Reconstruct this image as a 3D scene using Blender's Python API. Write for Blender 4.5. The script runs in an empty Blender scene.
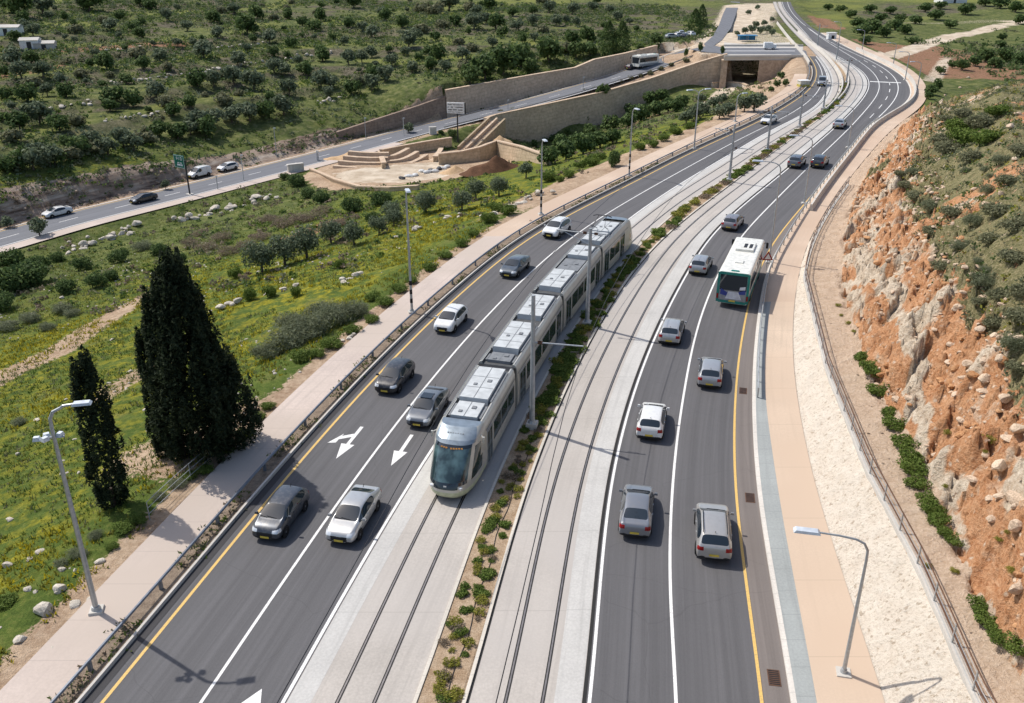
import bpy, bmesh, math, random
import numpy as np
from mathutils import Vector, Matrix
random.seed(7)
RNG = np.random.default_rng(11)
SC = bpy.context.scene
COL = SC.collection
# ------------------------------------------------------------------ camera
W, H, F = 1024.0, 703.0, 900.0
CAMH = 27.5
TH = math.atan(416.0/900.0)
ST, CT = math.sin(TH), math.cos(TH)
cam_d = bpy.data.cameras.new('camera'); cam = bpy.data.objects.new('camera', cam_d); COL.objects.link(cam)
cam.location = (0, 0, CAMH); cam.rotation_euler = (math.pi/2-TH, 0, 0)
cam_d.sensor_width = 36; cam_d.lens = F/W*36; cam_d.clip_start = .5; cam_d.clip_end = 4000
SC.camera = cam

def ray(px, py):
    u = (px-W/2)/F; v = (py-H/2)/F
    return Vector((u, CT-v*ST, -ST-v*CT))
def G(px, py, z=0.0):
    """world point where the sight line through a photo pixel meets the level z"""
    r = ray(px, py); t = (z-CAMH)/r.z
    return Vector((r.x*t, r.y*t, z))
# ------------------------------------------------------------------ light
SUN_EL, SUN_AZ = math.radians(53), math.radians(-56)   # azimuth from +Y towards +X
sd = Vector((math.sin(SUN_AZ)*math.cos(SUN_EL), math.cos(SUN_AZ)*math.cos(SUN_EL), math.sin(SUN_EL)))
sl = bpy.data.lights.new('sun', 'SUN'); so = bpy.data.objects.new('sun', sl); COL.objects.link(so)
sl.energy = 4.0; sl.angle = math.radians(.55); sl.color = (1, .955, .89)
so.rotation_euler = (-sd).to_track_quat('-Z', 'Y').to_euler()
wd = bpy.data.worlds.new('World'); SC.world = wd; wd.use_nodes = True
nt = wd.node_tree; nt.nodes.clear()
sky = nt.nodes.new('ShaderNodeTexSky'); sky.sky_type = 'NISHITA'; sky.sun_disc = False
sky.sun_elevation = SUN_EL; sky.sun_rotation = SUN_AZ; sky.dust_density = 2.0; sky.air_density = 1.0
bg = nt.nodes.new('ShaderNodeBackground'); bg.inputs[1].default_value = .145
ow = nt.nodes.new('ShaderNodeOutputWorld')
nt.links.new(sky.outputs[0], bg.inputs[0]); nt.links.new(bg.outputs[0], ow.inputs[0])
SC.view_settings.view_transform = 'Standard'; SC.view_settings.look = 'None'
SC.view_settings.exposure = 0.0; SC.view_settings.gamma = 1
SC.cycles.max_bounces = 5; SC.cycles.diffuse_bounces = 2; SC.cycles.glossy_bounces = 2
SC.cycles.transmission_bounces = 2; SC.cycles.transparent_max_bounces = 4
SC.cycles.use_denoising = True
# ------------------------------------------------------------------ numpy noise
def _hash(ix, iy, seed):
    h = (ix.astype(np.int64)*374761393 + iy.astype(np.int64)*668265263 + seed*1442695041) & 0xFFFFFFFF
    h = ((h ^ (h >> 13))*1274126177) & 0xFFFFFFFF
    h = h ^ (h >> 16)
    return (h & 0xFFFF)/65535.0
def vnoise(x, y, seed=0):
    x = np.asarray(x, float); y = np.asarray(y, float)
    ix = np.floor(x); iy = np.floor(y); fx = x-ix; fy = y-iy
    fx = fx*fx*(3-2*fx); fy = fy*fy*(3-2*fy)
    a = _hash(ix, iy, seed); b = _hash(ix+1, iy, seed); c = _hash(ix, iy+1, seed); d = _hash(ix+1, iy+1, seed)
    return (a*(1-fx)+b*fx)*(1-fy)+(c*(1-fx)+d*fx)*fy
def fbm(x, y, seed=0, octv=4):
    s = 0; a = .5; t = 0
    for k in range(octv):
        s = s+a*vnoise(x, y, seed+k*17); t += a; a *= .5; x = x*2.03+5.1; y = y*2.03+1.7
    return s/t
def worley(x, y, seed=0):
    """distance to nearest feature point, and the cell's own random number"""
    x = np.asarray(x, float); y = np.asarray(y, float)
    ix = np.floor(x); iy = np.floor(y)
    best = np.full(x.shape, 9.0); cell = np.zeros(x.shape); second = np.full(x.shape, 9.0)
    for dx in (-1, 0, 1):
        for dy in (-1, 0, 1):
            jx = ix+dx; jy = iy+dy
            d = np.hypot(jx+_hash(jx, jy, seed)-x, jy+_hash(jx, jy, seed+99)-y)
            r = _hash(jx, jy, seed+7)
            nb = d < best
            second = np.where(nb, best, np.minimum(second, d))
            cell = np.where(nb, r, cell); best = np.where(nb, d, best)
    return best, second, cell
def sstep(a, b, x):
    t = np.clip((np.asarray(x, float)-a)/(b-a), 0, 1); return t*t*(3-2*t)
# ------------------------------------------------------------------ materials
MATS = {}
class NT:
    def __init__(s, name):
        s.m = bpy.data.materials.new(name); s.m.use_nodes = True; s.t = s.m.node_tree; s.t.nodes.clear()
        s.out = s.n('OutputMaterial'); s.b = s.n('BsdfPrincipled'); s.l(s.b.outputs[0], s.out.inputs[0])
        s.b.inputs['Specular IOR Level'].default_value = .3
    def n(s, t, **kw):
        x = s.t.nodes.new('ShaderNode'+t)
        for k, v in kw.items(): setattr(x, k, v)
        return x
    def l(s, a, b): s.t.links.new(a, b)
    def pos(s):
        if not hasattr(s, '_p'): s._p = s.n('NewGeometry')
        return s._p.outputs['Position']
    def obj(s):
        if not hasattr(s, '_o'): s._o = s.n('TexCoord')
        return s._o.outputs['Object']
    def noise(s, scale, detail=3, rough=.55, vec=None, dist=0):
        x = s.n('TexNoise'); x.inputs['Scale'].default_value = scale; x.inputs['Detail'].default_value = detail
        x.inputs['Roughness'].default_value = rough; x.inputs['Distortion'].default_value = dist
        s.l(vec if vec is not None else s.pos(), x.inputs['Vector'])
        r = s.n('MapRange'); r.inputs[1].default_value = .5-.5/1.55; r.inputs[2].default_value = .5+.5/1.55; s.l(x.outputs['Fac'], r.inputs[0]); return r.outputs[0]
    def ramp(s, f, stops):
        r = s.n('ValToRGB'); el = r.color_ramp.elements
        while len(el) < len(stops): el.new(.5)
        for e, (p, c) in zip(el, stops):
            e.position = p; e.color = (*c, 1) if len(c) == 3 else c
        s.l(f, r.inputs[0]); return r.outputs[0]
    def mix(s, f, a, b, mode='MIX'):
        x = s.n('Mix', data_type='RGBA', blend_type=mode)
        for sock, v in ((x.inputs[0], f), (x.inputs[6], a), (x.inputs[7], b)):
            if isinstance(v, (int, float)): sock.default_value = v
            elif isinstance(v, tuple): sock.default_value = (*v, 1)
            else: s.l(v, sock)
        return x.outputs[2]
    def math(s, op, a, b=0.0):
        x = s.n('Math', operation=op)
        for i, v in enumerate((a, b)):
            if isinstance(v, (int, float)): x.inputs[i].default_value = v
            else: s.l(v, x.inputs[i])
        return x.outputs[0]
    def base(s, c):
        if isinstance(c, tuple): s.b.inputs['Base Color'].default_value = (*c, 1)
        else: s.l(c, s.b.inputs['Base Color'])
        return s
    def set(s, rough=.6, metal=0, spec=None, coat=None):
        s.b.inputs['Roughness'].default_value = rough; s.b.inputs['Metallic'].default_value = metal
        if spec is not None: s.b.inputs['Specular IOR Level'].default_value = spec
        if coat: s.b.inputs['Coat Weight'].default_value = coat; s.b.inputs['Coat Roughness'].default_value = .06
        return s
    def bump(s, h, strength=.4, dist=.05):
        b = s.n('Bump'); b.inputs['Strength'].default_value = strength; b.inputs['Distance'].default_value = dist
        s.l(h, b.inputs['Height']); s.l(b.outputs[0], s.b.inputs['Normal']); return s
    def done(s, key): MATS[key] = s.m; return s.m

def simple(key, c, rough=.6, metal=0, var=.12, scale=3.0, coat=None, spec=None):
    """a plain material with slight mottling of its own"""
    k = NT(key); f = k.noise(scale, 4)
    lo = tuple(max(0, v*(1-var)) for v in c); hi = tuple(min(1, v*(1+var)) for v in c)
    k.base(k.ramp(f, [(.3, lo), (.7, hi)])).set(rough, metal, spec, coat)
    return k.done(key)

def m_asphalt(key, c, tint=(1, 1, 1)):
    k = NT(key)
    big = k.noise(.12, 3); mid = k.noise(1.1, 3); fine = k.noise(28, 2, .7)
    base = k.ramp(big, [(.25, tuple(v*.86 for v in c)), (.75, tuple(v*1.12 for v in c))])
    base = k.mix(k.ramp(mid, [(.35, (0, 0, 0)), (.75, (.5, .5, .5))]), base, tuple(v*1.12 for v in c))
    base = k.mix(.35, base, k.ramp(fine, [(.3, tuple(v*.55 for v in c)), (.7, tuple(v*1.5 for v in c))]))
    # worn wheel tracks, long repaired seams and oil darkened lane centres follow the lane (UV.x across, UV.y along)
    uv = k.n('UVMap').outputs[0]; sp = k.n('SeparateXYZ'); k.l(uv, sp.inputs[0])
    mp = k.n('Combine' 'XYZ'); k.l(k.math('MULTIPLY', sp.outputs[0], 1.6), mp.inputs[0]); k.l(k.math('MULTIPLY', sp.outputs[1], .02), mp.inputs[1])
    streak = k.noise(2.2, 4, .6, mp.outputs[0])
    base = k.mix(.55, base, k.ramp(streak, [(.3, tuple(v*.8 for v in c)), (.7, tuple(v*1.2 for v in c))]))
    tr = k.math('ABSOLUTE', k.math('SINE', k.math('MULTIPLY', sp.outputs[0], math.pi/1.75)))
    base = k.mix(k.math('MULTIPLY', tr, .22), base, tuple(v*.68 for v in c))
    cr = k.n('TexVoronoi', feature='DISTANCE_TO_EDGE'); cr.inputs['Scale'].default_value = .14
    wob = k.n('VectorMath', operation='ADD'); nn = k.n('TexNoise'); nn.inputs['Scale'].default_value = .5; k.l(k.pos(), nn.inputs['Vector'])
    k.l(k.pos(), wob.inputs[0]); k.l(nn.outputs['Color'], wob.inputs[1]); k.l(wob.outputs[0], cr.inputs['Vector'])
    base = k.mix(k.ramp(cr.outputs['Distance'], [(0, (.22, .22, .22)), (.004, (0, 0, 0))]), base, tuple(v*.4 for v in c))
    k.base(base).set(.82).bump(fine, .25, .01)
    return k.done(key)
m_asphalt('asphalt', (.118, .115, .118))
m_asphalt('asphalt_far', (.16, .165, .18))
m_asphalt('asphalt_shoulder', (.19, .165, .15))

def m_concrete(key, c, joint=None, warm=None):
    k = NT(key)
    big = k.noise(.25, 4); fine = k.noise(9, 4, .65)
    b = k.ramp(big, [(.25, tuple(v*.85 for v in c)), (.75, tuple(v*1.1 for v in c))])
    b = k.mix(.4, b, k.ramp(fine, [(.3, tuple(v*.8 for v in c)), (.7, tuple(v*1.14 for v in c))]))
    uv = k.n('UVMap').outputs[0]; sp = k.n('SeparateXYZ'); k.l(uv, sp.inputs[0])
    mp = k.n('CombineXYZ'); k.l(k.math('MULTIPLY', sp.outputs[0], 2.0), mp.inputs[0]); k.l(k.math('MULTIPLY', sp.outputs[1], .05), mp.inputs[1])
    st = k.noise(1.6, 4, .6, mp.outputs[0])
    b = k.mix(k.ramp(st, [(.5, (0, 0, 0)), (.8, (.5, .5, .5))]), b, tuple(v*.72 for v in c))
    if warm:
        f = k.ramp(k.noise(.08, 2), [(.35, (0, 0, 0)), (.65, (1, 1, 1))]); b = k.mix(f, b, warm)
    if joint:
        fr = k.math('FRACT', k.math('DIVIDE', sp.outputs[1], joint))
        b = k.mix(k.math('MULTIPLY', k.math('LESS_THAN', fr, .04/joint), .45), b, tuple(v*.6 for v in c))
    k.base(b).set(.85).bump(fine, .2, .01)
    return k.done(key)
m_concrete('slab', (.47, .43, .385), joint=6.0, warm=(.45, .415, .38))
m_concrete('slab_pale', (.52, .505, .475), joint=6.0)
m_concrete('kerb', (.62, .57, .49), joint=1.0)
m_concrete('kerb_pale', (.66, .62, .56), joint=1.0)
m_concrete('pavement', (.55, .46, .40), joint=2.5, warm=(.50, .42, .355))
m_concrete('pavement_grey', (.34, .36, .35), joint=1.6)
m_concrete('pavement_tan', (.60, .475, .36), joint=5.0, warm=(.56, .43, .32))
m_concrete('concrete', (.55, .52, .47))
m_concrete('dust', (.60, .47, .36), warm=(.52, .39, .29))

def m_paint(key, c, wear=.6):
    k = NT(key); f = k.noise(14, 4, .7)
    k.base(k.mix(k.ramp(f, [(.48, (0, 0, 0)), (.85, (wear, wear, wear))]), c, (.16, .15, .145))).set(.6)
    return k.done(key)
m_paint('white_paint', (.82, .81, .78)); m_paint('yellow_paint', (.72, .47, .14))
m_asphalt('asphalt_dark', (.052, .050, .052))
simple('rail_blue', (.17, .195, .235), .4, .4)
simple('groove', (.022, .021, .02), .7); simple('rail_steel', (.30, .27, .25), .35, .7)
simple('galvanised', (.42, .44, .45), .45, .55, .1, 6); simple('pole_grey', (.36, .38, .39), .5, .3)
simple('dark_metal', (.05, .05, .055), .5, .3); simple('lamp_head', (.62, .66, .70), .35, .2)
simple('black', (.015, .015, .017), .6); simple('rubber', (.02, .02, .021), .85)
simple('white', (.80, .80, .78), .5); simple('sign_green', (.012, .17, .10), .5); simple('rust', (.13, .07, .045), .8, .2)
simple('glass_dark', (.018, .022, .024), .05, 0, .05, spec=.6)
simple('tyre', (.018, .018, .018), .9); simple('rim', (.45, .46, .47), .3, .8)
simple('red_lamp', (.28, .010, .01), .2); simple('head_lamp', (.75, .77, .78), .12, .2)
simple('plate', (.70, .52, .08), .5); simple('trim', (.022, .022, .024), .5)

# ------------------------------------------------------------------ mesh builder
class MB:
    def __init__(s): s.v = []; s.f = []; s.mi = []; s.uv = None
    def add(s, vs, fs, mi=0):
        o = len(s.v); s.v += [tuple(p) for p in vs]; s.f += [tuple(i+o for i in f) for f in fs]; s.mi += [mi]*len(fs)
        return s
    def quad(s, a, b, c, d, mi=0): return s.add([a, b, c, d], [(0, 1, 2, 3)], mi)
    def box(s, c, d, mi=0, rot=0, taper=1.0):
        x, y, z = (k/2 for k in d); t = taper
        ps = [(-x, -y, -z), (x, -y, -z), (x, y, -z), (-x, y, -z), (-x*t, -y*t, z), (x*t, -y*t, z), (x*t, y*t, z), (-x*t, y*t, z)]
        cr, sr = math.cos(rot), math.sin(rot)
        ps = [(c[0]+p[0]*cr-p[1]*sr, c[1]+p[0]*sr+p[1]*cr, c[2]+p[2]) for p in ps]
        return s.add(ps, [(0, 3, 2, 1), (4, 5, 6, 7), (0, 1, 5, 4), (1, 2, 6, 5), (2, 3, 7, 6), (3, 0, 4, 7)], mi)
    def tube(s, pts, r, n=8, mi=0, caps=True):
        pts = [Vector(p) for p in pts]; rs = r if isinstance(r, (list, tuple)) else [r]*len(pts)
        vs = []; up = Vector((0, 0, 1))
        for i, p in enumerate(pts):
            t = (pts[min(i+1, len(pts)-1)]-pts[max(i-1, 0)]).normalized()
            a = t.cross(up)
            if a.length < 1e-3: a = t.cross(Vector((0, 1, 0)))
            a.normalize(); b = t.cross(a)
            for k in range(n):
                w = 2*math.pi*k/n; vs.append(p+(a*math.cos(w)+b*math.sin(w))*rs[i])
        fs = [(i*n+k, i*n+(k+1) % n, (i+1)*n+(k+1) % n, (i+1)*n+k) for i in range(len(pts)-1) for k in range(n)]
        if caps: fs += [tuple(range(n)), tuple((len(pts)-1)*n+k for k in range(n))]
        return s.add(vs, fs, mi)
    def cyl(s, a, b, r, r2=None, n=12, mi=0): return s.tube([a, b], [r, r2 if r2 is not None else r], n, mi)
    def sweep(s, path, prof, mi=0, closed=True, caps=True):
        """profile [(across, up)] swept along a level-ish path"""
        pts = [Vector(p) for p in path]; n = len(prof); vs = []
        for i, p in enumerate(pts):
            t = pts[min(i+1, len(pts)-1)]-pts[max(i-1, 0)]; t.z = 0; t.normalize(); nrm = Vector((t.y, -t.x, 0))
            for (a, u) in prof: vs.append(p+nrm*a+Vector((0, 0, u)))
        m = n if closed else n-1
        fs = [(i*n+k, i*n+(k+1) % n, (i+1)*n+(k+1) % n, (i+1)*n+k) for i in range(len(pts)-1) for k in range(m)]
        if caps and closed: fs += [tuple(range(n)), tuple((len(pts)-1)*n+k for k in range(n))]
        return s.add(vs, fs, mi)
    def build(s, name, mats, parent=None, smooth=False, recalc=True, uvs=None):
        me = bpy.data.meshes.new(name); me.from_pydata(s.v, [], s.f)
        for m in (mats if isinstance(mats, (list, tuple)) else [mats]): me.materials.append(MATS[m] if isinstance(m, str) else m)
        if any(s.mi): me.polygons.foreach_set('material_index', s.mi)
        if uvs is not None:
            ul = me.uv_layers.new(name='UVMap'); idx = np.empty(len(me.loops), int); me.loops.foreach_get('vertex_index', idx)
            ul.data.foreach_set('uv', np.asarray(uvs, float)[idx].ravel())
        if recalc:
            bm = bmesh.new(); bm.from_mesh(me); bmesh.ops.recalc_face_normals(bm, faces=bm.faces); bm.to_mesh(me); bm.free()
        if smooth: me.polygons.foreach_set('use_smooth', [True]*len(me.polygons))
        me.update()
        o = bpy.data.objects.new(name, me); COL.objects.link(o)
        if parent is not None: o.parent = parent
        return o
def tag(o, label=None, cat=None, group=None, kind=None):
    for k, v in (('label', label), ('category', cat), ('group', group), ('kind', kind)):
        if v: o[k] = v
    return o
def empty(name, loc, rz=0, label=None, cat=None, group=None):
    o = bpy.data.objects.new(name, None); COL.objects.link(o); o.location = loc; o.rotation_euler = (0, 0, rz)
    return tag(o, label, cat, group)
def copy_tree(o, parent=None):
    c = o.copy(); COL.objects.link(c)
    if parent is not None: c.parent = parent
    for ch in list(o.children): copy_tree(ch, c)
    return c
# ------------------------------------------------------------------ earth, grass, rock (albedo masks come from vertex attributes)
def m_soil(key, a, b, scale=2.0):
    k = NT(key); f = k.noise(scale, 5, .65); g = k.noise(scale*9, 3, .7)
    c = k.mix(.4, k.ramp(f, [(.3, a), (.7, b)]), k.ramp(g, [(.3, tuple(v*.6 for v in a)), (.7, tuple(min(1, v*1.25) for v in b))]))
    k.base(c).set(.95, spec=.1).bump(g, .6, .04); return k.done(key)
m_soil('dirt_median', (.30, .20, .12), (.47, .36, .25), 1.6)
m_soil('dirt_verge', (.16, .12, .09), (.32, .25, .185), 2.5)
m_soil('dirt_brown', (.085, .045, .028), (.16, .085, .05), 1.2)
m_soil('dirt_sand', (.50, .33, .18), (.62, .44, .27), .8)
m_soil('stone', (.42, .37, .30), (.66, .60, .51), 1.5)
m_soil('stone_brown', (.20, .15, .115), (.42, .34, .27), 1.2)
m_soil('stone_warm', (.46, .33, .23), (.68, .54, .40), 1.5)

def m_ground():
    k = NT('ground')
    at = lambda nm: k.n('Attribute', attribute_name=nm).outputs['Fac']
    big = k.noise(.035, 4, .6); mid = k.noise(.35, 4, .6); fine = k.noise(2.6, 5, .7); vf = k.noise(11, 3, .7)
    grass = k.ramp(mid, [(.25, (.055, .085, .018)), (.45, (.088, .142, .024)), (.62, (.145, .19, .038)), (.8, (.24, .22, .075))])
    grass = k.mix(.45, grass, k.ramp(fine, [(.28, (.03, .055, .012)), (.5, (.10, .155, .03)), (.72, (.25, .25, .07))]))
    grass = k.mix(.3, grass, k.ramp(vf, [(.3, (.02, .035, .01)), (.7, (.14, .16, .045))]))
    yel = k.math('MULTIPLY', at('flower'), k.ramp(k.noise(.9, 4, .65), [(.42, (0, 0, 0)), (.62, (1, 1, 1))]))
    grass = k.mix(k.math('MULTIPLY', yel, .85), grass, k.ramp(fine, [(.3, (.20, .19, .02)), (.7, (.46, .38, .03))]))
    far = k.ramp(mid, [(.2, (.05, .068, .024)), (.5, (.115, .145, .04)), (.8, (.24, .24, .075))])
    far = k.mix(.5, far, k.ramp(k.noise(.8, 5, .7), [(.3, (.028, .042, .018)), (.5, (.10, .12, .04)), (.75, (.28, .25, .14))]))
    c = k.mix(at('wild'), grass, far)
    c = k.mix(k.math('MULTIPLY', at('tread'), k.ramp(k.noise(.05, 3), [(.35, (0, 0, 0)), (.65, (.8, .8, .8))])), c, k.ramp(fine, [(.25, (.11, .135, .03)), (.7, (.27, .27, .075))]))
    ris = k.mix(.5, k.ramp(fine, [(.3, (.03, .035, .018)), (.55, (.12, .105, .07)), (.75, (.42, .37, .29))]), k.ramp(mid, [(.3, (.05, .05, .028)), (.7, (.20, .17, .115))]))
    c = k.mix(k.math('MULTIPLY', at('riser'), k.ramp(k.noise(.12, 3), [(.4, (.15, .15, .15)), (.6, (1, 1, 1))])), c, ris)
    dirt = k.mix(.5, k.ramp(mid, [(.3, (.34, .23, .15)), (.7, (.56, .42, .29))]), k.ramp(fine, [(.3, (.28, .18, .11)), (.7, (.60, .46, .33))]))
    edge = k.math('ADD', at('dirt'), k.math('MULTIPLY', k.math('SUBTRACT', fine, .5), 1.1))
    c = k.mix(k.ramp(edge, [(.42, (0, 0, 0)), (.58, (1, 1, 1))]), c, dirt)
    # reddish field soil
    red = k.ramp(fine, [(.3, (.20, .105, .062)), (.7, (.36, .21, .13))])
    edge = k.math('ADD', at('red'), k.math('MULTIPLY', k.math('SUBTRACT', mid, .5), .9))
    c = k.mix(k.ramp(edge, [(.45, (0, 0, 0)), (.6, (1, 1, 1))]), c, red)
    pal = k.ramp(mid, [(.3, (.50, .40, .29)), (.7, (.70, .60, .47))])
    edge = k.math('ADD', at('pale'), k.math('MULTIPLY', k.math('SUBTRACT', fine, .5), .7))
    c = k.mix(k.ramp(edge, [(.45, (0, 0, 0)), (.6, (1, 1, 1))]), c, pal)
    # bare cut rock beside the far road: layered
    sp = k.n('SeparateXYZ'); k.l(k.pos(), sp.inputs[0])
    cm = k.n('CombineXYZ'); k.l(k.math('MULTIPLY', sp.outputs[0], .12), cm.inputs[0]); k.l(k.math('MULTIPLY', sp.outputs[1], .12), cm.inputs[1]); k.l(k.math('MULTIPLY', sp.outputs[2], 1.1), cm.inputs[2])
    lay = k.noise(1.2, 5, .65, cm.outputs[0])
    rock = k.ramp(lay, [(.28, (.12, .085, .065)), (.43, (.27, .20, .155)), (.58, (.38, .295, .23)), (.75, (.52, .44, .36))])
    edge = k.math('ADD', at('rock'), k.math('MULTIPLY', k.math('SUBTRACT', mid, .5), 1.0))
    c = k.mix(k.ramp(edge, [(.45, (0, 0, 0)), (.58, (1, 1, 1))]), c, rock)
    k.base(c).set(.95, spec=.08)
    h = k.math('ADD', k.math('MULTIPLY', fine, .7), vf)
    k.bump(h, .8, .12); k.done('ground')
m_ground()

def m_cut():
    """the orange rock cut: oxide clay, cream limestone, grey green scrub on top"""
    k = NT('rock_cut')
    at = lambda nm: k.n('Attribute', attribute_name=nm).outputs['Fac']
    big = k.noise(.22, 4, .6, dist=.6); mid = k.noise(1.3, 5, .65, dist=.4); fine = k.noise(6.5, 5, .7)
    org = k.ramp(mid, [(.25, (.34, .13, .05)), (.5, (.53, .25, .11)), (.75, (.66, .40, .22))])
    st = k.n('Mapping'); st.inputs['Rotation'].default_value = (.5, .35, -.5); st.inputs['Scale'].default_value = (.35, .9, 2.6); k.l(k.pos(), st.inputs[0])
    lay = k.noise(.8, 5, .62, st.outputs[0], dist=.5)
    org = k.mix(.6, org, k.ramp(lay, [(.2, (.28, .10, .035)), (.42, (.53, .25, .105)), (.6, (.64, .35, .18)), (.85, (.74, .54, .37))]))
    org = k.mix(.4, org, k.ramp(fine, [(.3, (.28, .11, .05)), (.7, (.68, .43, .27))]))
    lime = k.mix(.5, k.ramp(mid, [(.3, (.46, .35, .24)), (.7, (.74, .64, .50))]), k.ramp(fine, [(.3, (.42, .31, .21)), (.7, (.76, .66, .53))]))
    e = k.math('ADD', at('lime'), k.math('MULTIPLY', k.math('SUBTRACT', big, .5), 1.6))
    c = k.mix(k.ramp(e, [(.44, (0, 0, 0)), (.62, (1, 1, 1))]), org, lime)
    fl = k.n('TexVoronoi'); fl.inputs['Scale'].default_value = 2.6; k.l(k.pos(), fl.inputs['Vector'])
    fsel = k.n('SeparateColor'); k.l(fl.outputs['Color'], fsel.inputs[0])
    c = k.mix(k.math('MULTIPLY', k.math('GREATER_THAN', fsel.outputs[0], .72), k.ramp(fl.outputs['Distance'], [(.15, (.7, .7, .7)), (.40, (0, 0, 0))])), c, k.ramp(fine, [(.3, (.50, .39, .28)), (.7, (.78, .68, .55))]))
    c = k.mix(k.ramp(k.noise(2.4, 5, .75, dist=1.2), [(.26, (.7, .7, .7)), (.38, (0, 0, 0))]), c, (.20, .09, .04))
    bench = k.mix(.5, k.ramp(mid, [(.3, (.50, .36, .25)), (.7, (.66, .51, .38))]), k.ramp(fine, [(.3, (.42, .29, .19)), (.7, (.68, .54, .41))]))
    e = k.math('ADD', at('bench'), k.math('MULTIPLY', k.math('SUBTRACT', mid, .5), .6))
    c = k.mix(k.ramp(e, [(.42, (0, 0, 0)), (.6, (1, 1, 1))]), c, bench)
    bank = k.mix(.5, k.ramp(mid, [(.3, (.62, .52, .41)), (.7, (.76, .68, .57))]), k.ramp(fine, [(.22, (.44, .35, .26)), (.5, (.80, .72, .61))]))
    spots = k.noise(3.4, 3, .6)
    bank = k.mix(k.ramp(spots, [(.66, (0, 0, 0)), (.72, (.7, .7, .7))]), bank, (.40, .31, .22))
    e = k.math('ADD', at('bank'), k.math('MULTIPLY', k.math('SUBTRACT', mid, .5), .5))
    c = k.mix(k.ramp(e, [(.42, (0, 0, 0)), (.58, (1, 1, 1))]), c, bank)
    gr = k.ramp(mid, [(.25, (.085, .09, .045)), (.5, (.19, .18, .08)), (.75, (.34, .28, .15))])
    gr = k.mix(.5, gr, k.ramp(fine, [(.3, (.06, .07, .035)), (.5, (.20, .18, .09)), (.7, (.44, .36, .24))]))
    e = k.math('ADD', at('scrub'), k.math('MULTIPLY', k.math('SUBTRACT', mid, .5), 1.5))
    c = k.mix(k.ramp(e, [(.46, (0, 0, 0)), (.58, (1, 1, 1))]), c, gr)
    k.base(c).set(.95, spec=.08); k.bump(k.math('ADD', fine, k.math('MULTIPLY', mid, 1.2)), .9, .14); k.done('rock_cut')
m_cut()

def m_wall(key, a, b, course=.5):
    """coursed stone facing: UV.x metres along, UV.y metres up"""
    k = NT(key); uv = k.n('UVMap').outputs[0]
    br = k.n('TexBrick'); k.l(uv, br.inputs['Vector']); br.inputs['Scale'].default_value = 1.0
    br.inputs['Brick Width'].default_value = course*2.4; br.inputs['Row Height'].default_value = course
    br.inputs['Mortar Size'].default_value = .035; br.inputs['Mortar Smooth'].default_value = .2
    br.inputs['Color1'].default_value = (*a, 1); br.inputs['Color2'].default_value = (*b, 1); br.inputs['Mortar'].default_value = (*(v*.6 for v in a), 1)
    f = k.noise(.12, 4); g = k.noise(1.6, 4, .65)
    c = k.mix(k.ramp(f, [(.35, (0, 0, 0)), (.7, (.6, .6, .6))]), br.outputs[0], tuple(v*.72 for v in a))
    c = k.mix(.3, c, k.ramp(g, [(.3, tuple(v*.6 for v in a)), (.7, tuple(min(1, v*1.3) for v in b))]))
    k.base(c).set(.9, spec=.1); k.bump(br.outputs['Fac'], -.5, .04); return k.done(key)
m_wall('wall_stone', (.58, .445, .33), (.68, .54, .41), .8)
m_wall('wall_dark', (.27, .20, .155), (.36, .275, .215), .7)
m_wall('wall_sand', (.52, .40, .27), (.62, .49, .34), .6)

def m_leaf(key, dark, mid, light, clump=1.0):
    k = NT(key)
    rnd = k.n('NewGeometry').outputs['Random Per Island']
    ob = k.n('ObjectInfo').outputs['Random']
    c = k.ramp(rnd, [(0, dark), (.55, mid), (1, light)])
    nz = k.noise(clump, 3, .6)
    c = k.mix(k.ramp(nz, [(.35, (0, 0, 0)), (.7, (.75, .75, .75))]), c, k.ramp(rnd, [(0, mid), (1, light)]))
    c = k.mix(k.math('MULTIPLY', ob, .35), c, mid)
    k.base(c).set(.75, spec=.15)
    tr = k.n('BsdfTranslucent'); k.l(c, tr.inputs[0]); ms = k.n('MixShader'); ms.inputs[0].default_value = .35
    k.l(k.b.outputs[0], ms.inputs[1]); k.l(tr.outputs[0], ms.inputs[2]); k.l(ms.outputs[0], k.out.inputs[0])
    return k.done(key)
m_leaf('leaf_olive', (0.062, 0.084, 0.046), (0.130, 0.164, 0.095), (0.263, 0.305, 0.199))
m_leaf('leaf_dark', (0.035, 0.063, 0.022), (0.080, 0.128, 0.041), (0.171, 0.234, 0.080))
m_leaf('leaf_cypress', (.010, .019, .009), (.023, .036, .018), (.058, .074, .036), 1.5)
m_leaf('leaf_green', (0.048, 0.088, 0.016), (0.112, 0.168, 0.032), (0.208, 0.264, 0.064))

m_leaf('leaf_dry', (0.125, 0.094, 0.062), (0.225, 0.175, 0.125), (0.350, 0.288, 0.213))
m_leaf('leaf_lime', (0.108, 0.121, 0.020), (0.216, 0.223, 0.041), (0.405, 0.365, 0.068))
m_leaf('leaf_flower', (0.184, 0.172, 0.017), (0.391, 0.333, 0.023), (0.632, 0.517, 0.034))
m_leaf('leaf_scrub', (0.090, 0.100, 0.057), (0.178, 0.187, 0.103), (0.304, 0.294, 0.178))
simple('bark', (.13, .10, .075), .9); simple('bark_dark', (.06, .045, .035), .9)
m_leaf('leaf_grey', (0.091, 0.107, 0.058), (0.163, 0.185, 0.104), (0.286, 0.305, 0.195))
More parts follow.
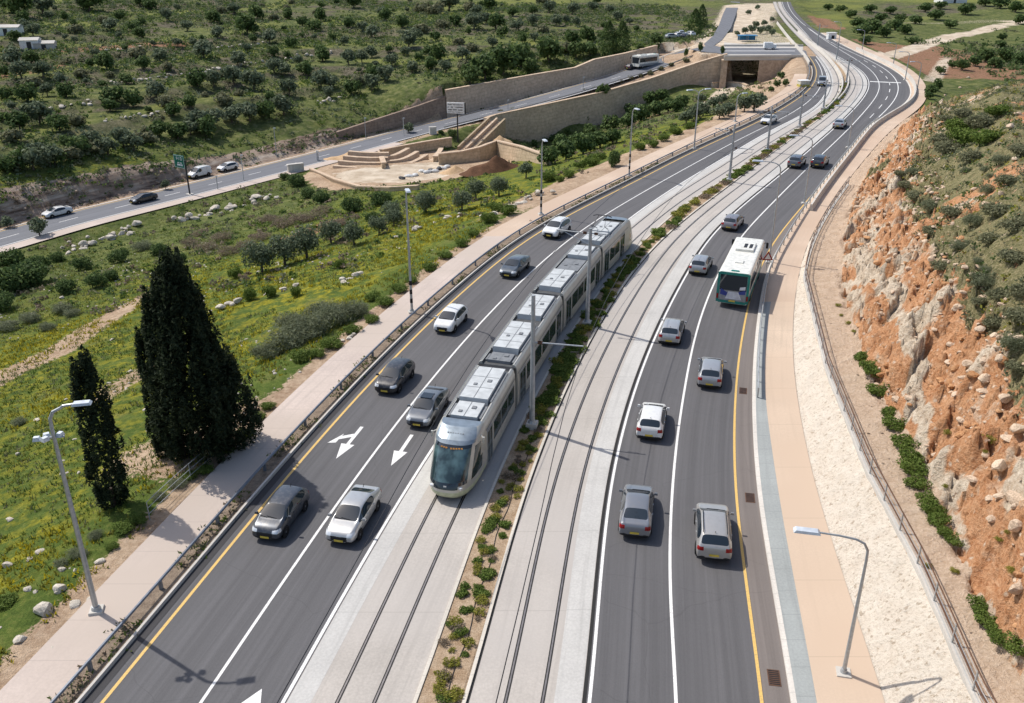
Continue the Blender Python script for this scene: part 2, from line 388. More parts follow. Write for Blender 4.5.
# ------------------------------------------------------------------ road curves: X as a smooth function of Y
class Curve:
    def __init__(s, px=None, pts=None, z=0.0, sm=1.0):
        P = [G(a, b, z) for a, b in px] if px else [Vector(p) for p in pts]
        P.sort(key=lambda p: p.y)
        ys = np.array([p.y for p in P]); xs = np.array([p.x for p in P])
        keep = np.concatenate([[True], np.diff(ys) > 1e-3]); ys = ys[keep]; xs = xs[keep]
        # monotone-safe cubic Hermite (finite difference slopes), then light smoothing in log distance
        m = np.gradient(xs, ys)
        s.t = np.linspace(math.log(ys[0]), math.log(ys[-1]), 400); yy = np.exp(s.t)
        i = np.clip(np.searchsorted(ys, yy)-1, 0, len(ys)-2); h = ys[i+1]-ys[i]; u = (yy-ys[i])/h
        x = (2*u**3-3*u**2+1)*xs[i]+(u**3-2*u**2+u)*h*m[i]+(-2*u**3+3*u**2)*xs[i+1]+(u**3-u**2)*h*m[i+1]
        kx = np.arange(-30, 31); kw = np.exp(-.5*(kx/(7*sm))**2); kw /= kw.sum()
        n = 30
        left = x[0]+(x[0]-x[1:n+1][::-1]); right = x[-1]+(x[-1]-x[-n-1:-1][::-1])
        s.x = np.convolve(np.concatenate([left, x, right]), kw, 'valid'); s.y = yy
        s.y0, s.y1 = ys[0], ys[-1]
        s.sl0 = (s.x[3]-s.x[0])/(s.y[3]-s.y[0]); s.sl1 = (s.x[-1]-s.x[-4])/(s.y[-1]-s.y[-4])
    def X(s, y):
        y = np.asarray(y, float); x = np.interp(y, s.y, s.x)
        x = np.where(y < s.y[0], s.x[0]+(y-s.y[0])*s.sl0, x)
        return np.where(y > s.y[-1], s.x[-1]+(y-s.y[-1])*s.sl1, x)
    def slope(s, y): return (s.X(y+.5)-s.X(y-.5))
    def off(s, y, d): return s.X(y)+d*np.sqrt(1+s.slope(y)**2)     # d metres to the right, square to the road
    def head(s, y): return math.atan2(float(s.slope(y)), 1.0)      # 0 = straight away from the camera, + right

cC = Curve([(103,702),(200,583),(294,469),(341,415),(459,295),(529,238),(640,179),(690,153),(760,121),(777,112),(793,102),(810,90),(816,80),(817,70),(812,60),(803,50),(795,42),(783,27),(773,15),(769,7),(768,1)])
cE = Curve([(287,702),(341,605),(422,468),(632,217),(690,178),(730,155),(760,136),(817,107),(827,92),(829,82),(827,72),(821,62),(813,52),(801,40),(790,29),(779,15),(774,7),(772,0)])
cM1 = Curve([(414,702),(499,471),(638,246),(698,195),(728,177),(760,153),(793,132),(827,108),(837,97),(841,87),(840,77),(833,67),(825,57),(813,47),(803,38),(792,27),(782,15),(777,7),(776,0)])
cM2 = Curve([(466,702),(534,469),(588,345),(663,238),(690,215),(730,185),(765,158),(793,138),(835,107),(848,94),(852,82),(850,75),(843,66),(828,54),(816,46),(805,38),(794,27),(783,15),(778,7),(777,0)])
cN = Curve([(582,702),(609,468),(683,274),(710,233),(740,205),(775,177),(810,147),(843,118),(864,95),(869,85),(867,77),(858,68),(847,62),(832,54),(813,42),(800,28),(788,15),(782,6),(781,0)])
cQ = Curve([(676,702),(669.5,560),(675,455),(685,385),(695,335),(713,284),(740,237),(773,202),(810,165),(843,134),(867,108),(880,90),(877,76),(865,65),(850,56),(832,45),(810,30),(796,17),(787,8),(784,0)])
cP = Curve([(764,702),(736,469),(745,325),(763,262),(781,232),(798,212),(820,186),(850,150),(868,127),(885,112),(897,98),(900,86),(894,75),(880,65),(860,56),(842,48),(820,36),(803,24),(793,14),(788,5),(787,0)])
cK = Curve([(791,702),(755,468),(752,393),(758,312),(767,268),(785,237),(803,208),(830,172),(850,148),(875,120),(905,106),(911,90),(908,82),(898,72),(878,62),(858,53),(836,42),(812,28),(798,15),(791,5),(790,0)])
cG2 = Curve([(816,702),(774,468),(764,385),(769,312),(777,270),(794,237),(813,208),(840,172),(860,148),(884,121),(912,106),(917,90),(912,80),(902,70),(880,59),(860,50),(838,40),(815,27),(801,15),(794,5),(793,0)])
cS0 = Curve([(877,702),(806,469),(789,362),(791,300),(806,240),(825,208),(852,172),(872,148),(897,123),(922,106),(926,90),(920,78),(906,67),(884,56),(862,47),(842,38),(820,26),(806,15),(797,5),(796,0)])
Y0, Y1 = 14.0, 440.0
YS = np.unique(np.concatenate([np.arange(Y0, 120, 1.0), np.arange(120, 260, 2.0), np.arange(260, Y1+.1, 5.0)]))
def lerpc(a, b, f): return lambda y: a.X(y)*(1-f)+b.X(y)*f
def strip(name, fa, fb, z, mat, ys=YS, nx=1, kind='structure', parent=None, thick=0, build=True):
    """sheet between two edges x=fa(y) and x=fb(y); UV is metres across and along"""
    mb = MB(); ys = np.asarray(ys); xa = np.asarray(fa(ys)); xb = np.asarray(fb(ys)); uvs = []
    L = np.concatenate([[0], np.cumsum(np.hypot(np.diff(xa), np.diff(ys)))])
    rows = len(ys); vs = []
    dz = np.broadcast_to(np.asarray(z, float), ys.shape)
    for i in range(rows):
        cs = 1/math.sqrt(1+float((xa[min(i+1, rows-1)]-xa[max(i-1, 0)])/(ys[min(i+1, rows-1)]-ys[max(i-1, 0)]))**2)
        for k in range(nx+1):
            x = xa[i]+(xb[i]-xa[i])*k/nx; vs.append((x, ys[i], dz[i])); uvs.append(((x-xa[i])*cs, L[i]))
    n = nx+1
    fs = [(i*n+k, i*n+k+1, (i+1)*n+k+1, (i+1)*n+k) for i in range(rows-1) for k in range(nx)]
    if thick:
        o = len(vs)
        for i in range(rows): vs += [(xa[i], ys[i], dz[i]-thick), (xb[i], ys[i], dz[i]-thick)]; uvs += [(0, L[i]), (0, L[i])]
        for i in range(rows-1):
            fs += [(o+2*i, i*n, (i+1)*n, o+2*i+2), (i*n+nx, o+2*i+1, o+2*i+3, (i+1)*n+nx)]
        fs += [(o, o+1, nx, 0)] if nx == 1 else []
    mb.add(vs, fs)
    o = mb.build(name, mat, parent, uvs=uvs, recalc=False)
    if kind and parent is None: o['kind'] = kind
    return o
EL = cC   # left carriageway runs between cC and cE
YL = YS[(YS <= 236)]                 # the left carriageway leaves for the bridge here
YN = YS
fC = cC.X; fE = cE.X
off = lambda c, d: (lambda y: c.off(y, d))
# main road sheets
strip('road', off(cC, -.62), lambda y: fE(y)+.02, .012, 'asphalt', YL, 3)
strip('road', lambda y: cN.X(y)+.16, cP.X, .012, 'asphalt', YN, 3)
strip('road_shoulder', cP.X, cK.X, .008, 'asphalt_shoulder', YS[YS <= 128], 1)
strip('road', cP.X, cK.X, .009, 'asphalt', YS[YS >= 128], 1)
strip('tram_track_bed', fE, cM1.X, .03, 'slab', YN, 2, thick=.03)
strip('tram_track_bed', cM2.X, cN.X, .03, 'slab', YN, 2, thick=.03)
strip('track_bed_margin', off(cE, .02), off(cE, .95), .034, 'slab_pale', YS[YS < 236])
strip('track_bed_margin', off(cN, -1.1), off(cN, -.02), .034, 'slab_pale', YS[YS < 236])
strip('drain_slot', cN.X, off(cN, .16), .016, 'groove', YN)
strip('road_marking', off(cN, .22), off(cN, .36), .018, 'white_paint', YN)
strip('road_marking', off(cQ, -.07), off(cQ, .07), .018, 'white_paint', YS[YS < 330])
strip('road_marking', off(cP, -.16), off(cP, -.02), .018, 'yellow_paint', YS[YS < 140])
strip('road_marking', off(cP, -.2), off(cP, -.05), .018, 'white_paint', YS[(YS >= 140)])
strip('road_marking', off(cC, -.08), off(cC, .07), .018, 'yellow_paint', YL)
cD = lambda y: cC.X(y)*.465+cE.X(y)*.535
strip('road_marking', lambda y: cD(y)-.07, lambda y: cD(y)+.07, .018, 'white_paint', YL[YL < 232])
strip('road_marking', off(cE, -.22), off(cE, -.07), .018, 'white_paint', YL)
for cen, (fa, fb) in (((cE, cM1), (.385, .70)), ((cM2, cN), (.335, .66))):
    pass
def rails(ca, cb, fr, ys):
    mid = lambda y: ca.X(y)*(1-fr)+cb.X(y)*fr
    for d in (-.72, .72):
        f = lambda y, d=d: mid(y)+d*np.sqrt(1+ca.slope(y)**2)
        strip('track_groove', lambda y: f(y)-.085, lambda y: f(y)+.085, .037, 'groove', ys)
        strip('track_rail', lambda y: f(y)-.035, lambda y: f(y)+.03, .041, 'rail_steel', ys)
    return mid
trackL = rails(cE, cM1, .545, YN)
trackR = rails(cM2, cN, .50, YN)
# median kerbs and soil
YM = YS[YS < 300]
strip('median_soil', off(cM1, .12), off(cM2, -.12), .05, 'dirt_median', YM[YM < 225], 4) if 'dirt_median' in MATS else None
strip('kerb', off(cM1, -.02), off(cM1, .13), .11, 'kerb', YM, thick=.11)
strip('kerb', off(cM2, -.13), off(cM2, .02), .11, 'kerb', YM, thick=.11)
strip('drain_slot', off(cM2, .03), off(cM2, .12), .036, 'groove', YM[YM < 120])
strip('edge_strip', off(cC, -.80), off(cC, -.36), .017, 'asphalt_dark', YL)  # narrow strip of darker asphalt between the low barrier and the yellow line
# right verge
strip('kerb', off(cK, -.02), off(cK, .2), .13, 'kerb_pale', YS[YS < 300], thick=.13)
strip('pavement_strip', off(cK, .2), cG2.X, .12, 'pavement_grey', YS[YS < 70])
strip('pavement', cG2.X, off(cS0, .25), .125, 'pavement_tan', YS[YS < 70])
strip('pavement', off(cK, .2), off(cS0, .25), .12, 'dust', YS[(YS >= 69) & (YS < 300)])
# left verge
strip('verge_soil', off(cC, -2.05), off(cC, -.8), .03, 'dirt_verge', YL, 2) if 'dirt_verge' in MATS else None
strip('pavement', off(cC, -4.35), off(cC, -1.95), .06, 'pavement', YS[YS < 88], thick=.06)
strip('pavement', off(cC, -4.6), off(cC, -1.95), .05, 'dust', YS[(YS >= 87) & (YS < 205)])
cLx = off(cC, -4.4)
# arrows on the left carriageway: tails away from the camera
def arrow(tail, tip, name='road_marking', fork=False):
    a, b = G(*tail), G(*tip); d = (b-a); L = d.length; d.normalize(); n = Vector((d.y, -d.x, 0))
    P = lambda u, v: a+d*u+n*v+Vector((0, 0, .018))
    mb = MB(); hl = min(1.7, L*.45)
    mb.quad(P(0, -.11), P(0, .11), P(L-hl, .11), P(L-hl, -.11))
    mb.add([P(L-hl, -.42), P(L-hl, .42), P(L, 0)], [(0, 1, 2)])
    if fork:   # a second head leaving to the side
        s = fork
        mb.quad(P(.9, .11*s), P(1.3, .11*s), P(1.75, .75*s), P(1.35, .75*s))
        mb.add([P(1.05, .72*s), P(2.15, .78*s), P(2.3, 1.25*s)], [(0, 1, 2)])
    o = mb.build(name, 'white_paint', recalc=False); o['kind'] = 'structure'
arrow((362, 427), (336, 459), fork=1)
arrow((412, 435), (391, 466))
arrow((236, 727), (262, 689))
arrow((566, 272), (556, 281))
# drain grates in the right shoulder
# stop line, lane dashes, hatching and small arrows on the far bend
def flat(px, z=.02, mat='white_paint'):
    mb = MB(); mb.add([tuple(G(a, b)[:2])+(z,) for a, b in px], [tuple(range(len(px)))]); mb.build('road_marking', mat, recalc=False)['kind'] = 'structure'
flat([(870, 81.2), (901, 82.6), (901, 83.2), (870, 81.9)])
_ya, _yb = G(0, 118).y, G(0, 58).y
_f = lambda y: cQ.X(y)*.45+cP.X(y)*.55
_y = _ya
while _y < _yb:
    strip('road_marking', lambda y: _f(y)-.07, lambda y: _f(y)+.07, .02, 'white_paint', np.arange(_y, _y+4.1, 2.0)); _y += 9.0
# ------------------------------------------------------------------ terrain height
class TPS:
    def __init__(s, P, lam=1e-4, sc=50.0):
        P = np.array([(p[0]/sc, p[1]/sc, p[2]) for p in P]); s.sc = sc; s.c = P[:, :2]; n = len(P)
        A = np.zeros((n+3, n+3)); A[:n, :n] = s.k(s.c, s.c)+lam*np.eye(n); A[:n, n] = 1; A[:n, n+1:] = s.c; A[n, :n] = 1; A[n+1:, :n] = s.c.T
        s.w = np.linalg.solve(A, np.concatenate([P[:, 2], np.zeros(3)]))
    @staticmethod
    def k(a, b):
        r2 = ((a[:, None, :]-b[None, :, :])**2).sum(-1); return np.where(r2 > 0, .5*r2*np.log(np.maximum(r2, 1e-12)), 0)
    def __call__(s, x, y):
        sh = np.shape(x); q = np.stack([np.ravel(x)/s.sc, np.ravel(y)/s.sc], -1); out = np.empty(len(q))
        for i in range(0, len(q), 20000):
            a = q[i:i+20000]; out[i:i+20000] = s.k(a, s.c)@s.w[:-3]+s.w[-3]+a@s.w[-2:]
        return out.reshape(sh)
ctl = []
def C(*a):
    for px, py, z in a: ctl.append(G(px, py, z))
# roadside edge and the slope below it
C((0,700,0),(63,632,0),(140,548,0),(214,475,0),(341,348,0),(412,302,0),(476,242,0),(539,204,0),(583,177,0),(633,157,0),(683,139,0),(749,117,0),(789,100,0))
C((0,600,-1.2),(100,520,-.8),(0,450,-4),(185,455,-.7),(100,380,-4),(0,350,-8),(250,330,-3.2),(150,280,-8),(0,280,-11),(330,290,-2.3),(300,250,-6),(200,240,-10),(400,250,-1.8),(350,210,-7),(480,200,-2.2),(430,190,-6),(550,170,-3.5),(520,165,-7),(600,150,-4.5),(650,125,-5),(690,112,-6),(730,98,-6))
# valley and the works yard
C((400,165,-11),(350,186,-10.5),(505,153,-12),(450,172,-10.5),(340,160,-11.5),(523,150,-16.5),(547,142,-17.6),(584,122,-15.3),(643,107,-10.8),(700,83,-7),(560,152,-15.5),(600,137,-13.5),(650,118,-10.5),(690,103,-8.5),(745,80,-7.2),(735,77,-7.2),(755,79,-6.8),(720,88,-7.5),(772,80,-3.5))
# the far road
RD = [(-160,283,-13),(-80,261,-13),(0,240,-13),(58,222,-13),(150,200,-13),(285,166,-13),(350,149,-13),(420,130,-12.6),(480,115.5,-11),(560,95,-8),(650,67.5,-3.5),(690,52,-1),(716,45,-.2)]
C(*RD)
# cliff top and terraced hill
C((0,187,-8.5),(100,158,-8),(200,128,-8),(300,112,-8),(0,150,-6),(100,120,-5.5),(200,100,-5),(0,100,-3),(150,80,-2.5),(0,50,1),(150,40,1),(0,20,4),(150,0,5),(0,0,6),(300,80,-5),(300,50,-2),(300,20,1),(300,0,3),(380,85,-5.5),(447,86,-4.8),(450,75,-4),(500,60,-3),(450,40,-1),(450,10,1),(600,50,-1),(650,44,-.5),(600,20,0),(650,8,0),(700,22,0),(-150,200,-6),(-150,120,-1),(-150,40,5))
# around the junction and beyond
C((760,50,0),(800,46,0),(740,40,0),(750,25,0),(760,8,0),(720,18,0),(850,20,-1),(950,30,-3),(1000,10,-2),(900,45,-1.2),(960,55,-2),(1024,45,-2.5),(930,75,-1),(1100,30,-3),(860,35,-.6),(840,10,-1))
for p in ((75,178,-.5),(95,182,-1),(120,200,-1.5),(20,12,0),(-5,12,0),(-60,15,-4),(-120,60,-10),(-250,150,0),(-250,300,12),(0,700,8),(-300,700,25),(300,700,2),(300,300,-2),(200,180,-1),(150,100,0),(100,20,2),(40,60,0),(50,90,0)): ctl.append(Vector(p))
tps = TPS(ctl)
# smooth surface of the ramp between its two walls
WR = [(486,123,-11.6),(497,119,-11.2),(540,110,-10),(600,97,-8),(650,83,-5.5),(700,66,-2.5),(727,58,-.55)]     # top of the lower wall
WLf = [(447,117.5,-12),(532,97,-9.3),(575,84.6,-7),(594,80,-6.2),(625,69,-4.4),(657,54.5,-1.8)]                 # foot of the upper wall
WLt = [6.2, 5.2, 4.0, 4.9, 3.8, 2.2]
ramp_pts = [G(*p) for p in RD[6:]]+[G(*p) for p in WR]+[G(*p) for p in WLf]
tps_r = TPS(ramp_pts, 1e-3)
def densify(P, step):
    out = []
    for a, b in zip(P[:-1], P[1:]):
        n = max(1, int((b-a).length/step))
        out += [a.lerp(b, i/n) for i in range(n)]
    return out+[P[-1]]
def smooth_path(P, step=3.0, it=6):
    P = densify([Vector(p) for p in P], step)
    for _ in range(it): P = [P[0]]+[(P[i-1]+P[i]*2+P[i+1])/4 for i in range(1, len(P)-1)]+[P[-1]]
    return P
road2 = smooth_path([G(*p) for p in RD])
R2 = np.array([tuple(p) for p in road2])
def dist_path(x, y, R):
    """signed distance (positive to the left of travel), height and position along a path"""
    sh = np.shape(x); q = np.stack([np.ravel(x), np.ravel(y)], -1); a = R[:-1, :2]; d = R[1:, :2]-a; L2 = (d**2).sum(1)
    L = np.sqrt(L2); cum = np.concatenate([[0], np.cumsum(L)])
    S = np.empty(len(q)); Z = np.empty(len(q)); T = np.empty(len(q))
    for i in range(0, len(q), 20000):
        p = q[i:i+20000]; r = p[:, None, :]-a[None]; u = np.clip((r*d[None]).sum(-1)/L2, 0, 1)
        e = r-u[..., None]*d[None]; D = np.hypot(e[..., 0], e[..., 1]); k = D.argmin(1); j = np.arange(len(p))
        cr = d[k, 0]*r[j, k, 1]-d[k, 1]*r[j, k, 0]
        S[i:i+20000] = D[j, k]*np.where(cr >= 0, 1, -1); Z[i:i+20000] = R[k, 2]+(R[k+1, 2]-R[k, 2])*u[j, k]; T[i:i+20000] = cum[k]+u[j, k]*L[k]
    return S.reshape(sh), Z.reshape(sh), T.reshape(sh)
def inside(x, y, poly):
    x = np.asarray(x, float); y = np.asarray(y, float); r = np.zeros(x.shape, bool); n = len(poly)
    for i in range(n):
        x1, y1 = poly[i][:2]; x2, y2 = poly[(i+1) % n][:2]
        if y1 == y2: continue
        c = (y1 > y) != (y2 > y)
        r ^= c & (x < (x2-x1)*(y-y1)/(y2-y1)+x1)
    return r
wallR = [G(*p) for p in WR]; wallL = [G(*p) for p in WLf]
def shift(P, d):
    out = []
    for i, p in enumerate(P):
        t = P[min(i+1, len(P)-1)]-P[max(i-1, 0)]; t.z = 0; t.normalize(); out.append(p+Vector((-t.y, t.x, 0))*d)
    return out
T_RAMP = float(dist_path(np.array([wallL[0].x]), np.array([wallL[0].y]), R2)[2][0])
ramp_poly = shift(wallR, 1.0)+[G(735, 48, 0), G(716, 40, 0)]+shift(wallL, 1.6)[::-1]+[G(430, 131, -12.4)]
# platform of the junction, the road beyond it and the approach to the main road
plat = [wallR[-1]+Vector((0, 1.2, 0)), G(800, 57.5, 0), G(806, 62, 0), G(812, 60, 0), G(803, 46, 0), G(790, 38, 0), G(772, 30, 0), G(720, 33, 0), G(700, 40, 0), G(690, 46, 0), G(700, 54, 0), G(712, 53.5, 0)]
under = [G(727.5, 57, 0), G(764, 57, 0), G(766, 44, 0), G(730, 44, 0)]
under = [Vector((p.x, p.y, 0)) for p in under]
for p in (under[0], under[1]): p.y -= 4
def main_sd(x, y):
    """distance outside the level strip that carries the main road"""
    yl = np.clip(y, Y0-20, 600)
    l = cC.off(yl, -4.7); r = np.where(yl < 150, cS0.X(yl), cS0.X(yl)+2.0)
    l = np.where(yl > 215, cC.off(yl, -3.0), l)
    return np.maximum(np.maximum(l-x, x-r), 0), (x < (l+r)/2)
def hz(x, y, detail=True):
    x = np.asarray(x, float); y = np.asarray(y, float)
    z = tps(x, y)
    s2, z2, t2 = dist_path(x, y, R2)
    hill = sstep(12, 40, s2)*sstep(-2, 0, z+9)
    # terraces cut into the hillside
    n = fbm(x*.012, y*.012, 3, 3)*2.4+fbm(x*.05, y*.05, 5, 2)*.5
    st = 2.1; q = (z+n)/st; fr = q-np.floor(q); terr = (np.floor(q)+sstep(.55, 1, fr))*st-n
    z = z*(1-hill*.8)+terr*hill*.8
    z = z+(fbm(x*.09, y*.09, 8, 3)-.5)*1.0*np.clip(1-hill, .3, 1)
    sd, isl = main_sd(x, y)
    z = z*sstep(0, np.where(isl, 7, 2.0), sd)+(-.06)*(1-sstep(0, np.where(isl, 7, 2.0), sd))
    # the far road's bench, its cut rock face on the hill side
    wob = (fbm(x*.1, y*.1, 21, 3)-.5)*4
    up = sstep(6.2, 8.6, s2+wob*.5); low = sstep(5.5, 13, -s2)
    up = np.clip(up*1.0+(fbm(x*.22, y*.22, 23, 4)-.5)*1.1*np.where((s2 > 6.4) & (s2 < 9.6), 1, 0)*np.sin(np.clip((s2-6.4)/3.2, 0, 1)*math.pi), 0, 1.05); w = np.where(s2 > 0, up, low)
    on = (t2 < T_RAMP+2)
    z = np.where(on, z2-.06+(z-z2)*w, z)
    rp = inside(x, y, ramp_poly); z = np.where(rp, tps_r(x, y)-.1, z)
    z = np.where(inside(x, y, plat), -.06, z)
    z = np.where(inside(x, y, under), -7.0, z)
    z = np.where(sd <= 0, -.06, z)
    return z
def T(px, py, hi=None):
    """where the sight line through a photo pixel meets the ground (marching from the camera)"""
    r = ray(px, py); t = np.linspace(20, 700, 1400)
    x = r.x*t; y = r.y*t; zz = CAMH+r.z*t
    g = ground_z(x, y); k = np.argmax(zz < g)
    if not (zz < g).any(): k = len(t)-1
    a, b = t[max(k-1, 0)], t[k]
    for _ in range(12):
        m = (a+b)/2
        if CAMH+r.z*m < ground_z(np.array([r.x*m]), np.array([r.y*m]))[0]: b = m
        else: a = m
    return Vector((r.x*b, r.y*b, float(ground_z(np.array([r.x*b]), np.array([r.y*b]))[0])))

# ---- right hand side: bank, fence line, bench, rock cut, scrub plateau
def line(px):
    P = [G(*p) for p in px]; P.sort(key=lambda p: p.y); ys = np.array([p.y for p in P])
    return (lambda y: np.interp(y, ys, [p.x for p in P])), (lambda y: np.interp(y, ys, [p.z for p in P]))
fX, fZ = line([(1045,830,2.5),(1010,760,2.5),(976,702,2.4),(920,572,2.2),(866,469,2.0),(826,369,1.2),(804,278,.5),(809,238,.25),(836,185,.15),(862,158,.15),(885,132,.1),(910,116,.1),(926,104,.1)])
bX, bZ = line([(1060,760,2.8),(979,602,2.6),(936,501,2.3),(913,452,2.1),(862,369,1.4),(849,319,1.0),(839,278,.7),(843,235,.5),(852,200,.4),(873,164,.3),(896,134,.2),(914,114,.15),(930,103,.1)])
tX, tZ = line([(1160,740,7.5),(1075,560,7.0),(1024,420,7.0),(985,350,7.0),(945,300,6.6),(915,245,5.6),(893,190,4.6),(905,160,4.3),(916,130,3.6),(928,112,3.0),(945,98,2.2),(955,92,1.5)])
uX, uZ = line([(1300,520,14),(1100,300,12),(1040,240,11.4),(1024,200,11.3),(1015,165,11),(1010,140,10.5),(1005,115,9.5),(1000,97,7.5),(995,85,5.5),(985,76,4)])
def zr(x, y):
    """height of the right hillside without its crags"""
    s0 = cS0.X(y)+.2; a, b, c, d = fX(y), bX(y), tX(y), uX(y); a = np.maximum(a, s0+.4); b = np.maximum(b, a+.4); c = np.maximum(c, b+.8); d = np.maximum(d, c+2)
    za, zb, zc, zd = fZ(y), bZ(y), tZ(y), uZ(y)
    z = np.where(x < s0, 0.0, np.nan)
    seg = lambda x0, x1, z0, z1: z0+(z1-z0)*np.clip((x-x0)/(x1-x0), 0, 1)
    z = np.where(x < a, seg(s0, a, 0.02, za), np.where(x < b, seg(a, b, za, zb), np.where(x < c, seg(b, c, zb, zc), seg(c, d, zc, zd)+np.maximum(x-d, 0)*.03)))
    k = np.where(x < a, (x-s0)/(a-s0), np.where(x < b, 1+(x-a)/(b-a), np.where(x < c, 2+(x-b)/(c-b), 3+(x-c)/(d-c))))
    return z, k
RY0, RY1 = 11.0, 165.0
def hr(x, y):
    x = np.asarray(x, float); y = np.asarray(y, float)
    z, k = zr(x, y)
    face = sstep(1.9, 2.15, k)*(1-sstep(3.05, 3.6, k)); topm = sstep(2.9, 3.3, k)
    # blocky ledges and gullies in the cut
    wx = x+(fbm(x*.5, y*.5, 31, 3)-.5)*2.2; wy = y+(fbm(x*.5, y*.5, 41, 3)-.5)*2.2
    d1, s1, c1 = worley(wx*.55, wy*.38, 51); d2, s2, c2 = worley(wx*1.5, wy*1.2, 61); d3, s3, c3 = worley(wx*3.3, wy*2.9, 71)
    big = (c1-.5)*1.5-np.exp(-((s1-d1)/.10)**2)*.55
    rid = 1-np.abs(2*fbm(wx*.22, wy*.16, 81, 4)-1)
    sm = (c2-.5)*.95-np.exp(-((s2-d2)/.14)**2)*.34+(c3-.5)*.34-np.exp(-((s3-d3)/.12)**2)*.10
    z = z+face*(big*.8+(rid-.7)*1.6+sm)+topm*((c1-.5)*.7*sstep(.45, .7, fbm(x*.12, y*.12, 91, 3))+(c2-.5)*.25+(fbm(x*.15, y*.15, 95, 3)-.5)*2.0)
    z = z+sstep(.05, .3, k)*(1-sstep(.9, 1.05, k))*((fbm(x*1.2, y*.9, 96, 4)-.5)*.35+(c3-.5)*.06)
    z = z+sstep(1.1, 1.4, k)*(1-face)*(fbm(x*.9, y*.9, 97, 4)-.5)*.25
    # dies away behind the far end of the ridge
    end = sstep(150, 165, y)
    return z*(1-end)+(-.3)*end
def ground_z(x, y):
    x = np.asarray(x, float); y = np.asarray(y, float)
    z = hz(x, y); k = (x > cS0.X(y)+.2) & (y > RY0) & (y < RY1)
    if k.any(): z = np.where(k, np.maximum(hr(x, y), -5), z)
    return z
# ---- meshes
def axis(segs):
    out = [segs[0][0]]
    for a, b, st in segs:
        n = max(1, int(round((b-a)/st))); out += list(np.linspace(a, b, n+1)[1:])
    return np.array(out)
def grid_mesh(name, X, Y, Z, mat, attrs, keep=None):
    ny, nx = X.shape
    co = np.stack([X, Y, Z], -1).reshape(-1, 3); idx = np.arange(ny*nx).reshape(ny, nx)
    f = np.stack([idx[:-1, :-1], idx[:-1, 1:], idx[1:, 1:], idx[1:, :-1]], -1)
    if keep is not None: f = f[keep]
    f = f.reshape(-1, 4)
    me = bpy.data.meshes.new(name); me.vertices.add(len(co)); me.vertices.foreach_set('co', co.ravel())
    me.loops.add(len(f)*4); me.loops.foreach_set('vertex_index', f.ravel()); me.polygons.add(len(f))
    me.polygons.foreach_set('loop_start', np.arange(len(f))*4); me.polygons.foreach_set('use_smooth', np.ones(len(f), bool))
    for nm, v in attrs.items():
        a = me.attributes.new(nm, 'FLOAT', 'POINT'); a.data.foreach_set('value', np.asarray(v, float).ravel())
    me.materials.append(MATS[mat]); me.update(calc_edges=True); me.validate()
    o = bpy.data.objects.new(name, me); COL.objects.link(o); o['kind'] = 'structure'; return o
xs = axis([(-420, -180, 6), (-180, -100, 1.5), (-100, -30, 1.1), (-30, 20, .9), (20, 110, 1.3), (110, 180, 2.5), (180, 500, 8)])
ys = axis([(5, 60, .9), (60, 260, 1.05), (260, 420, 2.2), (420, 900, 9)])
GX, GY = np.meshgrid(xs, ys); GZ = hz(GX, GY)
s2, z2, t2 = dist_path(GX, GY, R2); sd, isl = main_sd(GX, GY)
rightside = ~isl & (sd > 0)
cover = (GX > cS0.X(GY)-1.6) & (GY > RY0+1) & (GY < RY1-6) & (GX < cS0.X(GY)+68)
GZ = np.where(cover, np.minimum(GZ, 0)-2.5, GZ)
hillm = sstep(8, 20, s2)
gx_, gy_ = np.gradient(GZ, xs, axis=1), np.gradient(GZ, ys, axis=0); slope = np.hypot(gx_, gy_)
inyard = inside(GX, GY, [G(*p) for p in ((300,171,-11),(335,190,-10.5),(418,192,-10.5),(470,186,-10.5),(528,168,-11),(553,158,-12),(505,128,-11.5),(455,137,-12),(380,150,-12.5),(320,163,-12.5))])
rp = inside(GX, GY, ramp_poly); pl = inside(GX, GY, plat)
# a worn track crossing the meadow, bare patches, the sandy shoulder of the far stretch
def near_px(pts, wid):
    R = np.array([tuple(G(px, py, z)) for px, py, z in pts]); D = np.abs(dist_path(GX, GY, R)[0]); return 1-sstep(wid*.4, wid, D)
dirt = np.zeros_like(GX)
dirt = np.maximum(dirt, near_px([(-60,420,-6.5),(0,380,-6.6),(60,352,-6.8),(110,318,-7.2),(150,296,-7.6)], 2.6)*.85)
dirt = np.maximum(dirt, (1-sstep(.5, 1.7, sd))*isl*(GY < 95)*.9)
dirt = np.maximum(dirt, (1-sstep(4, 8, sd))*isl*sstep(88, 105, GY)*(GY < 260))
dirt = np.maximum(dirt, ((np.abs(s2) < 8.5) & (s2 > 2)).astype(float)*.75)
dirt = np.maximum(dirt, ((s2 < 0) & (s2 > -6)).astype(float)*.6)
dirt = np.maximum(dirt, inyard*1.0); dirt = np.maximum(dirt, rp*.95); dirt = np.maximum(dirt, near_px([(150,452,-1),(185,462,-.6),(250,425,-.8)], 4)*.7)
dirt = np.maximum(dirt, near_px([(100,400,-3.6),(140,372,-3.6),(185,350,-4)], 2.2)*.62)
dirt = np.maximum(dirt, inside(GX, GY, [G(*p) for p in ((700,82,-7),(748,95,-6),(800,104,0),(814,75,0),(806,58,0),(765,58,-2),(735,74,-7))])*.9)
pale = np.zeros_like(GX)
pale = np.maximum(pale, inside(GX, GY, [G(*p) for p in ((338,182,-11),(418,189,-11),(452,176,-11),(440,160,-11),(385,166,-11),(333,170,-11))])*.7)
pale = np.maximum(pale, pl*.55)
pale = np.maximum(pale, near_px([(880,60,-1),(950,40,-3),(990,28,-3),(1060,12,-2)], 5)*.8)
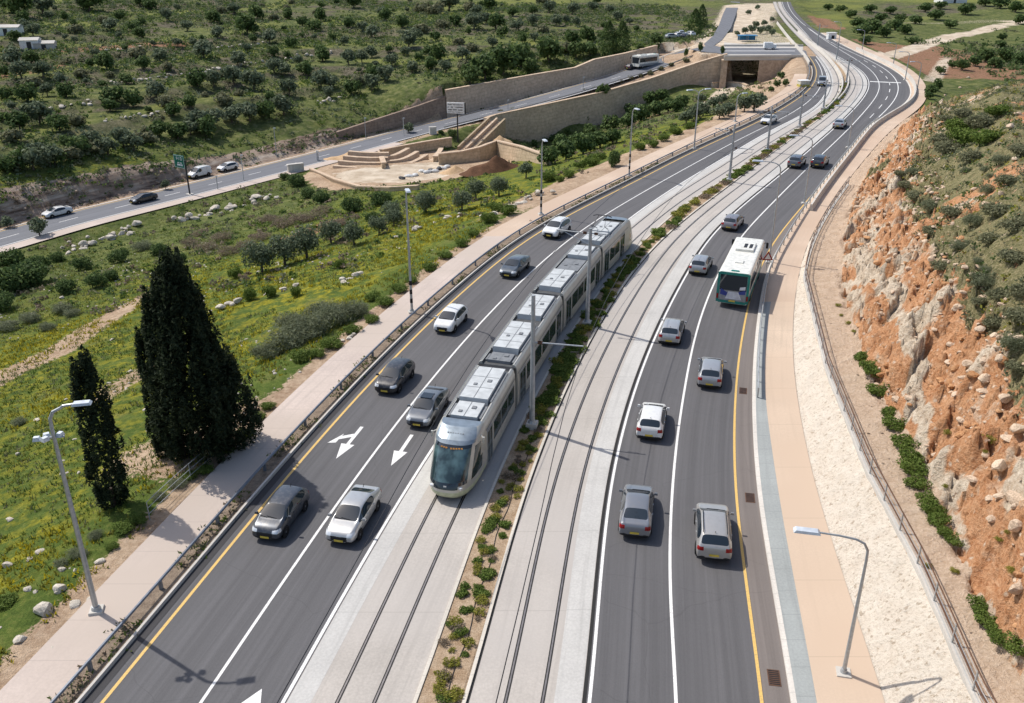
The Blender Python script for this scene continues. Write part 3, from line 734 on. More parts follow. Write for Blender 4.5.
pale = np.maximum(pale, near_px([(930,85,-1),(938,72,-1),(948,56,-1.5)], 3)*.6)
pale = np.maximum(pale, near_px([(720,42,0),(735,24,0),(742,6,0)], 12)*.75)
pale = np.maximum(pale, near_px([(745,26,0),(752,12,0),(765,4,0)], 16)*.62)
pale = np.maximum(pale, near_px([(700,112,-7),(726,92,-7),(748,80,-7)], 4)*.8)
pale = np.maximum(pale, near_px([(870,20,-1),(930,22,-2),(990,19,-2)], 7)*.45)
pale = np.maximum(pale, near_px([(620,44,-.5),(690,46,0)], 5)*.7)
red = near_px([(850,48,-1),(905,52,-1.2),(930,66,-1)], 34)*.72*rightside
red = np.maximum(red, near_px([(20,52,0),(90,48,0.5),(170,42,.6)], 8)*.75)
red = np.maximum(red, near_px([(5,75,-1),(60,60,0)], 6)*.55)
red = np.maximum(red, near_px([(300,232,-7),(330,226,-7)], 5)*.6); red = np.maximum(red, near_px([(820,16,0),(832,27,0)], 7)*.8)
red = np.maximum(red, near_px([(655,108,-8),(600,122,-11)], 7)*.55)
rock = ((t2 < T_RAMP+2) & (s2 > 4))*(1-sstep(9.5, 12.5, s2))*sstep(4.5, 6.5, s2)
rock = rock*(1-sstep(T_RAMP-34, T_RAMP-16, t2))
rock = np.maximum(rock, hillm*sstep(.62, 1.1, slope)*.62)
wild = np.maximum(hillm, sstep(150, 190, GY)); wild = np.maximum(wild, (1-hillm)*sstep(-7.5, -10.5, GZ)*.75); wild = np.maximum(wild, rightside*1.0)
green_field = near_px([(655,12,0),(690,20,0),(640,30,0)], 26)+near_px([(560,28,0),(620,24,0)], 16)
wild = np.clip(wild-np.clip(green_field, 0, 1)*.55, 0, 1)
flower = (1-wild)*np.clip(.35+1.1*(fbm(GX*.045, GY*.07, 77, 3)-.35), 0, 1)*sstep(2.5, 7, sd)
_n = fbm(GX*.012, GY*.012, 3, 3)*2.4+fbm(GX*.05, GY*.05, 5, 2)*.5; _q = (tps(GX, GY)+_n)/2.1; _fr = _q-np.floor(_q)
riser = sstep(18, 40, s2)*sstep(.5, .62, _fr)*(1-sstep(.93, 1, _fr))
tread = sstep(18, 40, s2)*(1-sstep(.38, .5, _fr))*sstep(.02, .1, _fr)
terrain = grid_mesh('terrain', GX, GY, GZ, 'ground', dict(dirt=dirt, pale=pale, red=red, rock=rock, wild=wild, flower=flower, riser=riser, tread=tread))
# fine mesh of the right hand slope: rows along the road, columns away from it
ry = axis([(RY0, 70, .19), (70, 110, .32), (110, RY1, .7)])
ru = np.concatenate([np.linspace(0, 7, 40)[:-1], np.linspace(7, 26, 112)[:-1], np.linspace(26, 72, 66)])
RX = cS0.X(ry)[:, None]+.18+ru[None, :]; RYY = np.repeat(ry[:, None], len(ru), 1); RZ = hr(RX, RYY)
_, RK = zr(RX, RYY)
m = (ru > 66)[None, :]; RZ = np.where(m, RZ-(ru[None, :]-66)*.9, RZ)
bank = (RK < .98)*1.0*(RYY < 88)+(RK < .98)*.3*(RYY >= 88); bench = ((RK >= .9) & (RK < 2.04))*1.0; bench = np.maximum(bench, (RK < 1)*(RYY >= 88)*1.0)
lime = np.clip(.30+.55*np.exp(-((RK-2.14)/.10)**2)*(RYY > 30)+.62*sstep(2.35, 2.75, RK)*sstep(.38, .6, fbm(RX*.3, RYY*.3, 55, 3)), 0, 1)
lime = np.maximum(lime, .75*((RK > 1.9) & (RK < 3.1) & (RYY > 72) & (RYY < 100)))
_cb = [G(*q) for q in ((838,215,.9),(850,240,1.6),(875,280,2.6),(898,318,3.4),(911,370,3.6),(921,430,3.5),(932,480,3.7),(948,540,3.9),(968,600,4.0),(995,680,4.0))]; _cb.sort(key=lambda q: q.y)
_cx = np.interp(RYY, [q.x for q in _cb][0:0] or [q.y for q in _cb], [q.x for q in _cb])
lime = np.clip(lime*.72, 0, 1); lime = np.maximum(lime, 1.25*np.exp(-((RX-_cx-(fbm(RYY*.35, RX*.2, 14, 3)-.5)*1.6)/.62)**2)*(RYY < 74))
lime = lime-.25*sstep(.5, .7, fbm(RX*.18, RYY*.12, 66, 3))
scrub = np.clip(sstep(2.95, 3.2, RK)*.85-.5*sstep(.55, .75, fbm(RX*.16, RYY*.16, 45, 3)), 0, 1)
scrub = np.maximum(scrub, .8*((RYY > 104) & (RK > 2.1) & (RK < 3.3))*sstep(.42, .55, fbm(RX*.12, RYY*.12, 46, 2)))
hillside = grid_mesh('hillside', RX, RYY, RZ, 'rock_cut', dict(bank=bank, bench=bench, lime=lime, scrub=scrub))
# ------------------------------------------------------------------ vehicles
def m_car(key, c, metal=.45, rough=.32):
    k = NT(key); f = k.noise(.9, 2, .5, k.obj())
    dust = k.ramp(k.noise(3.5, 4, .65, k.obj()), [(.45, (0, 0, 0)), (.8, (.22, .22, .22))])
    sp = k.n('SeparateXYZ'); k.l(k.obj(), sp.inputs[0]); g = None
    side = k.math('GREATER_THAN', k.math('ABSOLUTE', sp.outputs[1]), .74)
    for xd in (.98, -.12, -1.12):
        d = k.math('LESS_THAN', k.math('ABSOLUTE', k.math('SUBTRACT', sp.outputs[0], xd)), .014); g = d if g is None else k.math('MAXIMUM', g, d)
    g = k.math('MULTIPLY', g, side)
    c2 = k.mix(dust, c, (.32, .29, .25))
    k.base(k.mix(k.math('MULTIPLY', g, .8), c2, (.01, .01, .01))).set(rough, metal, .5, .8); k.done(key)
m_car('paint_graphite', (.052, .060, .074)); m_car('paint_silver', (.50, .50, .49), .5); m_car('paint_black', (.022, .024, .028), .3)
m_car('paint_grey', (.15, .165, .185)); m_car('paint_white', (.74, .74, .72), 0, .3); m_car('paint_bluegrey', (.085, .105, .125))
m_car('paint_champagne', (.46, .445, .42), .45); m_car('paint_palegrey', (.42, .43, .44), .45); m_car('paint_midgrey', (.24, .25, .27), .45)
m_car('paint_mauve', (.30, .285, .30), .4)
k = NT('car_glass'); k.base((.018, .027, .036)).set(.03, 0, .6); k.b.inputs['IOR'].default_value = 1.6; k.done('car_glass')
STN = {  # x/L, width, underside, belt, top, roof width
 'hatch': [(-.5,.80,.36,.62,.72,.70),(-.487,.93,.24,.82,.96,.74),(-.46,.98,.22,.96,1.08,.77),(-.365,1,.20,1.0,1.42,.69),(-.22,1,.18,.985,1.49,.70),(-.04,1,.18,.965,1.505,.70),(.085,1,.18,.955,1.45,.69),(.30,.99,.18,.955,1.05,.80),(.40,.97,.19,.88,.97,.76),(.458,.93,.21,.77,.86,.70),(.488,.85,.24,.66,.74,.64),(.5,.74,.30,.52,.60,.58)],
 'sedan': [(-.5,.80,.38,.66,.80,.70),(-.488,.93,.25,.84,1.0,.76),(-.46,.97,.23,.97,1.10,.78),(-.385,.99,.21,.99,1.12,.76),(-.235,1,.20,.98,1.36,.67),(-.07,1,.18,.96,1.44,.68),(.01,1,.18,.95,1.45,.68),(.075,1,.18,.945,1.41,.67),(.275,.99,.18,.935,1.02,.80),(.385,.97,.19,.86,.95,.76),(.455,.92,.21,.75,.84,.70),(.488,.84,.24,.64,.72,.64),(.5,.72,.30,.51,.58,.56)],
 'suv': [(-.5,.82,.42,.72,.84,.72),(-.488,.95,.30,.92,1.08,.76),(-.465,.985,.28,1.06,1.18,.79),(-.385,1,.26,1.10,1.56,.71),(-.22,1,.24,1.09,1.645,.72),(-.03,1,.24,1.07,1.65,.72),(.085,1,.24,1.06,1.60,.71),(.275,.99,.24,1.05,1.15,.82),(.39,.98,.25,.98,1.08,.78),(.458,.95,.27,.87,.97,.72),(.488,.88,.30,.75,.84,.66),(.5,.76,.36,.60,.68,.60)],
 'van': [(-.5,.86,.40,.80,.95,.80),(-.493,.96,.30,1.0,1.25,.84),(-.485,.985,.28,1.10,1.40,.86),(-.465,1,.26,1.12,1.86,.84),(-.22,1,.24,1.10,1.92,.84),(.0,1,.24,1.08,1.92,.83),(.13,1,.24,1.06,1.84,.80),(.315,.99,.24,1.02,1.14,.82),(.41,.97,.25,.90,1.02,.78),(.465,.92,.27,.78,.90,.72),(.49,.85,.30,.66,.76,.66),(.5,.74,.36,.55,.62,.60)],
}
DIM = {'hatch': (4.15, 1.76), 'sedan': (4.6, 1.80), 'suv': (4.5, 1.86), 'van': (4.5, 1.82)}
def wheel(parent, x, y, r=.32, w=.21):
    t = MB(); sgn = 1 if y > 0 else -1; n = 20
    prof = [(-w/2, r*.72), (-w/2, r*.93), (-w/2+.03, r), (w/2-.03, r), (w/2, r*.93), (w/2, r*.72)]
    vs = []; fs = []
    for i in range(n):
        a = 2*math.pi*i/n
        for (dy, rr) in prof: vs.append((rr*math.cos(a), dy*sgn, rr*math.sin(a)))
    m = len(prof)
    for i in range(n):
        for k in range(m): fs.append((i*m+k, i*m+(k+1) % m, ((i+1) % n)*m+(k+1) % m, ((i+1) % n)*m+k))
    t.add(vs, fs); o = t.build('wheel', 'tyre', parent, smooth=True); o.location = (x, y, r)
    rm = MB(); yo = (w/2-.035)*sgn; c = [(0, yo+.015*sgn, 0)]; ring = [(r*.72*math.cos(2*math.pi*i/n), yo, r*.72*math.sin(2*math.pi*i/n)) for i in range(n)]
    rm.add(c+ring, [(0, 1+i, 1+(i+1) % n) for i in range(n)]); rm.build('rim', 'rim', o)
    return o
def make_car(kind, paint, loc, rz, label, cat='car', group=None, name='parked_car', sunroof=False, rails=False, blackroof=False, detail=True, scale=1.0):
    L, Wd = DIM[kind]; hw = Wd/2; S = STN[kind]; van = kind == 'van'
    root = empty(name, loc, rz, label, cat, group)
    near = detail and Vector(loc).y < 75
    V = []
    for (fx, wf, zb, zl, zt, wr) in S:
        w = hw*wf; x = fx*L; wt = hw*wr
        d = zt-zl
        half = [(0, zb), (w*.80, zb), (w*.985, zb+.13), (w, zb+(zl-zb)*.55), (w*.975, zl), (w*.975+(wt-w*.975)*.84, zl+d*.80), (wt, zt-min(.05, d*.12)), (wt*.72, zt-min(.02, d*.05)), (0, zt)]
        V.append([(x, a, b) for a, b in half]+[(x, -a, b) for a, b in half[-2:0:-1]])
    n = len(V[0]); ns = len(S); roofs = [i for i in range(ns) if S[i][4] > (1.3 if kind != 'suv' else 1.5)]
    a, b = roofs[0], roofs[-1]
    verts = [p for r in V for p in r]; faces = []; mi = []
    for i in range(ns-1):
        for k in range(n):
            faces.append((i*n+k, (i+1)*n+k, (i+1)*n+(k+1) % n, i*n+(k+1) % n))
            row = k if k < 8 else n-1-k
            m = 0
            if a <= i <= b and row == 4 and not (van and i < b-1): m = 1
            if i == b and row in (6, 7): m = 2
            if i == a-1 and row in (6, 7): m = 3
            if row in (0, 1): m = 4
            mi.append(m)
    faces += [tuple(range(n))[::-1], tuple((ns-1)*n+k for k in range(n))]; mi += [0, 0]
    me = bpy.data.meshes.new('cage'); me.from_pydata(verts, [], faces); 
    for _ in range(5): me.materials.append(None)
    me.polygons.foreach_set('material_index', mi)
    bm = bmesh.new(); bm.from_mesh(me); bmesh.ops.recalc_face_normals(bm, faces=bm.faces)
    cl = bm.edges.layers.float.get('crease_edge') or bm.edges.layers.float.new('crease_edge')
    for e in bm.edges:
        ms = {f.material_index for f in e.link_faces}
        if len(ms) > 1 and ms & {1, 2, 3}: e[cl] = .55
    bm.to_mesh(me); bm.free()
    ob = bpy.data.objects.new('cage', me); COL.objects.link(ob); md = ob.modifiers.new('s', 'SUBSURF'); md.levels = 3 if near else 2; md.render_levels = 3
    ev = ob.evaluated_get(bpy.context.evaluated_depsgraph_get()); sm = bpy.data.meshes.new_from_object(ev)
    co = np.empty(len(sm.vertices)*3); sm.vertices.foreach_get('co', co); co = co.reshape(-1, 3)
    polys = [tuple(p.vertices) for p in sm.polygons]; pm = [p.material_index for p in sm.polygons]
    bpy.data.objects.remove(ob); bpy.data.meshes.remove(me); bpy.data.meshes.remove(sm)
    def sub(sel, nm, mat, par):
        ids = sorted({v for f in sel for v in f}); mp = {v: i for i, v in enumerate(ids)}
        mb = MB(); mb.add([co[v] for v in ids], [tuple(mp[v] for v in f) for f in sel]); return mb.build(nm, mat, par, smooth=True, recalc=False)
    cen = [co[list(f)].mean(0) for f in polys]
    zh = S[-3][4]; zt_ = S[2][4]
    if detail:      # lamps and grille are patches of the body's own skin
        for i, c in enumerate(cen):
            if pm[i]: continue
            ay = abs(c[1])/hw
            if c[0] > .405*L and zh-.20 < c[2] < zh-.005-.10*(1-ay) and ay > .50: pm[i] = 5
            elif c[0] > .46*L and .36 < c[2] < zh-.20 and ay < .52: pm[i] = 6
            elif c[0] < -.445*L and zt_-.33 < c[2] < zt_-.12 and ay > .60: pm[i] = 7
            elif c[0] < -.46*L and c[2] < .45 and ay < .8: pm[i] = 8
    body = sub([f for f, m in zip(polys, pm) if m == 0], 'body', paint, root)
    sub([f for f, m, c in zip(polys, pm, cen) if m == 1 and c[1] > 0], 'side_window', 'car_glass', root)
    sub([f for f, m, c in zip(polys, pm, cen) if m == 1 and c[1] < 0], 'side_window', 'car_glass', root)
    sub([f for f, m in zip(polys, pm) if m == 2], 'windscreen', 'car_glass', root)
    if not van or True: sub([f for f, m in zip(polys, pm) if m == 3], 'rear_window', 'car_glass', root)
    sub([f for f, m in zip(polys, pm) if m == 4], 'underbody', 'trim', root)
    r = .34 if kind in ('suv', 'van') else .315
    for x in (-.295*L, .305*L):
        for s in (-1, 1):
            wheel(root, x, s*(hw-.085), r)
    for x in (-.295*L, .305*L):   # dark wheel arch openings
        for s in (-1, 1):
            ar = MB()
            N = 20; ring = [(x+(r+.055)*math.cos(math.pi*i/(N-1)-0.0)*1.0, s*(hw-.004), r+.01+(r+.055)*math.sin(math.pi*i/(N-1))) for i in range(N)]
            ring2 = [(p[0], s*(hw-.12), p[2]) for p in ring]
            ar.add(ring+ring2+[(x+r+.05, s*(hw-.004), .12), (x-r-.05, s*(hw-.004), .12)], [tuple(range(N))+(N*2+1, N*2)])
            ar.build('wheel_arch', 'black', root, recalc=False)
    if detail:
        for s in (-1, 1):
            for cl_, nm, mt in ((5, 'headlight', 'head_lamp'), (7, 'tail_light', 'red_lamp')):
                q = [f for f, m, c in zip(polys, pm, cen) if m == cl_ and c[1]*s > 0]
                if q: sub(q, nm, mt, root)
            mr = MB(); mr.box((.215*L, s*(hw+.10), S[-5][3]+.10), (.13, .20, .13), taper=.75); mr.box((.215*L, s*(hw+.01), S[-5][3]+.06), (.05, .12, .04)); mr.build('wing_mirror', paint, root)
        for cl_, nm, mt in ((6, 'grille', 'trim'), (8, 'rear_bumper', 'trim')):
            q = [f for f, m in zip(polys, pm) if m == cl_]
            if q: sub(q, nm, mt, root)
        for x, z, nm in ((.503*L, S[-1][2]+.10, 0), (-.503*L, S[0][3]-.10, 1)):
            p = MB(); p.box((x, 0, z), (.02, .50, .12)); p.build('number_plate', 'plate', root)
        an = MB(); an.tube([(-.33*L, 0, S[a][4]-.01), (-.36*L, 0, S[a][4]+.13)], .018, 5); an.build('antenna', 'trim', root)
        wp = MB(); xa_ = S[b+1][0]*L-.02
        wp.tube([(xa_-.02, .35, S[b+1][4]+.03), (xa_-.09, -.25, S[b+1][4]+.075)], .016, 4); wp.tube([(xa_-.02, -.2, S[b+1][4]+.03), (xa_-.09, -.62, S[b+1][4]+.055)], .016, 4); wp.build('wiper', 'trim', root)
        for s in (-1, 1):
            for x in (.035*L, -.17*L): hd = MB(); hd.box((x, s*(hw+.0), S[5][3]-.10), (.16, .03, .03)); hd.build('door_handle', paint, root)
    if sunroof:
        s = MB(); s.box((-.0*L, 0, S[(a+b)//2][4]+.0), (.75, hw*.92, .03), taper=.95); s.build('sunroof', 'car_glass', root)
    if rails:
        for s in (-1, 1):
            q = MB(); zt = S[(a+b)//2][4]; q.tube([(S[a][0]*L+.1, s*hw*.66, zt-.05), (S[a][0]*L+.25, s*hw*.66, zt+.03), (S[b][0]*L-.2, s*hw*.65, zt+.02), (S[b][0]*L, s*hw*.65, zt-.06)], .025, 6); q.build('roof_rail', 'trim', root)
    if scale != 1: root.scale = (scale,)*3
    return root
def on_road(px, py, cv, toward, z=.65):
    p = G(px, py, z); h = cv.head(p.y); return Vector((p.x, p.y, .014)), math.pi/2-h+(math.pi if toward else 0)
CARS = [
 ('hatch', 'paint_graphite', 281, 511, 1, 'dark grey hatchback alone beside the left yellow line, nearest the camera', dict()),
 ('sedan', 'paint_silver', 354, 512, 1, 'silver saloon heading towards the camera just left of the tram track', dict()),
 ('hatch', 'paint_black', 395, 375, 1, 'black hatchback by the left yellow line, ahead of the white hatchback', dict()),
 ('sedan', 'paint_grey', 428, 405, 1, 'mid grey saloon with a dark sunroof, beside the tram cab', dict(sunroof=True)),
 ('hatch', 'paint_white', 451, 318, 1, 'white hatchback coming towards the camera left of the tram', dict()),
 ('sedan', 'paint_bluegrey', 515, 265, 1, 'slate blue saloon following the white hatchback beside the tram', dict()),
 ('suv', 'paint_white', 557, 228, 1, 'white sport utility car passing the rear end of the tram', dict(rails=True)),
 ('sedan', 'paint_white', 769, 119, 1, 'small white saloon far off in the left carriageway before the bend', dict()),
 ('van', 'paint_palegrey', 822, 82, 1, 'pale grey van far off on the bend of the left carriageway', dict()),
 ('sedan', 'paint_midgrey', 637, 507, 0, 'grey saloon seen from behind, beside the right tram track', dict()),
 ('suv', 'paint_champagne', 713, 529, 0, 'silver estate car seen from behind next to the right yellow line', dict(rails=True)),
 ('hatch', 'paint_white', 652, 418, 0, 'white hatchback seen from behind with a dark rear window', dict()),
 ('hatch', 'paint_palegrey', 711, 370, 0, 'silver hatchback seen from behind, in the outer lane below the bus', dict()),
 ('hatch', 'paint_silver', 672, 329, 0, 'pale silver hatchback seen from behind, in the inner lane below the bus', dict()),
 ('hatch', 'paint_palegrey', 701, 263, 0, 'light blue grey hatchback driving beside the bus', dict()),
 ('hatch', 'paint_mauve', 733, 221, 0, 'mauve grey hatchback just ahead of the bus in the inner lane', dict()),
 ('suv', 'paint_grey', 797, 161, 0, 'dark grey car in the inner lane, one of two driving side by side', dict()),
 ('suv', 'paint_graphite', 820, 161, 0, 'blackish car in the outer lane, one of two driving side by side', dict()),
 ('sedan', 'paint_palegrey', 840, 123, 0, 'pale grey saloon furthest along the right carriageway', dict()),
]
for (kd, pt, px, py, tw, lb, kw) in CARS:
    cv = cC if px < 600 and tw else (cE if tw else cQ)
    loc, rz = on_road(px, py, cv, tw); make_car(kd, pt, loc, rz, lb, 'car' if kd != 'van' else 'van', 'vehicles on the dual carriageway', 'car' if kd != 'van' else 'van', scale=.92, **kw)

# ---- bus, seen from behind
simple('bus_white', (.74, .73, .66), .4, coat=.4); simple('bus_green', (.02, .22, .18), .4, coat=.4); simple('bus_ad_blue', (.05, .07, .28), .5); simple('bus_ad_white', (.66, .67, .70), .5); simple('bus_grey', (.30, .31, .31), .5)
def rounded(mb, c, d, r, mi=0, seg=3):
    """box whose four long upright-in-section edges (along x) are rounded"""
    x0, x1 = c[0]-d[0]/2, c[0]+d[0]/2; w, h = d[1]/2, d[2]/2; prof = []
    for sx, sy, a0 in ((1, 1, 0), (-1, 1, 90), (-1, -1, 180), (1, -1, 270)):
        for k in range(seg+1):
            a = math.radians(a0+90*k/seg); prof.append((c[1]+sx*(w-r)+r*math.cos(a), c[2]+sy*(h-r)+r*math.sin(a)))
    n = len(prof); mb.add([(x0, a, b) for a, b in prof]+[(x1, a, b) for a, b in prof], [(k, (k+1) % n, n+(k+1) % n, n+k) for k in range(n)]+[tuple(range(n)), tuple(n+k for k in range(n))], mi)
def make_bus(loc, rz, label, L=9.6, name='bus', ad=True):
    r = empty(name, loc, rz, label, 'bus'); hw = 1.26; Hh = 3.05
    b = MB(); rounded(b, (0, 0, .38+(Hh-.38)/2), (L, 2*hw, Hh-.38), .2); body = b.build('body', 'bus_white', r)
    for s in (-1, 1):
        w = MB(); w.box((.15, s*(hw+.004), 1.95), (L-.9, .02, 1.05)); w.build('side_window', 'car_glass', r)
        sk = MB(); sk.box((0, s*(hw+.005), .72), (L-.5, .022, .50)); sk.build('side_skirt', 'bus_green' if ad else 'bus_grey', r)
        pl = MB()
        for i in range(1, 6): pl.box((-L/2+.6+i*(L-1.1)/6, s*(hw+.012), 1.95), (.09, .02, 1.06))
        pl.build('window_pillar', 'trim', r)
        for x in (-L*.28, L*.30): wheel(r, x, s*(hw-.13), .48, .28)
        m = MB(); m.tube([(L/2-.1, s*hw, 2.75), (L/2+.35, s*(hw+.22), 2.7)], .03, 6); m.box((L/2+.36, s*(hw+.24), 2.42), (.12, .2, .5)); m.build('wing_mirror', 'trim', r)
    f = MB(); x = -L/2
    for s in (-1, 1): f.box((x-.012, s*(hw-.08), 1.72), (.05, .20, 2.5))
    f.box((x-.012, 0, Hh-.13), (.05, 2*hw-.36, .2)); f.box((x-.012, 0, .52), (.05, 2*hw-.36, .22)); f.build('rear_frame', 'bus_green', r)
    g = MB(); g.box((x-.006, 0, 2.2), (.03, 2*hw-.40, 1.4)); rw = g.build('rear_window', 'car_glass', r)
    if ad:
        p = MB(); p.box((x-.008, 0, 1.06), (.034, 2*hw-.40, .84)); p.build('rear_panel', 'bus_grey', r)
        q = MB(); q.add([(x-.028, .95, 1.62), (x-.028, .30, 1.25), (x-.028, .42, 1.0), (x-.028, 1.0, 1.12)], [(0, 1, 2, 3)]); q.add([(x-.028, -.45, 1.45), (x-.028, -1.0, 1.62), (x-.028, -1.0, 1.28), (x-.028, -.35, 1.2)], [(0, 1, 2, 3)]); q.build('advert_panel', 'bus_ad_blue', r, recalc=False)
        q = MB(); q.add([(x-.031, .35, 1.42), (x-.031, -.45, 1.42), (x-.031, -.75, .78), (x-.031, .55, .78)], [(0, 1, 2, 3)]); q.add([(x-.031, -.55, 1.85), (x-.031, -.98, 1.95), (x-.031, -.98, 1.66), (x-.031, -.5, 1.6)], [(0, 1, 2, 3)]); q.build('advert_panel', 'bus_ad_white', r, recalc=False)
        l = MB()
        for s in (-1, 1): l.box((x-.04, s*(hw-.08), .95), (.03, .14, .42))
        l.build('tail_light', 'red_lamp', r); q = MB(); q.box((x-.04, 0, .62), (.03, .52, .13)); q.build('number_plate', 'plate', r)
    a = MB(); rounded(a, (L*.20, 0, Hh+.09), (2.2, 1.5, .2), .06); ac = a.build('roof_unit', 'bus_white', r)
    a = MB()
    for y in (-.42, .02): a.box((L*.20, y, Hh+.2), (1.1, .26, .03))
    a.build('roof_fan', 'trim', ac)
    a = MB(); a.box((-L*.22, 0, Hh+.05), (.7, .7, .1), taper=.9); a.build('roof_hatch', 'bus_white', r)
    a = MB(); a.box((x+.35, 0, Hh+.02), (.25, .8, .12), taper=.6); a.build('roof_spoiler', 'bus_green', r)
    w = MB(); w.box((L/2+.005, 0, 1.9), (.03, 2*hw-.25, 1.5)); w.build('windscreen', 'car_glass', r)
    return r
p = G(741, 272, 1.5); make_bus((p.x, p.y, .014), math.pi/2-cQ.head(p.y)-.02, 'white city bus with a teal rear frame in the outer right lane')

# ---- tram
simple('tram_body', (.50, .49, .44), .35, .25, .06, 1.5, coat=.3); simple('tram_skirt', (.40, .41, .37), .45, .1, .08); simple('tram_bumper', (.47, .50, .34), .45); simple('tram_visor', (.27, .32, .36), .28, .5)
simple('tram_roof', (.085, .088, .09), .7); simple('tram_unit', (.52, .54, .54), .55, .1, .1, 2); simple('tram_unit_dark', (.20, .21, .22), .6); simple('tram_frame', (.36, .37, .37), .4, .4)
k = NT('tram_glass'); k.base((.030, .048, .050)).set(.05, 0, .7); k.done('tram_glass')
k = NT('tram_screen'); k.base(k.ramp(k.noise(.9, 3, .6, k.obj()), [(.35, (.025, .045, .05)), (.65, (.10, .17, .18))])).set(.05, 0, .8); k.done('tram_screen')
k = NT('amber_display'); k.base((.3, .15, .04)); k.b.inputs['Emission Color'].default_value = (1, .45, .10, 1); k.b.inputs['Emission Strength'].default_value = .25; k.done('amber_display')
HW = 1.325
SEC = [(1.18, .26), (1.30, .42), (HW, .8), (HW, 2.25), (1.29, 2.9), (1.20, 3.16), (1.08, 3.26), (1.0, 3.25), (.96, 3.08), (0, 3.10)]
def tram_body(root, x0, x1, name, units, doors, wins):
    half = SEC; prof = half+[(-a, b) for a, b in half[-2::-1]]
    mb = MB(); n = len(prof); mb.add([(x0, a, b) for a, b in prof]+[(x1, a, b) for a, b in prof], [])
    mi = []
    for k_ in range(n-1):
        a, b = prof[k_], prof[k_+1]; top = min(abs(a[0]), abs(b[0])) < 1.0 and a[1] > 3
        mb.f.append((k_, k_+1, n+k_+1, n+k_)); mb.mi.append(1 if top else (2 if max(a[1], b[1]) < .85 else 0))
    mb.f += [tuple(range(n)), tuple(n+k_ for k_ in range(n))]; mb.mi += [0, 0]
    o = mb.build(name, ['tram_body', 'tram_roof', 'tram_skirt'], root)
    for s in (-1, 1):
        for (a, b) in wins:
            w = MB(); w.box(((a+b)/2, s*(HW-.008), 1.78), (b-a, .03, 1.16)); w.build('window', 'tram_glass', o)
            f = MB()
            nn = max(1, int((b-a)/1.5))
            for i in range(1, nn): f.box((a+(b-a)*i/nn, s*(HW+.009), 1.78), (.07, .012, 1.17))
            f.box(((a+b)/2, s*(HW+.006), 2.40), (b-a, .016, .07)); f.build('window_frame', 'tram_frame', o)
        for (a, b) in doors:
            d = MB(); d.box(((a+b)/2, s*(HW-.006), 1.40), (b-a-.14, .034, 1.98)); d.build('door', 'tram_glass', o)
            f = MB()
            for x in (a, b): f.box((x, s*(HW+.008), 1.42), (.09, .03, 2.06))
            f.box(((a+b)/2, s*(HW+.008), 1.42), (.05, .03, 2.0)); f.box(((a+b)/2, s*(HW+.008), 2.47), (b-a, .03, .09)); f.build('door_frame', 'tram_frame', o)
        h = MB(); h.tube([(x0+.1, s*1.13, 3.31), (x1-.1, s*1.13, 3.31)], .03, 5); h.build('roof_rail', 'tram_frame', o)
        d = MB(); d.box(((x0+x1)/2, s*(HW+.002), 2.66), (x1-x0-.2, .012, .05)); d.build('edge_strip', 'tram_unit_dark', o)  # rain gutter below the tram roof edge
    for (a, b, w, h, m) in units:
        u = MB(); cx = (a+b)/2; u.box((cx, 0, 3.08+h/2), (b-a, w, h), taper=.97)
        u_ = u.build('roof_unit', m, o)
        e = MB(); nseg = max(1, int((b-a)/1.1))
        for i in range(1, nseg): e.box((a+(b-a)*i/nseg, 0, 3.08+h+.004), (.04, w*.93, .012))
        e.box((cx, 0, 3.08+h+.006), ((b-a)*.96, .04, .012)); e.box((cx-.2, w*.2, 3.08+h+.02), (.3, .25, .05)); e.box((cx+.35, -w*.22, 3.08+h+.02), (.22, .2, .05)); e.build('panel_seam', 'tram_unit_dark', u_)
        if w < 1.8:
            for s in (-1, 1):
                q = MB(); q.box((cx, s*(w/2+.12), 3.08+h*.3), (b-a-.3, .12, h*.55)); q.build('cable_tray', 'tram_unit_dark', u_)
    return o
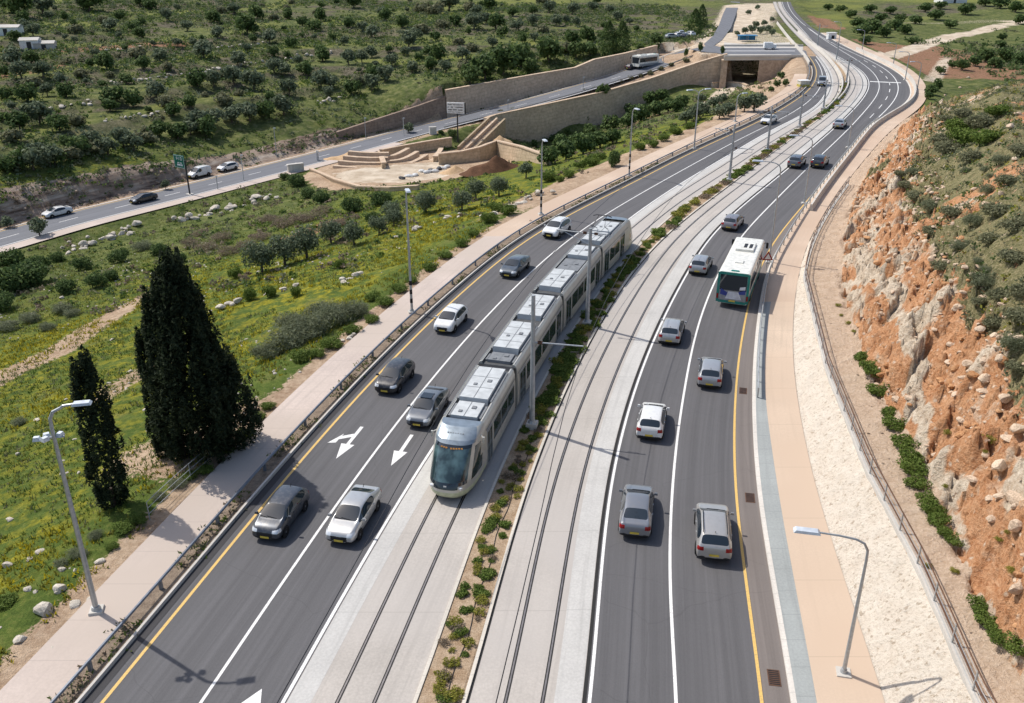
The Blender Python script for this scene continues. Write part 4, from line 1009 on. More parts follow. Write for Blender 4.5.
def tram_nose(root, x0, d=1):
    """cab: stacked plan outlines, x grows towards the tip"""
    zs = [.24, .36, .52, .70, .86, 1.02, 1.2, 1.45, 1.75, 2.05, 2.35, 2.6, 2.74, 2.9, 3.05, 3.17, 3.25]
    tip = np.interp(zs, [.24, .5, .8, 1.1, 1.5, 2.0, 2.6, 2.9, 3.1, 3.25], [3.25, 3.5, 3.52, 3.42, 3.12, 2.70, 2.15, 1.75, 1.30, .85])
    wid = np.interp(zs, [.24, .42, .8, 2.25, 2.9, 3.16, 3.25], [1.20, 1.30, HW, HW, 1.29, 1.20, 1.10])
    n = 33; A = np.linspace(-math.pi/2, math.pi/2, n); co = []; 
    for z, t, w in zip(zs, tip, wid):
        for a in A:
            c, s = math.cos(a), math.sin(a); e = .62
            co.append((x0+d*t*abs(c)**.60, w*math.copysign(abs(s)**.72, s), z))
    cls = {i: [] for i in range(7)}
    for i in range(len(zs)-1):
        zm = (zs[i]+zs[i+1])/2
        for j in range(n-1):
            am = abs((A[j]+A[j+1])/2); f = (i*n+j, i*n+j+1, (i+1)*n+j+1, (i+1)*n+j)
            lim = .80 if zm > 1.3 else (.74 if zm > 1.1 else (.62 if zm > .95 else .36))
            c = 0
            if zm < .70: c = 2
            elif .86 < zm < 1.2 and am < lim: c = 4
            elif 1.2 <= zm < 2.6 and am < lim: c = 3
            elif 2.6 <= zm < 2.74 and am < .8: c = 6
            elif zm >= 2.74 and am < 1.0: c = 1
            elif 1.02 < zm < 2.6 and 1.02 < am < 1.38+.05*(2.6-zm): c = 5
            cls[c].append(f)
    cls[1].append(tuple((len(zs)-1)*n+j for j in range(n)))
    def sub(sel, nm, mat, par, sm=True):
        ids = sorted({v for f in sel for v in f}); mp = {v: i for i, v in enumerate(ids)}
        mb = MB(); mb.add([co[v] for v in ids], [tuple(mp[v] for v in f) for f in sel]); return mb.build(nm, mat, par, smooth=sm, recalc=True)
    cab = sub(cls[0], 'cab', 'tram_body', root)
    sub(cls[2], 'bumper', 'tram_bumper', cab); sub(cls[1], 'visor', 'tram_visor', cab, False); sub(cls[3], 'windscreen', 'tram_screen', cab)
    sub(cls[4], 'front_mask', 'car_glass', cab); sub(cls[6], 'display_band', 'car_glass', cab); 
    for sg in (1, -1): sub([f for f in cls[5] if co[f[0]][1]*sg > 0], 'cab_window', 'tram_glass', cab)
    if d > 0:
        ds = MB()
        for i in range(9):
            if i == 3: continue
            ds.box((x0+2.17-.012*abs(i-4)**1.5, -.56+i*.14, 2.63), (.02, .10, .09))
        ds.build('destination_display', 'amber_display', cab)
        w = MB(); w.tube([(x0+3.40, .15, 1.14), (x0+3.05, .85, 1.30), (x0+2.72, .88, 1.75)], .025, 5); w.build('wiper', 'trim', cab)
        for s in (-1, 1):
            h = MB(); h.box((x0+3.22, s*.74, .92), (.16, .30, .10), rot=-s*.45); h.build('headlight', 'head_lamp', cab)
            q = MB(); q.tube([(x0+.75, s*1.24, 2.86), (x0+.95, s*1.42, 2.80)], .035, 6); q.box((x0+.98, s*1.46, 2.70), (.10, .12, .34)); q.build('camera_mirror', 'tram_body', cab)
        b = MB(); b.box((x0+3.44, 0, 1.02), (.03, .16, .10), rot=0); b.build('emblem', 'tram_unit', cab)
        v = MB()
        for i in range(7): v.box((x0+1.18, -.42+i*.14, 3.09), (.30, .06, .03))
        v.build('visor_vent', 'tram_unit_dark', cab)
    return cab
tram = empty('tram', (0, 0, 0), 0, 'long silver articulated tram running towards the camera on the left track', 'tram')
_ty = np.arange(30, 130, .05); _tx = trackL(_ty); _ts = np.concatenate([[0], np.cumsum(np.hypot(np.diff(_tx), np.diff(_ty)))])
def tpoint(s): return Vector((float(np.interp(s, _ts, _tx)), float(np.interp(s, _ts, _ty)), .04))
tip = G(456, 503, .1); s_tip = float(np.interp(tip.y, _ty, _ts))
def section(sa, sb):
    """an empty-less frame: returns the pose of a section whose front is sa metres and rear sb metres behind the tip"""
    a, b = tpoint(s_tip+sa), tpoint(s_tip+sb); m = (a+b)/2; d = a-b
    return m, math.atan2(d.y, d.x), (sb-sa)
def pose(o, m, rz): o.location = m; o.rotation_euler = (0, 0, rz)
U, UD = 'tram_unit', 'tram_unit_dark'
m, rz, L = section(3.5, 10.3); h = L/2
o = tram_body(tram, -h, h, 'front_section', [(-h+.5, h-2.1, 1.72, .40, U), (h-1.9, h-.15, 1.55, .28, U)], [(h-1.3, h-.25)], [(-h+.35, h-1.65)]); pose(o, m, rz)
nose = tram_nose(tram, h); pose(nose, m, rz)
secs = [(10.9, 23.2, 'middle_section'), (23.8, 35.2, 'middle_section'), (35.8, 44.0, 'rear_section')]
for (sa, sb, nm) in secs:
    m, rz, L = section(sa, sb); h = L/2
    if L > 9:
        un = [(h-6.3, h-1.8, 1.72, .42, U), (h-L+.6, h-7.6, 1.72, .38, U), (h-1.5, h-.3, 1.5, .2, UD)] if sa < 15 else [(h-4.6, h-.5, 1.72, .40, U), (h-8.0, h-5.2, 1.80, .14, UD), (h-L+.3, h-8.4, 1.72, .36, U)]
        dr = [(h-1.9, h-.5), (-h+.5, -h+1.9)]; wn = [(-h+2.2, -.1), (.15, h-2.2)]
    else:
        un = [(h-3.2, h-.6, 1.72, .40, U), (-h+1.4, h-3.6, 1.72, .34, U)]; dr = [(h-1.9, h-.5), (-h+1.2, -h+2.6)]; wn = [(-h+2.9, h-2.2)]
    o = tram_body(tram, -h, h, nm, un, dr, wn); pose(o, m, rz)
    # folded gangway in front of this section
    a, b = tpoint(s_tip+sa-.68), tpoint(s_tip+sa+.08); g = MB(); d = (a-b).normalized(); nv = Vector((-d.y, d.x, 0))
    for i in range(4):
        u = a.lerp(b, (i+.5)/4); q = 1.20 if i % 2 else 1.14
        g.box((u.x, u.y, 1.70), (.19, 2*q, 2.8), rot=math.atan2(d.y, d.x))
    g.build('gangway_bellows', 'trim', tram)
    if nm == 'rear_section':
        tail = tram_nose(tram, -h, -1); pose(tail, m, rz); tail.name = 'rear_cab'
        pn = MB(); pn.tube([(0, .5, 3.5), (1.3, .55, 4.1), (.2, .35, 4.75)], .035, 6); pn.tube([(0, -.5, 3.5), (1.3, -.55, 4.1), (.2, -.35, 4.75)], .035, 6); pn.tube([(.2, -.85, 4.7), (.2, -.5, 4.8), (.2, .5, 4.8), (.2, .85, 4.7)], .04, 6)
        pn.build('pantograph', 'dark_metal', o)
for o in tram.children:
    if o.name.startswith(('front_section', 'middle_section', 'rear_section')):
        for y in (0,):
            bg_ = MB(); bg_.box((0, 0, .22), (2.6, 2.1, .36)); bg_.build('bogie', 'black', o)
# ------------------------------------------------------------------ the far road, its walls and the works yard
def path_strip(name, P, d0, d1, dz, mat, kind='structure', i0=0, i1=None):
    P = P[i0:i1]; mb = MB(); vs = []; uv = []; L = 0; n = len(P)
    for i, p in enumerate(P):
        t = P[min(i+1, n-1)]-P[max(i-1, 0)]; t.z = 0; t.normalize(); nv = Vector((-t.y, t.x, 0))
        if i: L += (P[i]-P[i-1]).length
        for d in (d0, d1): q = p+nv*d; vs.append((q.x, q.y, p.z+dz)); uv.append((d-d0, L))
    mb.add(vs, [(2*i, 2*i+1, 2*i+3, 2*i+2) for i in range(n-1)])
    o = mb.build(name, mat, uvs=uv, recalc=False); o['kind'] = kind; return o
NR = len(road2)
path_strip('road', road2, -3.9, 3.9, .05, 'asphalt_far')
path_strip('road_marking', road2, -3.55, -3.38, .056, 'white_paint'); path_strip('road_marking', road2, 3.38, 3.55, .056, 'yellow_paint')
for i in range(0, NR-2, 3): path_strip('road_marking', road2, -.07, .07, .056, 'white_paint', i0=i, i1=i+2)
iw = int(np.argmin([(p-wallL[0]).length for p in road2]))
path_strip('pavement', road2[:iw-6], -6.4, -3.9, .09, 'pavement')
path_strip('kerb', road2, 3.9, 4.2, .09, 'kerb_pale')
def wall(name, P, tops, mat, label, thick=.7, coping=True, cat='wall', foot=2.0, group=None):
    """upright wall along P (its foot), tops = heights above the foot"""
    n = len(P); mb = MB(); vs = []; uv = []; L = 0; fs = []
    for i, p in enumerate(P):
        t = P[min(i+1, n-1)]-P[max(i-1, 0)]; t.z = 0; t.normalize(); nv = Vector((-t.y, t.x, 0))*thick
        if i: L += (Vector((P[i].x, P[i].y))-Vector((P[i-1].x, P[i-1].y))).length
        for q, z, v in ((p, p.z-foot, -foot), (p, p.z+tops[i], tops[i]), (p+nv, p.z+tops[i], tops[i]+thick), (p+nv, p.z-foot, tops[i]*2+thick+foot)):
            vs.append((q.x, q.y, z)); uv.append((L, v if name != 'x' else v))
    for i in range(n-1):
        for k in range(4): fs.append((i*4+k, i*4+(k+1) % 4, (i+1)*4+(k+1) % 4, (i+1)*4+k))
    fs += [(0, 1, 2, 3), tuple((n-1)*4+k for k in range(4))]
    mb.add(vs, fs); o = mb.build(name, mat, uvs=uv)
    tag(o, label, cat, group)
    if coping:
        c = MB(); pr = [(-.14, 0), (-.14, .22), (thick+.14, .22), (thick+.14, 0)]
        c.sweep([Vector((p.x, p.y, p.z+h)) for p, h in zip(P, tops)], [(-a, b) for a, b in pr]); c.build('coping', 'stone_warm', o)
    return o
def resample(P, vals, step=4):
    P2 = densify([Vector(p) for p in P], step); cum = [0]
    for a, b in zip(P[:-1], P[1:]): cum.append(cum[-1]+(b-a).length)
    d = [0]
    for a, b in zip(P2[:-1], P2[1:]): d.append(d[-1]+(b-a).length)
    return P2, list(np.interp(d, cum, vals))
P2, t2_ = resample(wallL, WLt); wall('retaining_wall', P2, t2_, 'wall_stone', 'tall tan stone retaining wall above the ramp road, holding back the hillside')
# lower wall: its top follows the ramp edge, its foot stands in the valley
ft = [2.2, 6.0, 7.8, 7.0, 5.4, 4.8, 6.6]
P2, t2_ = resample([p-Vector((0, 0, h)) for p, h in zip(wallR, ft)], ft); wall('retaining_wall', P2, [h+.9 for h in t2_], 'wall_stone', 'long tan stone retaining wall under the ramp road, with small trees along its foot', foot=3)
PD = [G(*p) for p in ((338,139,-12.6),(380,131,-12.5),(420,123,-12.3),(446,117.6,-12))]
P2, t2_ = resample(PD, [1.5, 2.8, 4.0, 5.0]); wall('retaining_wall', P2, t2_, 'wall_dark', 'dark brown stone wall beside the far road, left of the tall tan wall', coping=False)
# guard rails of the far road
def rail_fence(name, P, label, cat, h=.72, step=4.0, beam='w', mat='galvanised', side=1, postmat=None, group=None, parts=100, rails=1, rr_=.045):
    P = [Vector(p) for p in P]
    r = empty(name, P[0], 0, label, cat, group); o = P[0]
    Q = [p-o for p in P]
    b = MB()
    if beam == 'w':
        b.sweep(Q, [(0, h-.31), (.05*side, h-.28), (.05*side, h-.22), (.0, h-.16), (.05*side, h-.10), (.05*side, h-.03), (0, h), (-.03*side, h-.02), (-.03*side, h-.30)])
        b.build('beam', mat, r)
    else:
        for k in range(rails): b = MB(); b.tube([q+Vector((0, 0, h*(rails-k)/rails)) for q in Q], rr_, 6); b.build('rail', mat, r)
    D = [0]
    for a, c in zip(Q[:-1], Q[1:]): D.append(D[-1]+(c-a).length)
    n = min(parts, int(D[-1]/step)); 
    for i in range(n+1):
        d = D[-1]*i/max(n, 1); 
        x, y, z = (float(np.interp(d, D, [q[k] for q in Q])) for k in range(3))
        p = MB(); p.box((0, 0, h/2-.05), (rr_*2, rr_*2, h+.1)); po = p.build('post', postmat or mat, r); po.location = (x, y, z)
    return r
rail_fence('guard_rail', shift(road2, -4.3)[iw-2:-2], 'grey steel guard rail along the valley edge of the ramp road', 'guard rail', step=8)
# near guard rails: only what stands in view
def cpath(c, d, y0, y1, z=.02, st=2.0): return [Vector((float(c.off(y, d)), y, z)) for y in np.arange(y0, y1, st)]
gb = MB(); gb.sweep(cpath(cC, -.86, 18, 218, .0), [(-.07, 0), (-.06, .20), (.06, .20), (.07, 0)]); tag(gb.build('concrete_barrier', 'kerb_pale'), 'low pale concrete barrier between the yellow line and the left railing', 'barrier')
rail_fence('handrail', cpath(cC, -1.52, 18, 218), 'thin blue grey tube railing between the low barrier and the left footpath', 'railing', h=.48, step=5.2, beam='tube', rails=1, mat='rail_blue', rr_=.075)
yk = G(756, 399).y
rail_fence('guard_rail', cpath(cK, .30, yk, 150, .13), 'grey steel guard rail on the right kerb beside the bus', 'guard rail', h=.72, step=2.4, side=-1)
# concrete parapets on the far bend
def parapet(c, d, y0, y1, label, h=.85, z=.0):
    b = MB(); P = cpath(c, d, y0, y1, z, 3); b.sweep(P, [(-.22, 0), (-.22, .12), (-.10, h), (.10, h), (.22, .12), (.22, 0)]); o = b.build('concrete_barrier', 'concrete'); return tag(o, label, 'barrier')
parapet(cK, .9, 96, 250, 'pale concrete barrier curving round the outside of the right carriageway bend')
parapet(cM1, .4, 158, 300, 'low pale concrete barrier on the right edge of the left track bend', .6)
parapet(cM2, -.5, 168, 300, 'low pale concrete barrier on the left edge of the right track bend', .6)
parapet(cC, -1.2, 219, 330, 'pale concrete barrier left of the tracks, behind the junction bridge', .8)
# fence on top of the right bank
FY = np.arange(17, 108, 1.0); FP = [Vector((float(max(fX(y), cS0.X(y)+.8)), y, float(fZ(y))+.02)) for y in FY]
fr = rail_fence('fence', FP, 'rusty grey mesh fence running along the top of the white bank', 'fence', h=1.05, step=2.5, beam='tube', rails=2, mat='rust', postmat='galvanised', rr_=.032)
wf = MB(); Q = [p-FP[0] for p in FP]
for k in range(4): wf.tube([q+Vector((0, 0, .12+.26*k)) for q in Q], .012, 4, caps=False)
wf.build('mesh', 'galvanised', fr)
cb = MB(); cb.sweep(Q, [(-.11, -.3), (-.11, .10), (.11, .10), (.11, -.3)]); cb.build('concrete_footing', 'concrete', fr)
# drains
for i, (px, py) in enumerate(((750, 498), (774, 678), (743, 391))):
    p = G(px, py); o = MB(); h = cP.head(p.y); rz = math.pi/2-h
    r = empty('drain_cover', (p.x, p.y, .013), rz, ['rusty drain grate in the shoulder, level with the nearest silver estate car', 'rusty drain grate nearest the camera, low in the right shoulder', 'rusty drain grate in the shoulder, third and furthest from the camera'][i], 'drain')
    o.box((0, 0, .005), (.9, .5, .012)); o.build('frame', 'rust', r)
    g = MB()
    for k_ in range(8): g.box((-.36+k_*.105, 0, .014), (.05, .42, .012))
    g.build('grating', 'black', r)

# ---- lamps and masts
def lamp_post(loc, rz, label, h=9.5, arm=2.6, r0=.11, band=False, flood=False, style='curve', solar=True, double=False, group='street lamps along the road', mat='galvanised', base=True, head=1.0):
    r = empty('street_lamp', loc, rz, label, 'street lamp', group)
    p = MB(); p.tube([(0, 0, 0), (0, 0, h*.5), (0, 0, h-.9)], [r0, r0*.82, r0*.6], 10); p.build('pole', mat, r)
    if base:
        b = MB(); b.box((0, 0, .09), (.62, .62, .18), taper=.9); b.build('footing', 'concrete', r)
        c = MB(); c.cyl((0, 0, .18), (0, 0, .34), r0*1.7, r0*1.25, 10); c.build('base_plate', mat, r)
    for s in ((1, -1) if double else (1,)):
        a = MB()
        if style == 'curve': pts = [(0, 0, h-.95), (.02*s, 0, h-.5), (.18*s, 0, h-.2), (.5*s, 0, h-.05), (arm*.6*s, 0, h+.03), (arm*s, 0, h+.06)]
        else: pts = [(0, 0, h-.95), (0, 0, h-.1), (arm*s, 0, h+.1)]
        a.tube(pts, [r0*.6, r0*.58, r0*.55, r0*.5, r0*.45, r0*.42][:len(pts)] if len(pts) == 6 else r0*.5, 8); a.build('arm', mat, r)
        l = MB(); l.box((s*(arm+.42*head), 0, h+.08), (head, .36, .10), taper=.8); lo = l.build('lamp_head', 'lamp_head', r)
        g = MB(); g.box((s*(arm+.46*head), 0, h+.015), (.8*head, .28, .03)); g.build('lens', 'glass_dark', lo)
    if band:
        for k_ in range(3): q = MB(); q.cyl((0, 0, .9+k_*.75), (0, 0, 1.27+k_*.75), r0*1.06, r0*1.04, 10); q.build('painted_band', 'black', r)
    if flood:
        b = MB(); b.tube([(-.7, 0, h-1.35), (.4, 0, h-1.35)], .045, 6); b.build('floodlight_bracket', mat, r)
        for k_, (x, y) in enumerate(((-.62, -.1), (-.3, .14), (-.28, -.2), (.22, .1))): q = MB(); q.box((x, y, h-1.28), (.30, .24, .16), rot=.4*k_, taper=.7); q.build('floodlight', 'lamp_head', r)
    return r
Rz = lambda d: math.radians(d)
def lamp_px(base, top, rz, label, **kw):
    p = G(*base); r = ray(*top); hyp = math.hypot(p.x, p.y); t = p.y/r.y; h = CAMH+r.z*t   # height of the sight line above the base
    return lamp_post((p.x, p.y, 0), rz, label, h=h, **kw)
lamp_px((97, 612), (42, 408), Rz(12), 'grey street lamp with a floodlight cluster, nearest on the left footpath', flood=True, r0=.13, arm=1.0, head=.75)
lamp_px((412, 313), (405, 188), Rz(-75), 'slim grey pole with black painted bands above the left footpath, left of the tram', band=True, arm=.6)
lamp_px((541, 215), (541, 139), Rz(-75), 'grey lamp pole standing beside the sandy verge, above the slate blue saloon', arm=.6, band=True)
lamp_px((629, 176), (631, 108), Rz(-70), 'grey lamp pole on the sandy verge beyond the tram tail', arm=.7, band=True)
lamp_px((694, 149), (697, 90), Rz(20), 'twin headed grey lamp at the verge edge, below the lower stone wall', double=True, arm=1.0)
lamp_px((735, 122), (740, 94), Rz(20), 'short grey lamp on the verge near the valley bushes before the bend', arm=.9)
lamp_px((843, 675), (851, 540), Rz(168), 'grey street lamp with one curved arm on the tan footpath, nearest the camera', arm=1.9, r0=.09)
lamp_px((769, 263), (779, 163), Rz(165), 'slender street lamp by the red and white road sign, behind the bus', arm=1.6, r0=.09)
lamp_px((804, 204), (812, 137), Rz(165), 'slender street lamp at the right kerb, ahead of the bus', arm=1.6, r0=.09)
lamp_px((848, 148), (853, 107), Rz(165), 'slender street lamp at the right kerb, next to the lane fork', arm=1.6, r0=.09)
lamp_px((893, 66), (896, 43), Rz(180), 'tall lamp outside the far bend, leftmost of three beside the red soil', arm=1.4)
lamp_px((905, 80), (907, 52), Rz(180), 'tall lamp outside the far bend, middle of three beside the red soil', arm=1.4)
lamp_px((917, 90), (920, 62), Rz(180), 'tall lamp outside the far bend, rightmost of three beside the red soil', arm=1.4)
lamp_px((862, 51), (863, 30), Rz(180), 'tall lamp at the right kerb past the bend, below the white kiosk', arm=1.2)
lamp_px((839, 40), (840, 22), Rz(180), 'tall lamp at the right kerb past the bend, left of the white kiosk', arm=1.2)
def mast(base, top, label, arms=((1, .62, 2.9),), r0=.17):
    p = G(*base); r = ray(*top); t = p.y/r.y; h = CAMH+r.z*t; rz = -cM2.head(p.y)
    o = empty('catenary_mast', (p.x, p.y, .05), rz, label, 'mast', 'overhead line masts in the median')
    b = MB(); b.box((0, 0, .18), (.7, .7, .36), taper=.92); b.build('footing', 'concrete', o)
    b = MB(); b.tube([(0, 0, .3), (0, 0, h*.5), (0, 0, h)], [r0, r0*.85, r0*.7], 10); b.build('pole', 'pole_grey', o)
    b = MB(); b.cyl((0, 0, .36), (0, 0, .52), r0*1.6, r0*1.15, 10); b.build('base_plate', 'galvanised', o)
    for s, f, L in arms:
        z = h*f
        c = MB(); c.tube([(0, 0, z), (s*L, 0, z+.05)], .045, 7); c.build('cantilever', 'galvanised', o)
        if f > .8: c = MB(); c.tube([(0, 0, z-.9), (s*L*.8, 0, z)], .03, 6); c.build('brace', 'galvanised', o)
        i_ = MB()
        for k_ in range(4): i_.cyl((s*(.35+k_*.05), 0, z-.07), (s*(.35+k_*.05), 0, z+.09), .075, n=8)
        i_.build('insulator', 'rust', o)
        d = MB(); d.tube([(s*L*.92, 0, z+.03), (s*L*.92, 0, z-.35), (s*L*.75, 0, z-.4)], .022, 5); d.build('steady_arm', 'dark_metal', o)
    return o
mast((532, 428), (532, 296), 'grey overhead line mast in the median nearest the camera, beside the tram', ((1, .66, 3.0),))
mast((587, 326), (587, 229), 'grey overhead line mast with a cross arm above the tram middle', ((-1, .95, 2.6), (1, .95, 1.2)))
mast((729, 182), (732, 125), 'overhead line mast in the planted median beyond the tram tail', ((-1, .9, 2.4), (1, .6, 2.6)))
mast((767, 152), (769, 107), 'overhead line mast in the median beside two dark cars', ((-1, .9, 2.4), (1, .9, 2.4)))
mast((799, 128), (802, 92), 'overhead line mast in the median level with the furthest saloon', ((-1, .9, 2.4), (1, .9, 2.4)))
mast((823, 110), (826, 80), 'overhead line mast at the foot of the double bend', ((-1, .9, 2.4), (1, .9, 2.4)))
mast((846, 84), (848, 58), 'overhead line mast beside the planted gap between the bending tracks', ((-1, .9, 2.4), (1, .9, 2.4)))
mast((836, 62), (838, 40), 'overhead line mast past the double bend, upper end of the planted gap', ((-1, .9, 2.2), (1, .9, 2.2)))
mast((817, 47), (818, 24), 'overhead line mast furthest away where the tracks close up', ((-1, .9, 2.2), (1, .9, 2.2)))
for nm, tk, lb in (('contact_wire', trackL, 'thin dark overhead wire above the left tram track'), ('contact_wire', trackR, 'thin dark overhead wire above the right tram track')):
    w = MB(); w.tube([(float(tk(y)), y, 5.9) for y in np.arange(20, 240, 5.0)], .02, 4); tag(w.build(nm, 'dark_metal'), lb, 'wire')

# ---- small red and white road sign by the right guard rail
p = G(766, 272); r = empty('road_sign', (p.x, p.y, .13), 0, 'small triangular red and white warning sign on the right guard rail', 'sign')
b = MB(); b.cyl((0, 0, 0), (0, 0, 1.75), .035, n=8); b.build('post', 'galvanised', r)
b = MB(); b.add([(-.5, -.05, 1.0), (.5, -.05, 1.0), (0, -.05, 1.85), (-.5, -.02, 1.0), (.5, -.02, 1.0), (0, -.02, 1.85)], [(0, 1, 2), (3, 5, 4), (0, 3, 4, 1), (1, 4, 5, 2), (2, 5, 3, 0)]); pl_ = b.build('plate', 'red_lamp', r)
b = MB(); b.add([(-.30, -.056, 1.11), (.30, -.056, 1.11), (0, -.056, 1.63)], [(0, 1, 2)]); b.build('symbol_field', 'white', pl_, recalc=False)

# ---- billboard, green direction sign and small posts by the far road
def face_box(parent, name, c, d, rot, mat): b = MB(); b.box(c, d, rot=rot); return b.build(name, mat, parent)
p = T(458, 142); r = empty('billboard', p, math.radians(-12), 'white billboard with dark lettering on a tall post beside the stairs', 'billboard')
ztop = 27.5+ray(456, 108).z*(p.y/ray(456, 108).y)-p.z
b = MB(); b.tube([(0, 0, -.5), (0, 0, ztop)], .16, 8); b.build('post', 'dark_metal', r)
bx = face_box(r, 'panel', (-.3, 0, ztop), (4.0, .35, 2.3), 0, 'white'); face_box(r, 'side_frame', (1.78, 0.0, ztop), (.2, .42, 2.4), 0, 'black')
b = MB(); rr = random.Random(3)
for row, (z, sz) in enumerate(((.72, .16), (.18, .24), (-.38, .26), (-.85, .12))):
    x = -1.75
    while x < 1.55:
        w = sz*rr.uniform(.5, 1.1)
        if rr.random() > .14: b.box((-.3+x+w/2, -.185, ztop+z), (w*.8, .02, sz*rr.uniform(.7, 1)))
        x += w*1.1
b.build('lettering', 'dark_metal', bx)
p = T(190, 195); r = empty('direction_sign', p, math.radians(-33), 'green direction sign with white lettering on a dark post by the far road', 'road sign')
zt = 27.5+ray(178, 163).z*(p.y/ray(178, 163).y)-p.z
b = MB(); b.tube([(0, 0, -.3), (0, 0, zt+.4)], .14, 8); b.build('post', 'dark_metal', r)
b = MB(); b.box((0, 0, .1), (1.2, .9, .2)); b.build('footing', 'concrete', r)
bx = face_box(r, 'panel', (-1.35, -.1, zt+.1), (2.7, .1, 2.2), 0, 'sign_green')
b = MB()
for (a, c, w, h) in ((-1.35, .06+1.05, 2.5, .06), (-1.35, .14-1.05, 2.5, .06), (-2.57, .1, .06, 2.0), (-.13, .1, .06, 2.0)): b.box((a, -.158, zt+c), (w, .014, h))
bb = b.build('border', 'white', bx)
b = MB()
for (a, c, w, h) in ((-1.95, .62, .10, .5), (-1.75, .82, .34, .09), (-1.75, .55, .3, .09), (-1.35, .62, .08, .55), (-.95, .62, .10, .5), (-.8, .85, .3, .09), (-.8, .40, .3, .09), (-.62, .62, .10, .5), (-1.6, -.1, .5, .14), (-.95, -.1, .55, .14), (-1.5, -.45, .9, .3), (-.75, -.45, .4, .3)): b.box((a, -.16, zt+c), (w, .014, h))
b.build('lettering', 'white', bx)
simple('post_pale', (.5, .5, .48), .5)
for (bp, tp_, lb) in (((218, 190), (216, 176), 'short grey marker post at the far road edge, right of the green sign'), ((244, 181), (240, 155), 'pale pole at the far road edge, beside the white van and car'), ((277, 158), (277, 128), 'tall lamp pole at the foot of the rock cut above the far road'), ((366, 139), (364, 118), 'slim pole in front of the dark brown wall'), ((404, 136), (404, 118), 'pale lamp pole by the small tree on the far road'), ((508, 112), (508, 100), 'pole at the top of the stairs by the ramp road'), ((583, 91), (582, 77), 'grey signpost on the planted edge of the ramp road'), ((663, 67), (663, 57), 'signpost on the ramp road edge opposite the white bus')):
    p = T(*bp); q = ray(*tp_); h = CAMH+q.z*(p.y/q.y)-p.z
    r = empty('post', p, 0, lb, 'post', 'posts beside the far road'); b = MB(); b.tube([(0, 0, -.2), (0, 0, h)], .075, 7); b.build('shaft', 'post_pale' if 'pale' in lb else 'pole_grey', r)
    b = MB(); b.box((.12, 0, h), (.55, .16, .10), taper=.7); b.build('head', 'lamp_head', r)
# low white boxes and cabinets
def cabinet(px, py, d, rz, label, mat='white', cat='cabinet', name='cabinet'):
    p = T(px, py); r = empty(name, p, rz, label, cat); b = MB(); b.box((0, 0, d[2]/2), d); b.build('housing', mat, r); b = MB(); b.box((0, 0, d[2]+.05), (d[0]*1.08, d[1]*1.1, .12), taper=.9); b.build('lid', 'concrete', r)
    b = MB(); b.box((0, -d[1]/2-.01, d[2]*.5), (d[0]*.8, .03, d[2]*.8)); b.build('door', 'post_pale', r); return r
cabinet(296, 172, (3.0, .8, 1.5), .5, 'pale grey concrete block at the yard entrance on the far road', 'concrete', 'block', 'concrete_block')
cabinet(433, 134, (1.6, .7, 1.5), .2, 'white utility cabinet beside the far road, left of the billboard')
cabinet(318, 161, (.5, .4, 2.0), .2, 'slim white cabinet between the far road and the seating steps')

# ---- works yard: curved seating steps, low walls, stairs, soil heaps
def ground_path(px): return [T(a, b) for a, b in px]
def low_wall(px, h, label, mat='wall_sand', thick=.5, cop=True, top=None):
    P = ground_path(px); zs = [p.z for p in P]; 
    hs = [h]*len(P) if not isinstance(h, (list, tuple)) else list(h)
    P2, hh = resample(P, hs, 2); return wall('low_wall', P2, hh, mat, label, thick, cop, foot=1)
low_wall([(383,160),(400,156),(425,151),(452,146.5)], 1.8, 'curved sand coloured wall behind the upper seating steps')
low_wall([(439,165),(462,163),(480,161),(497,157),(520,161),(548,165)], [1.9, 2.0, 2.4, 2.9, 2.4, 1.2], 'sandy retaining wall in front of the stairs and soil heap')
low_wall([(310,172),(335,183),(358,190),(390,191.5),(418,190)], .5, 'low sandy edging round the near side of the works yard', thick=.4)
def steps(px_front, n, depth, h, label):
    P = smooth_path(ground_path(px_front), 2, 4); r = empty('seating_steps', P[0], 0, label, 'steps'); z0 = min(p.z for p in P)
    for k_ in range(n):
        Q = shift(P, k_*depth); Q = [Vector((q.x, q.y, 0))-Vector((P[0].x, P[0].y, P[0].z-z0-.02)) for q in Q]
        b = MB(); b.sweep(Q, [(0, -.5), (0, h*(k_+1)), (-depth*.45, h*(k_+1)), (-depth*.45, -.5)]); b.build('step', 'stone_warm', r)
    return r
steps([(333,168.5),(345,170),(365,169.5),(386,167)], 4, 1.9, .5, 'left flight of curved sandy seating steps in the works yard')
steps([(390,167.5),(405,167),(422,164),(438,160)], 4, 1.9, .5, 'right flight of curved sandy seating steps in the works yard')
low_wall([(386,168.5),(384,163),(382,156)], .9, 'short sandy wall between the two flights of seating steps', thick=.7)
low_wall([(437,162),(441,157),(443,153)], .9, 'short sandy wall closing the right end of the seating steps', thick=.7)
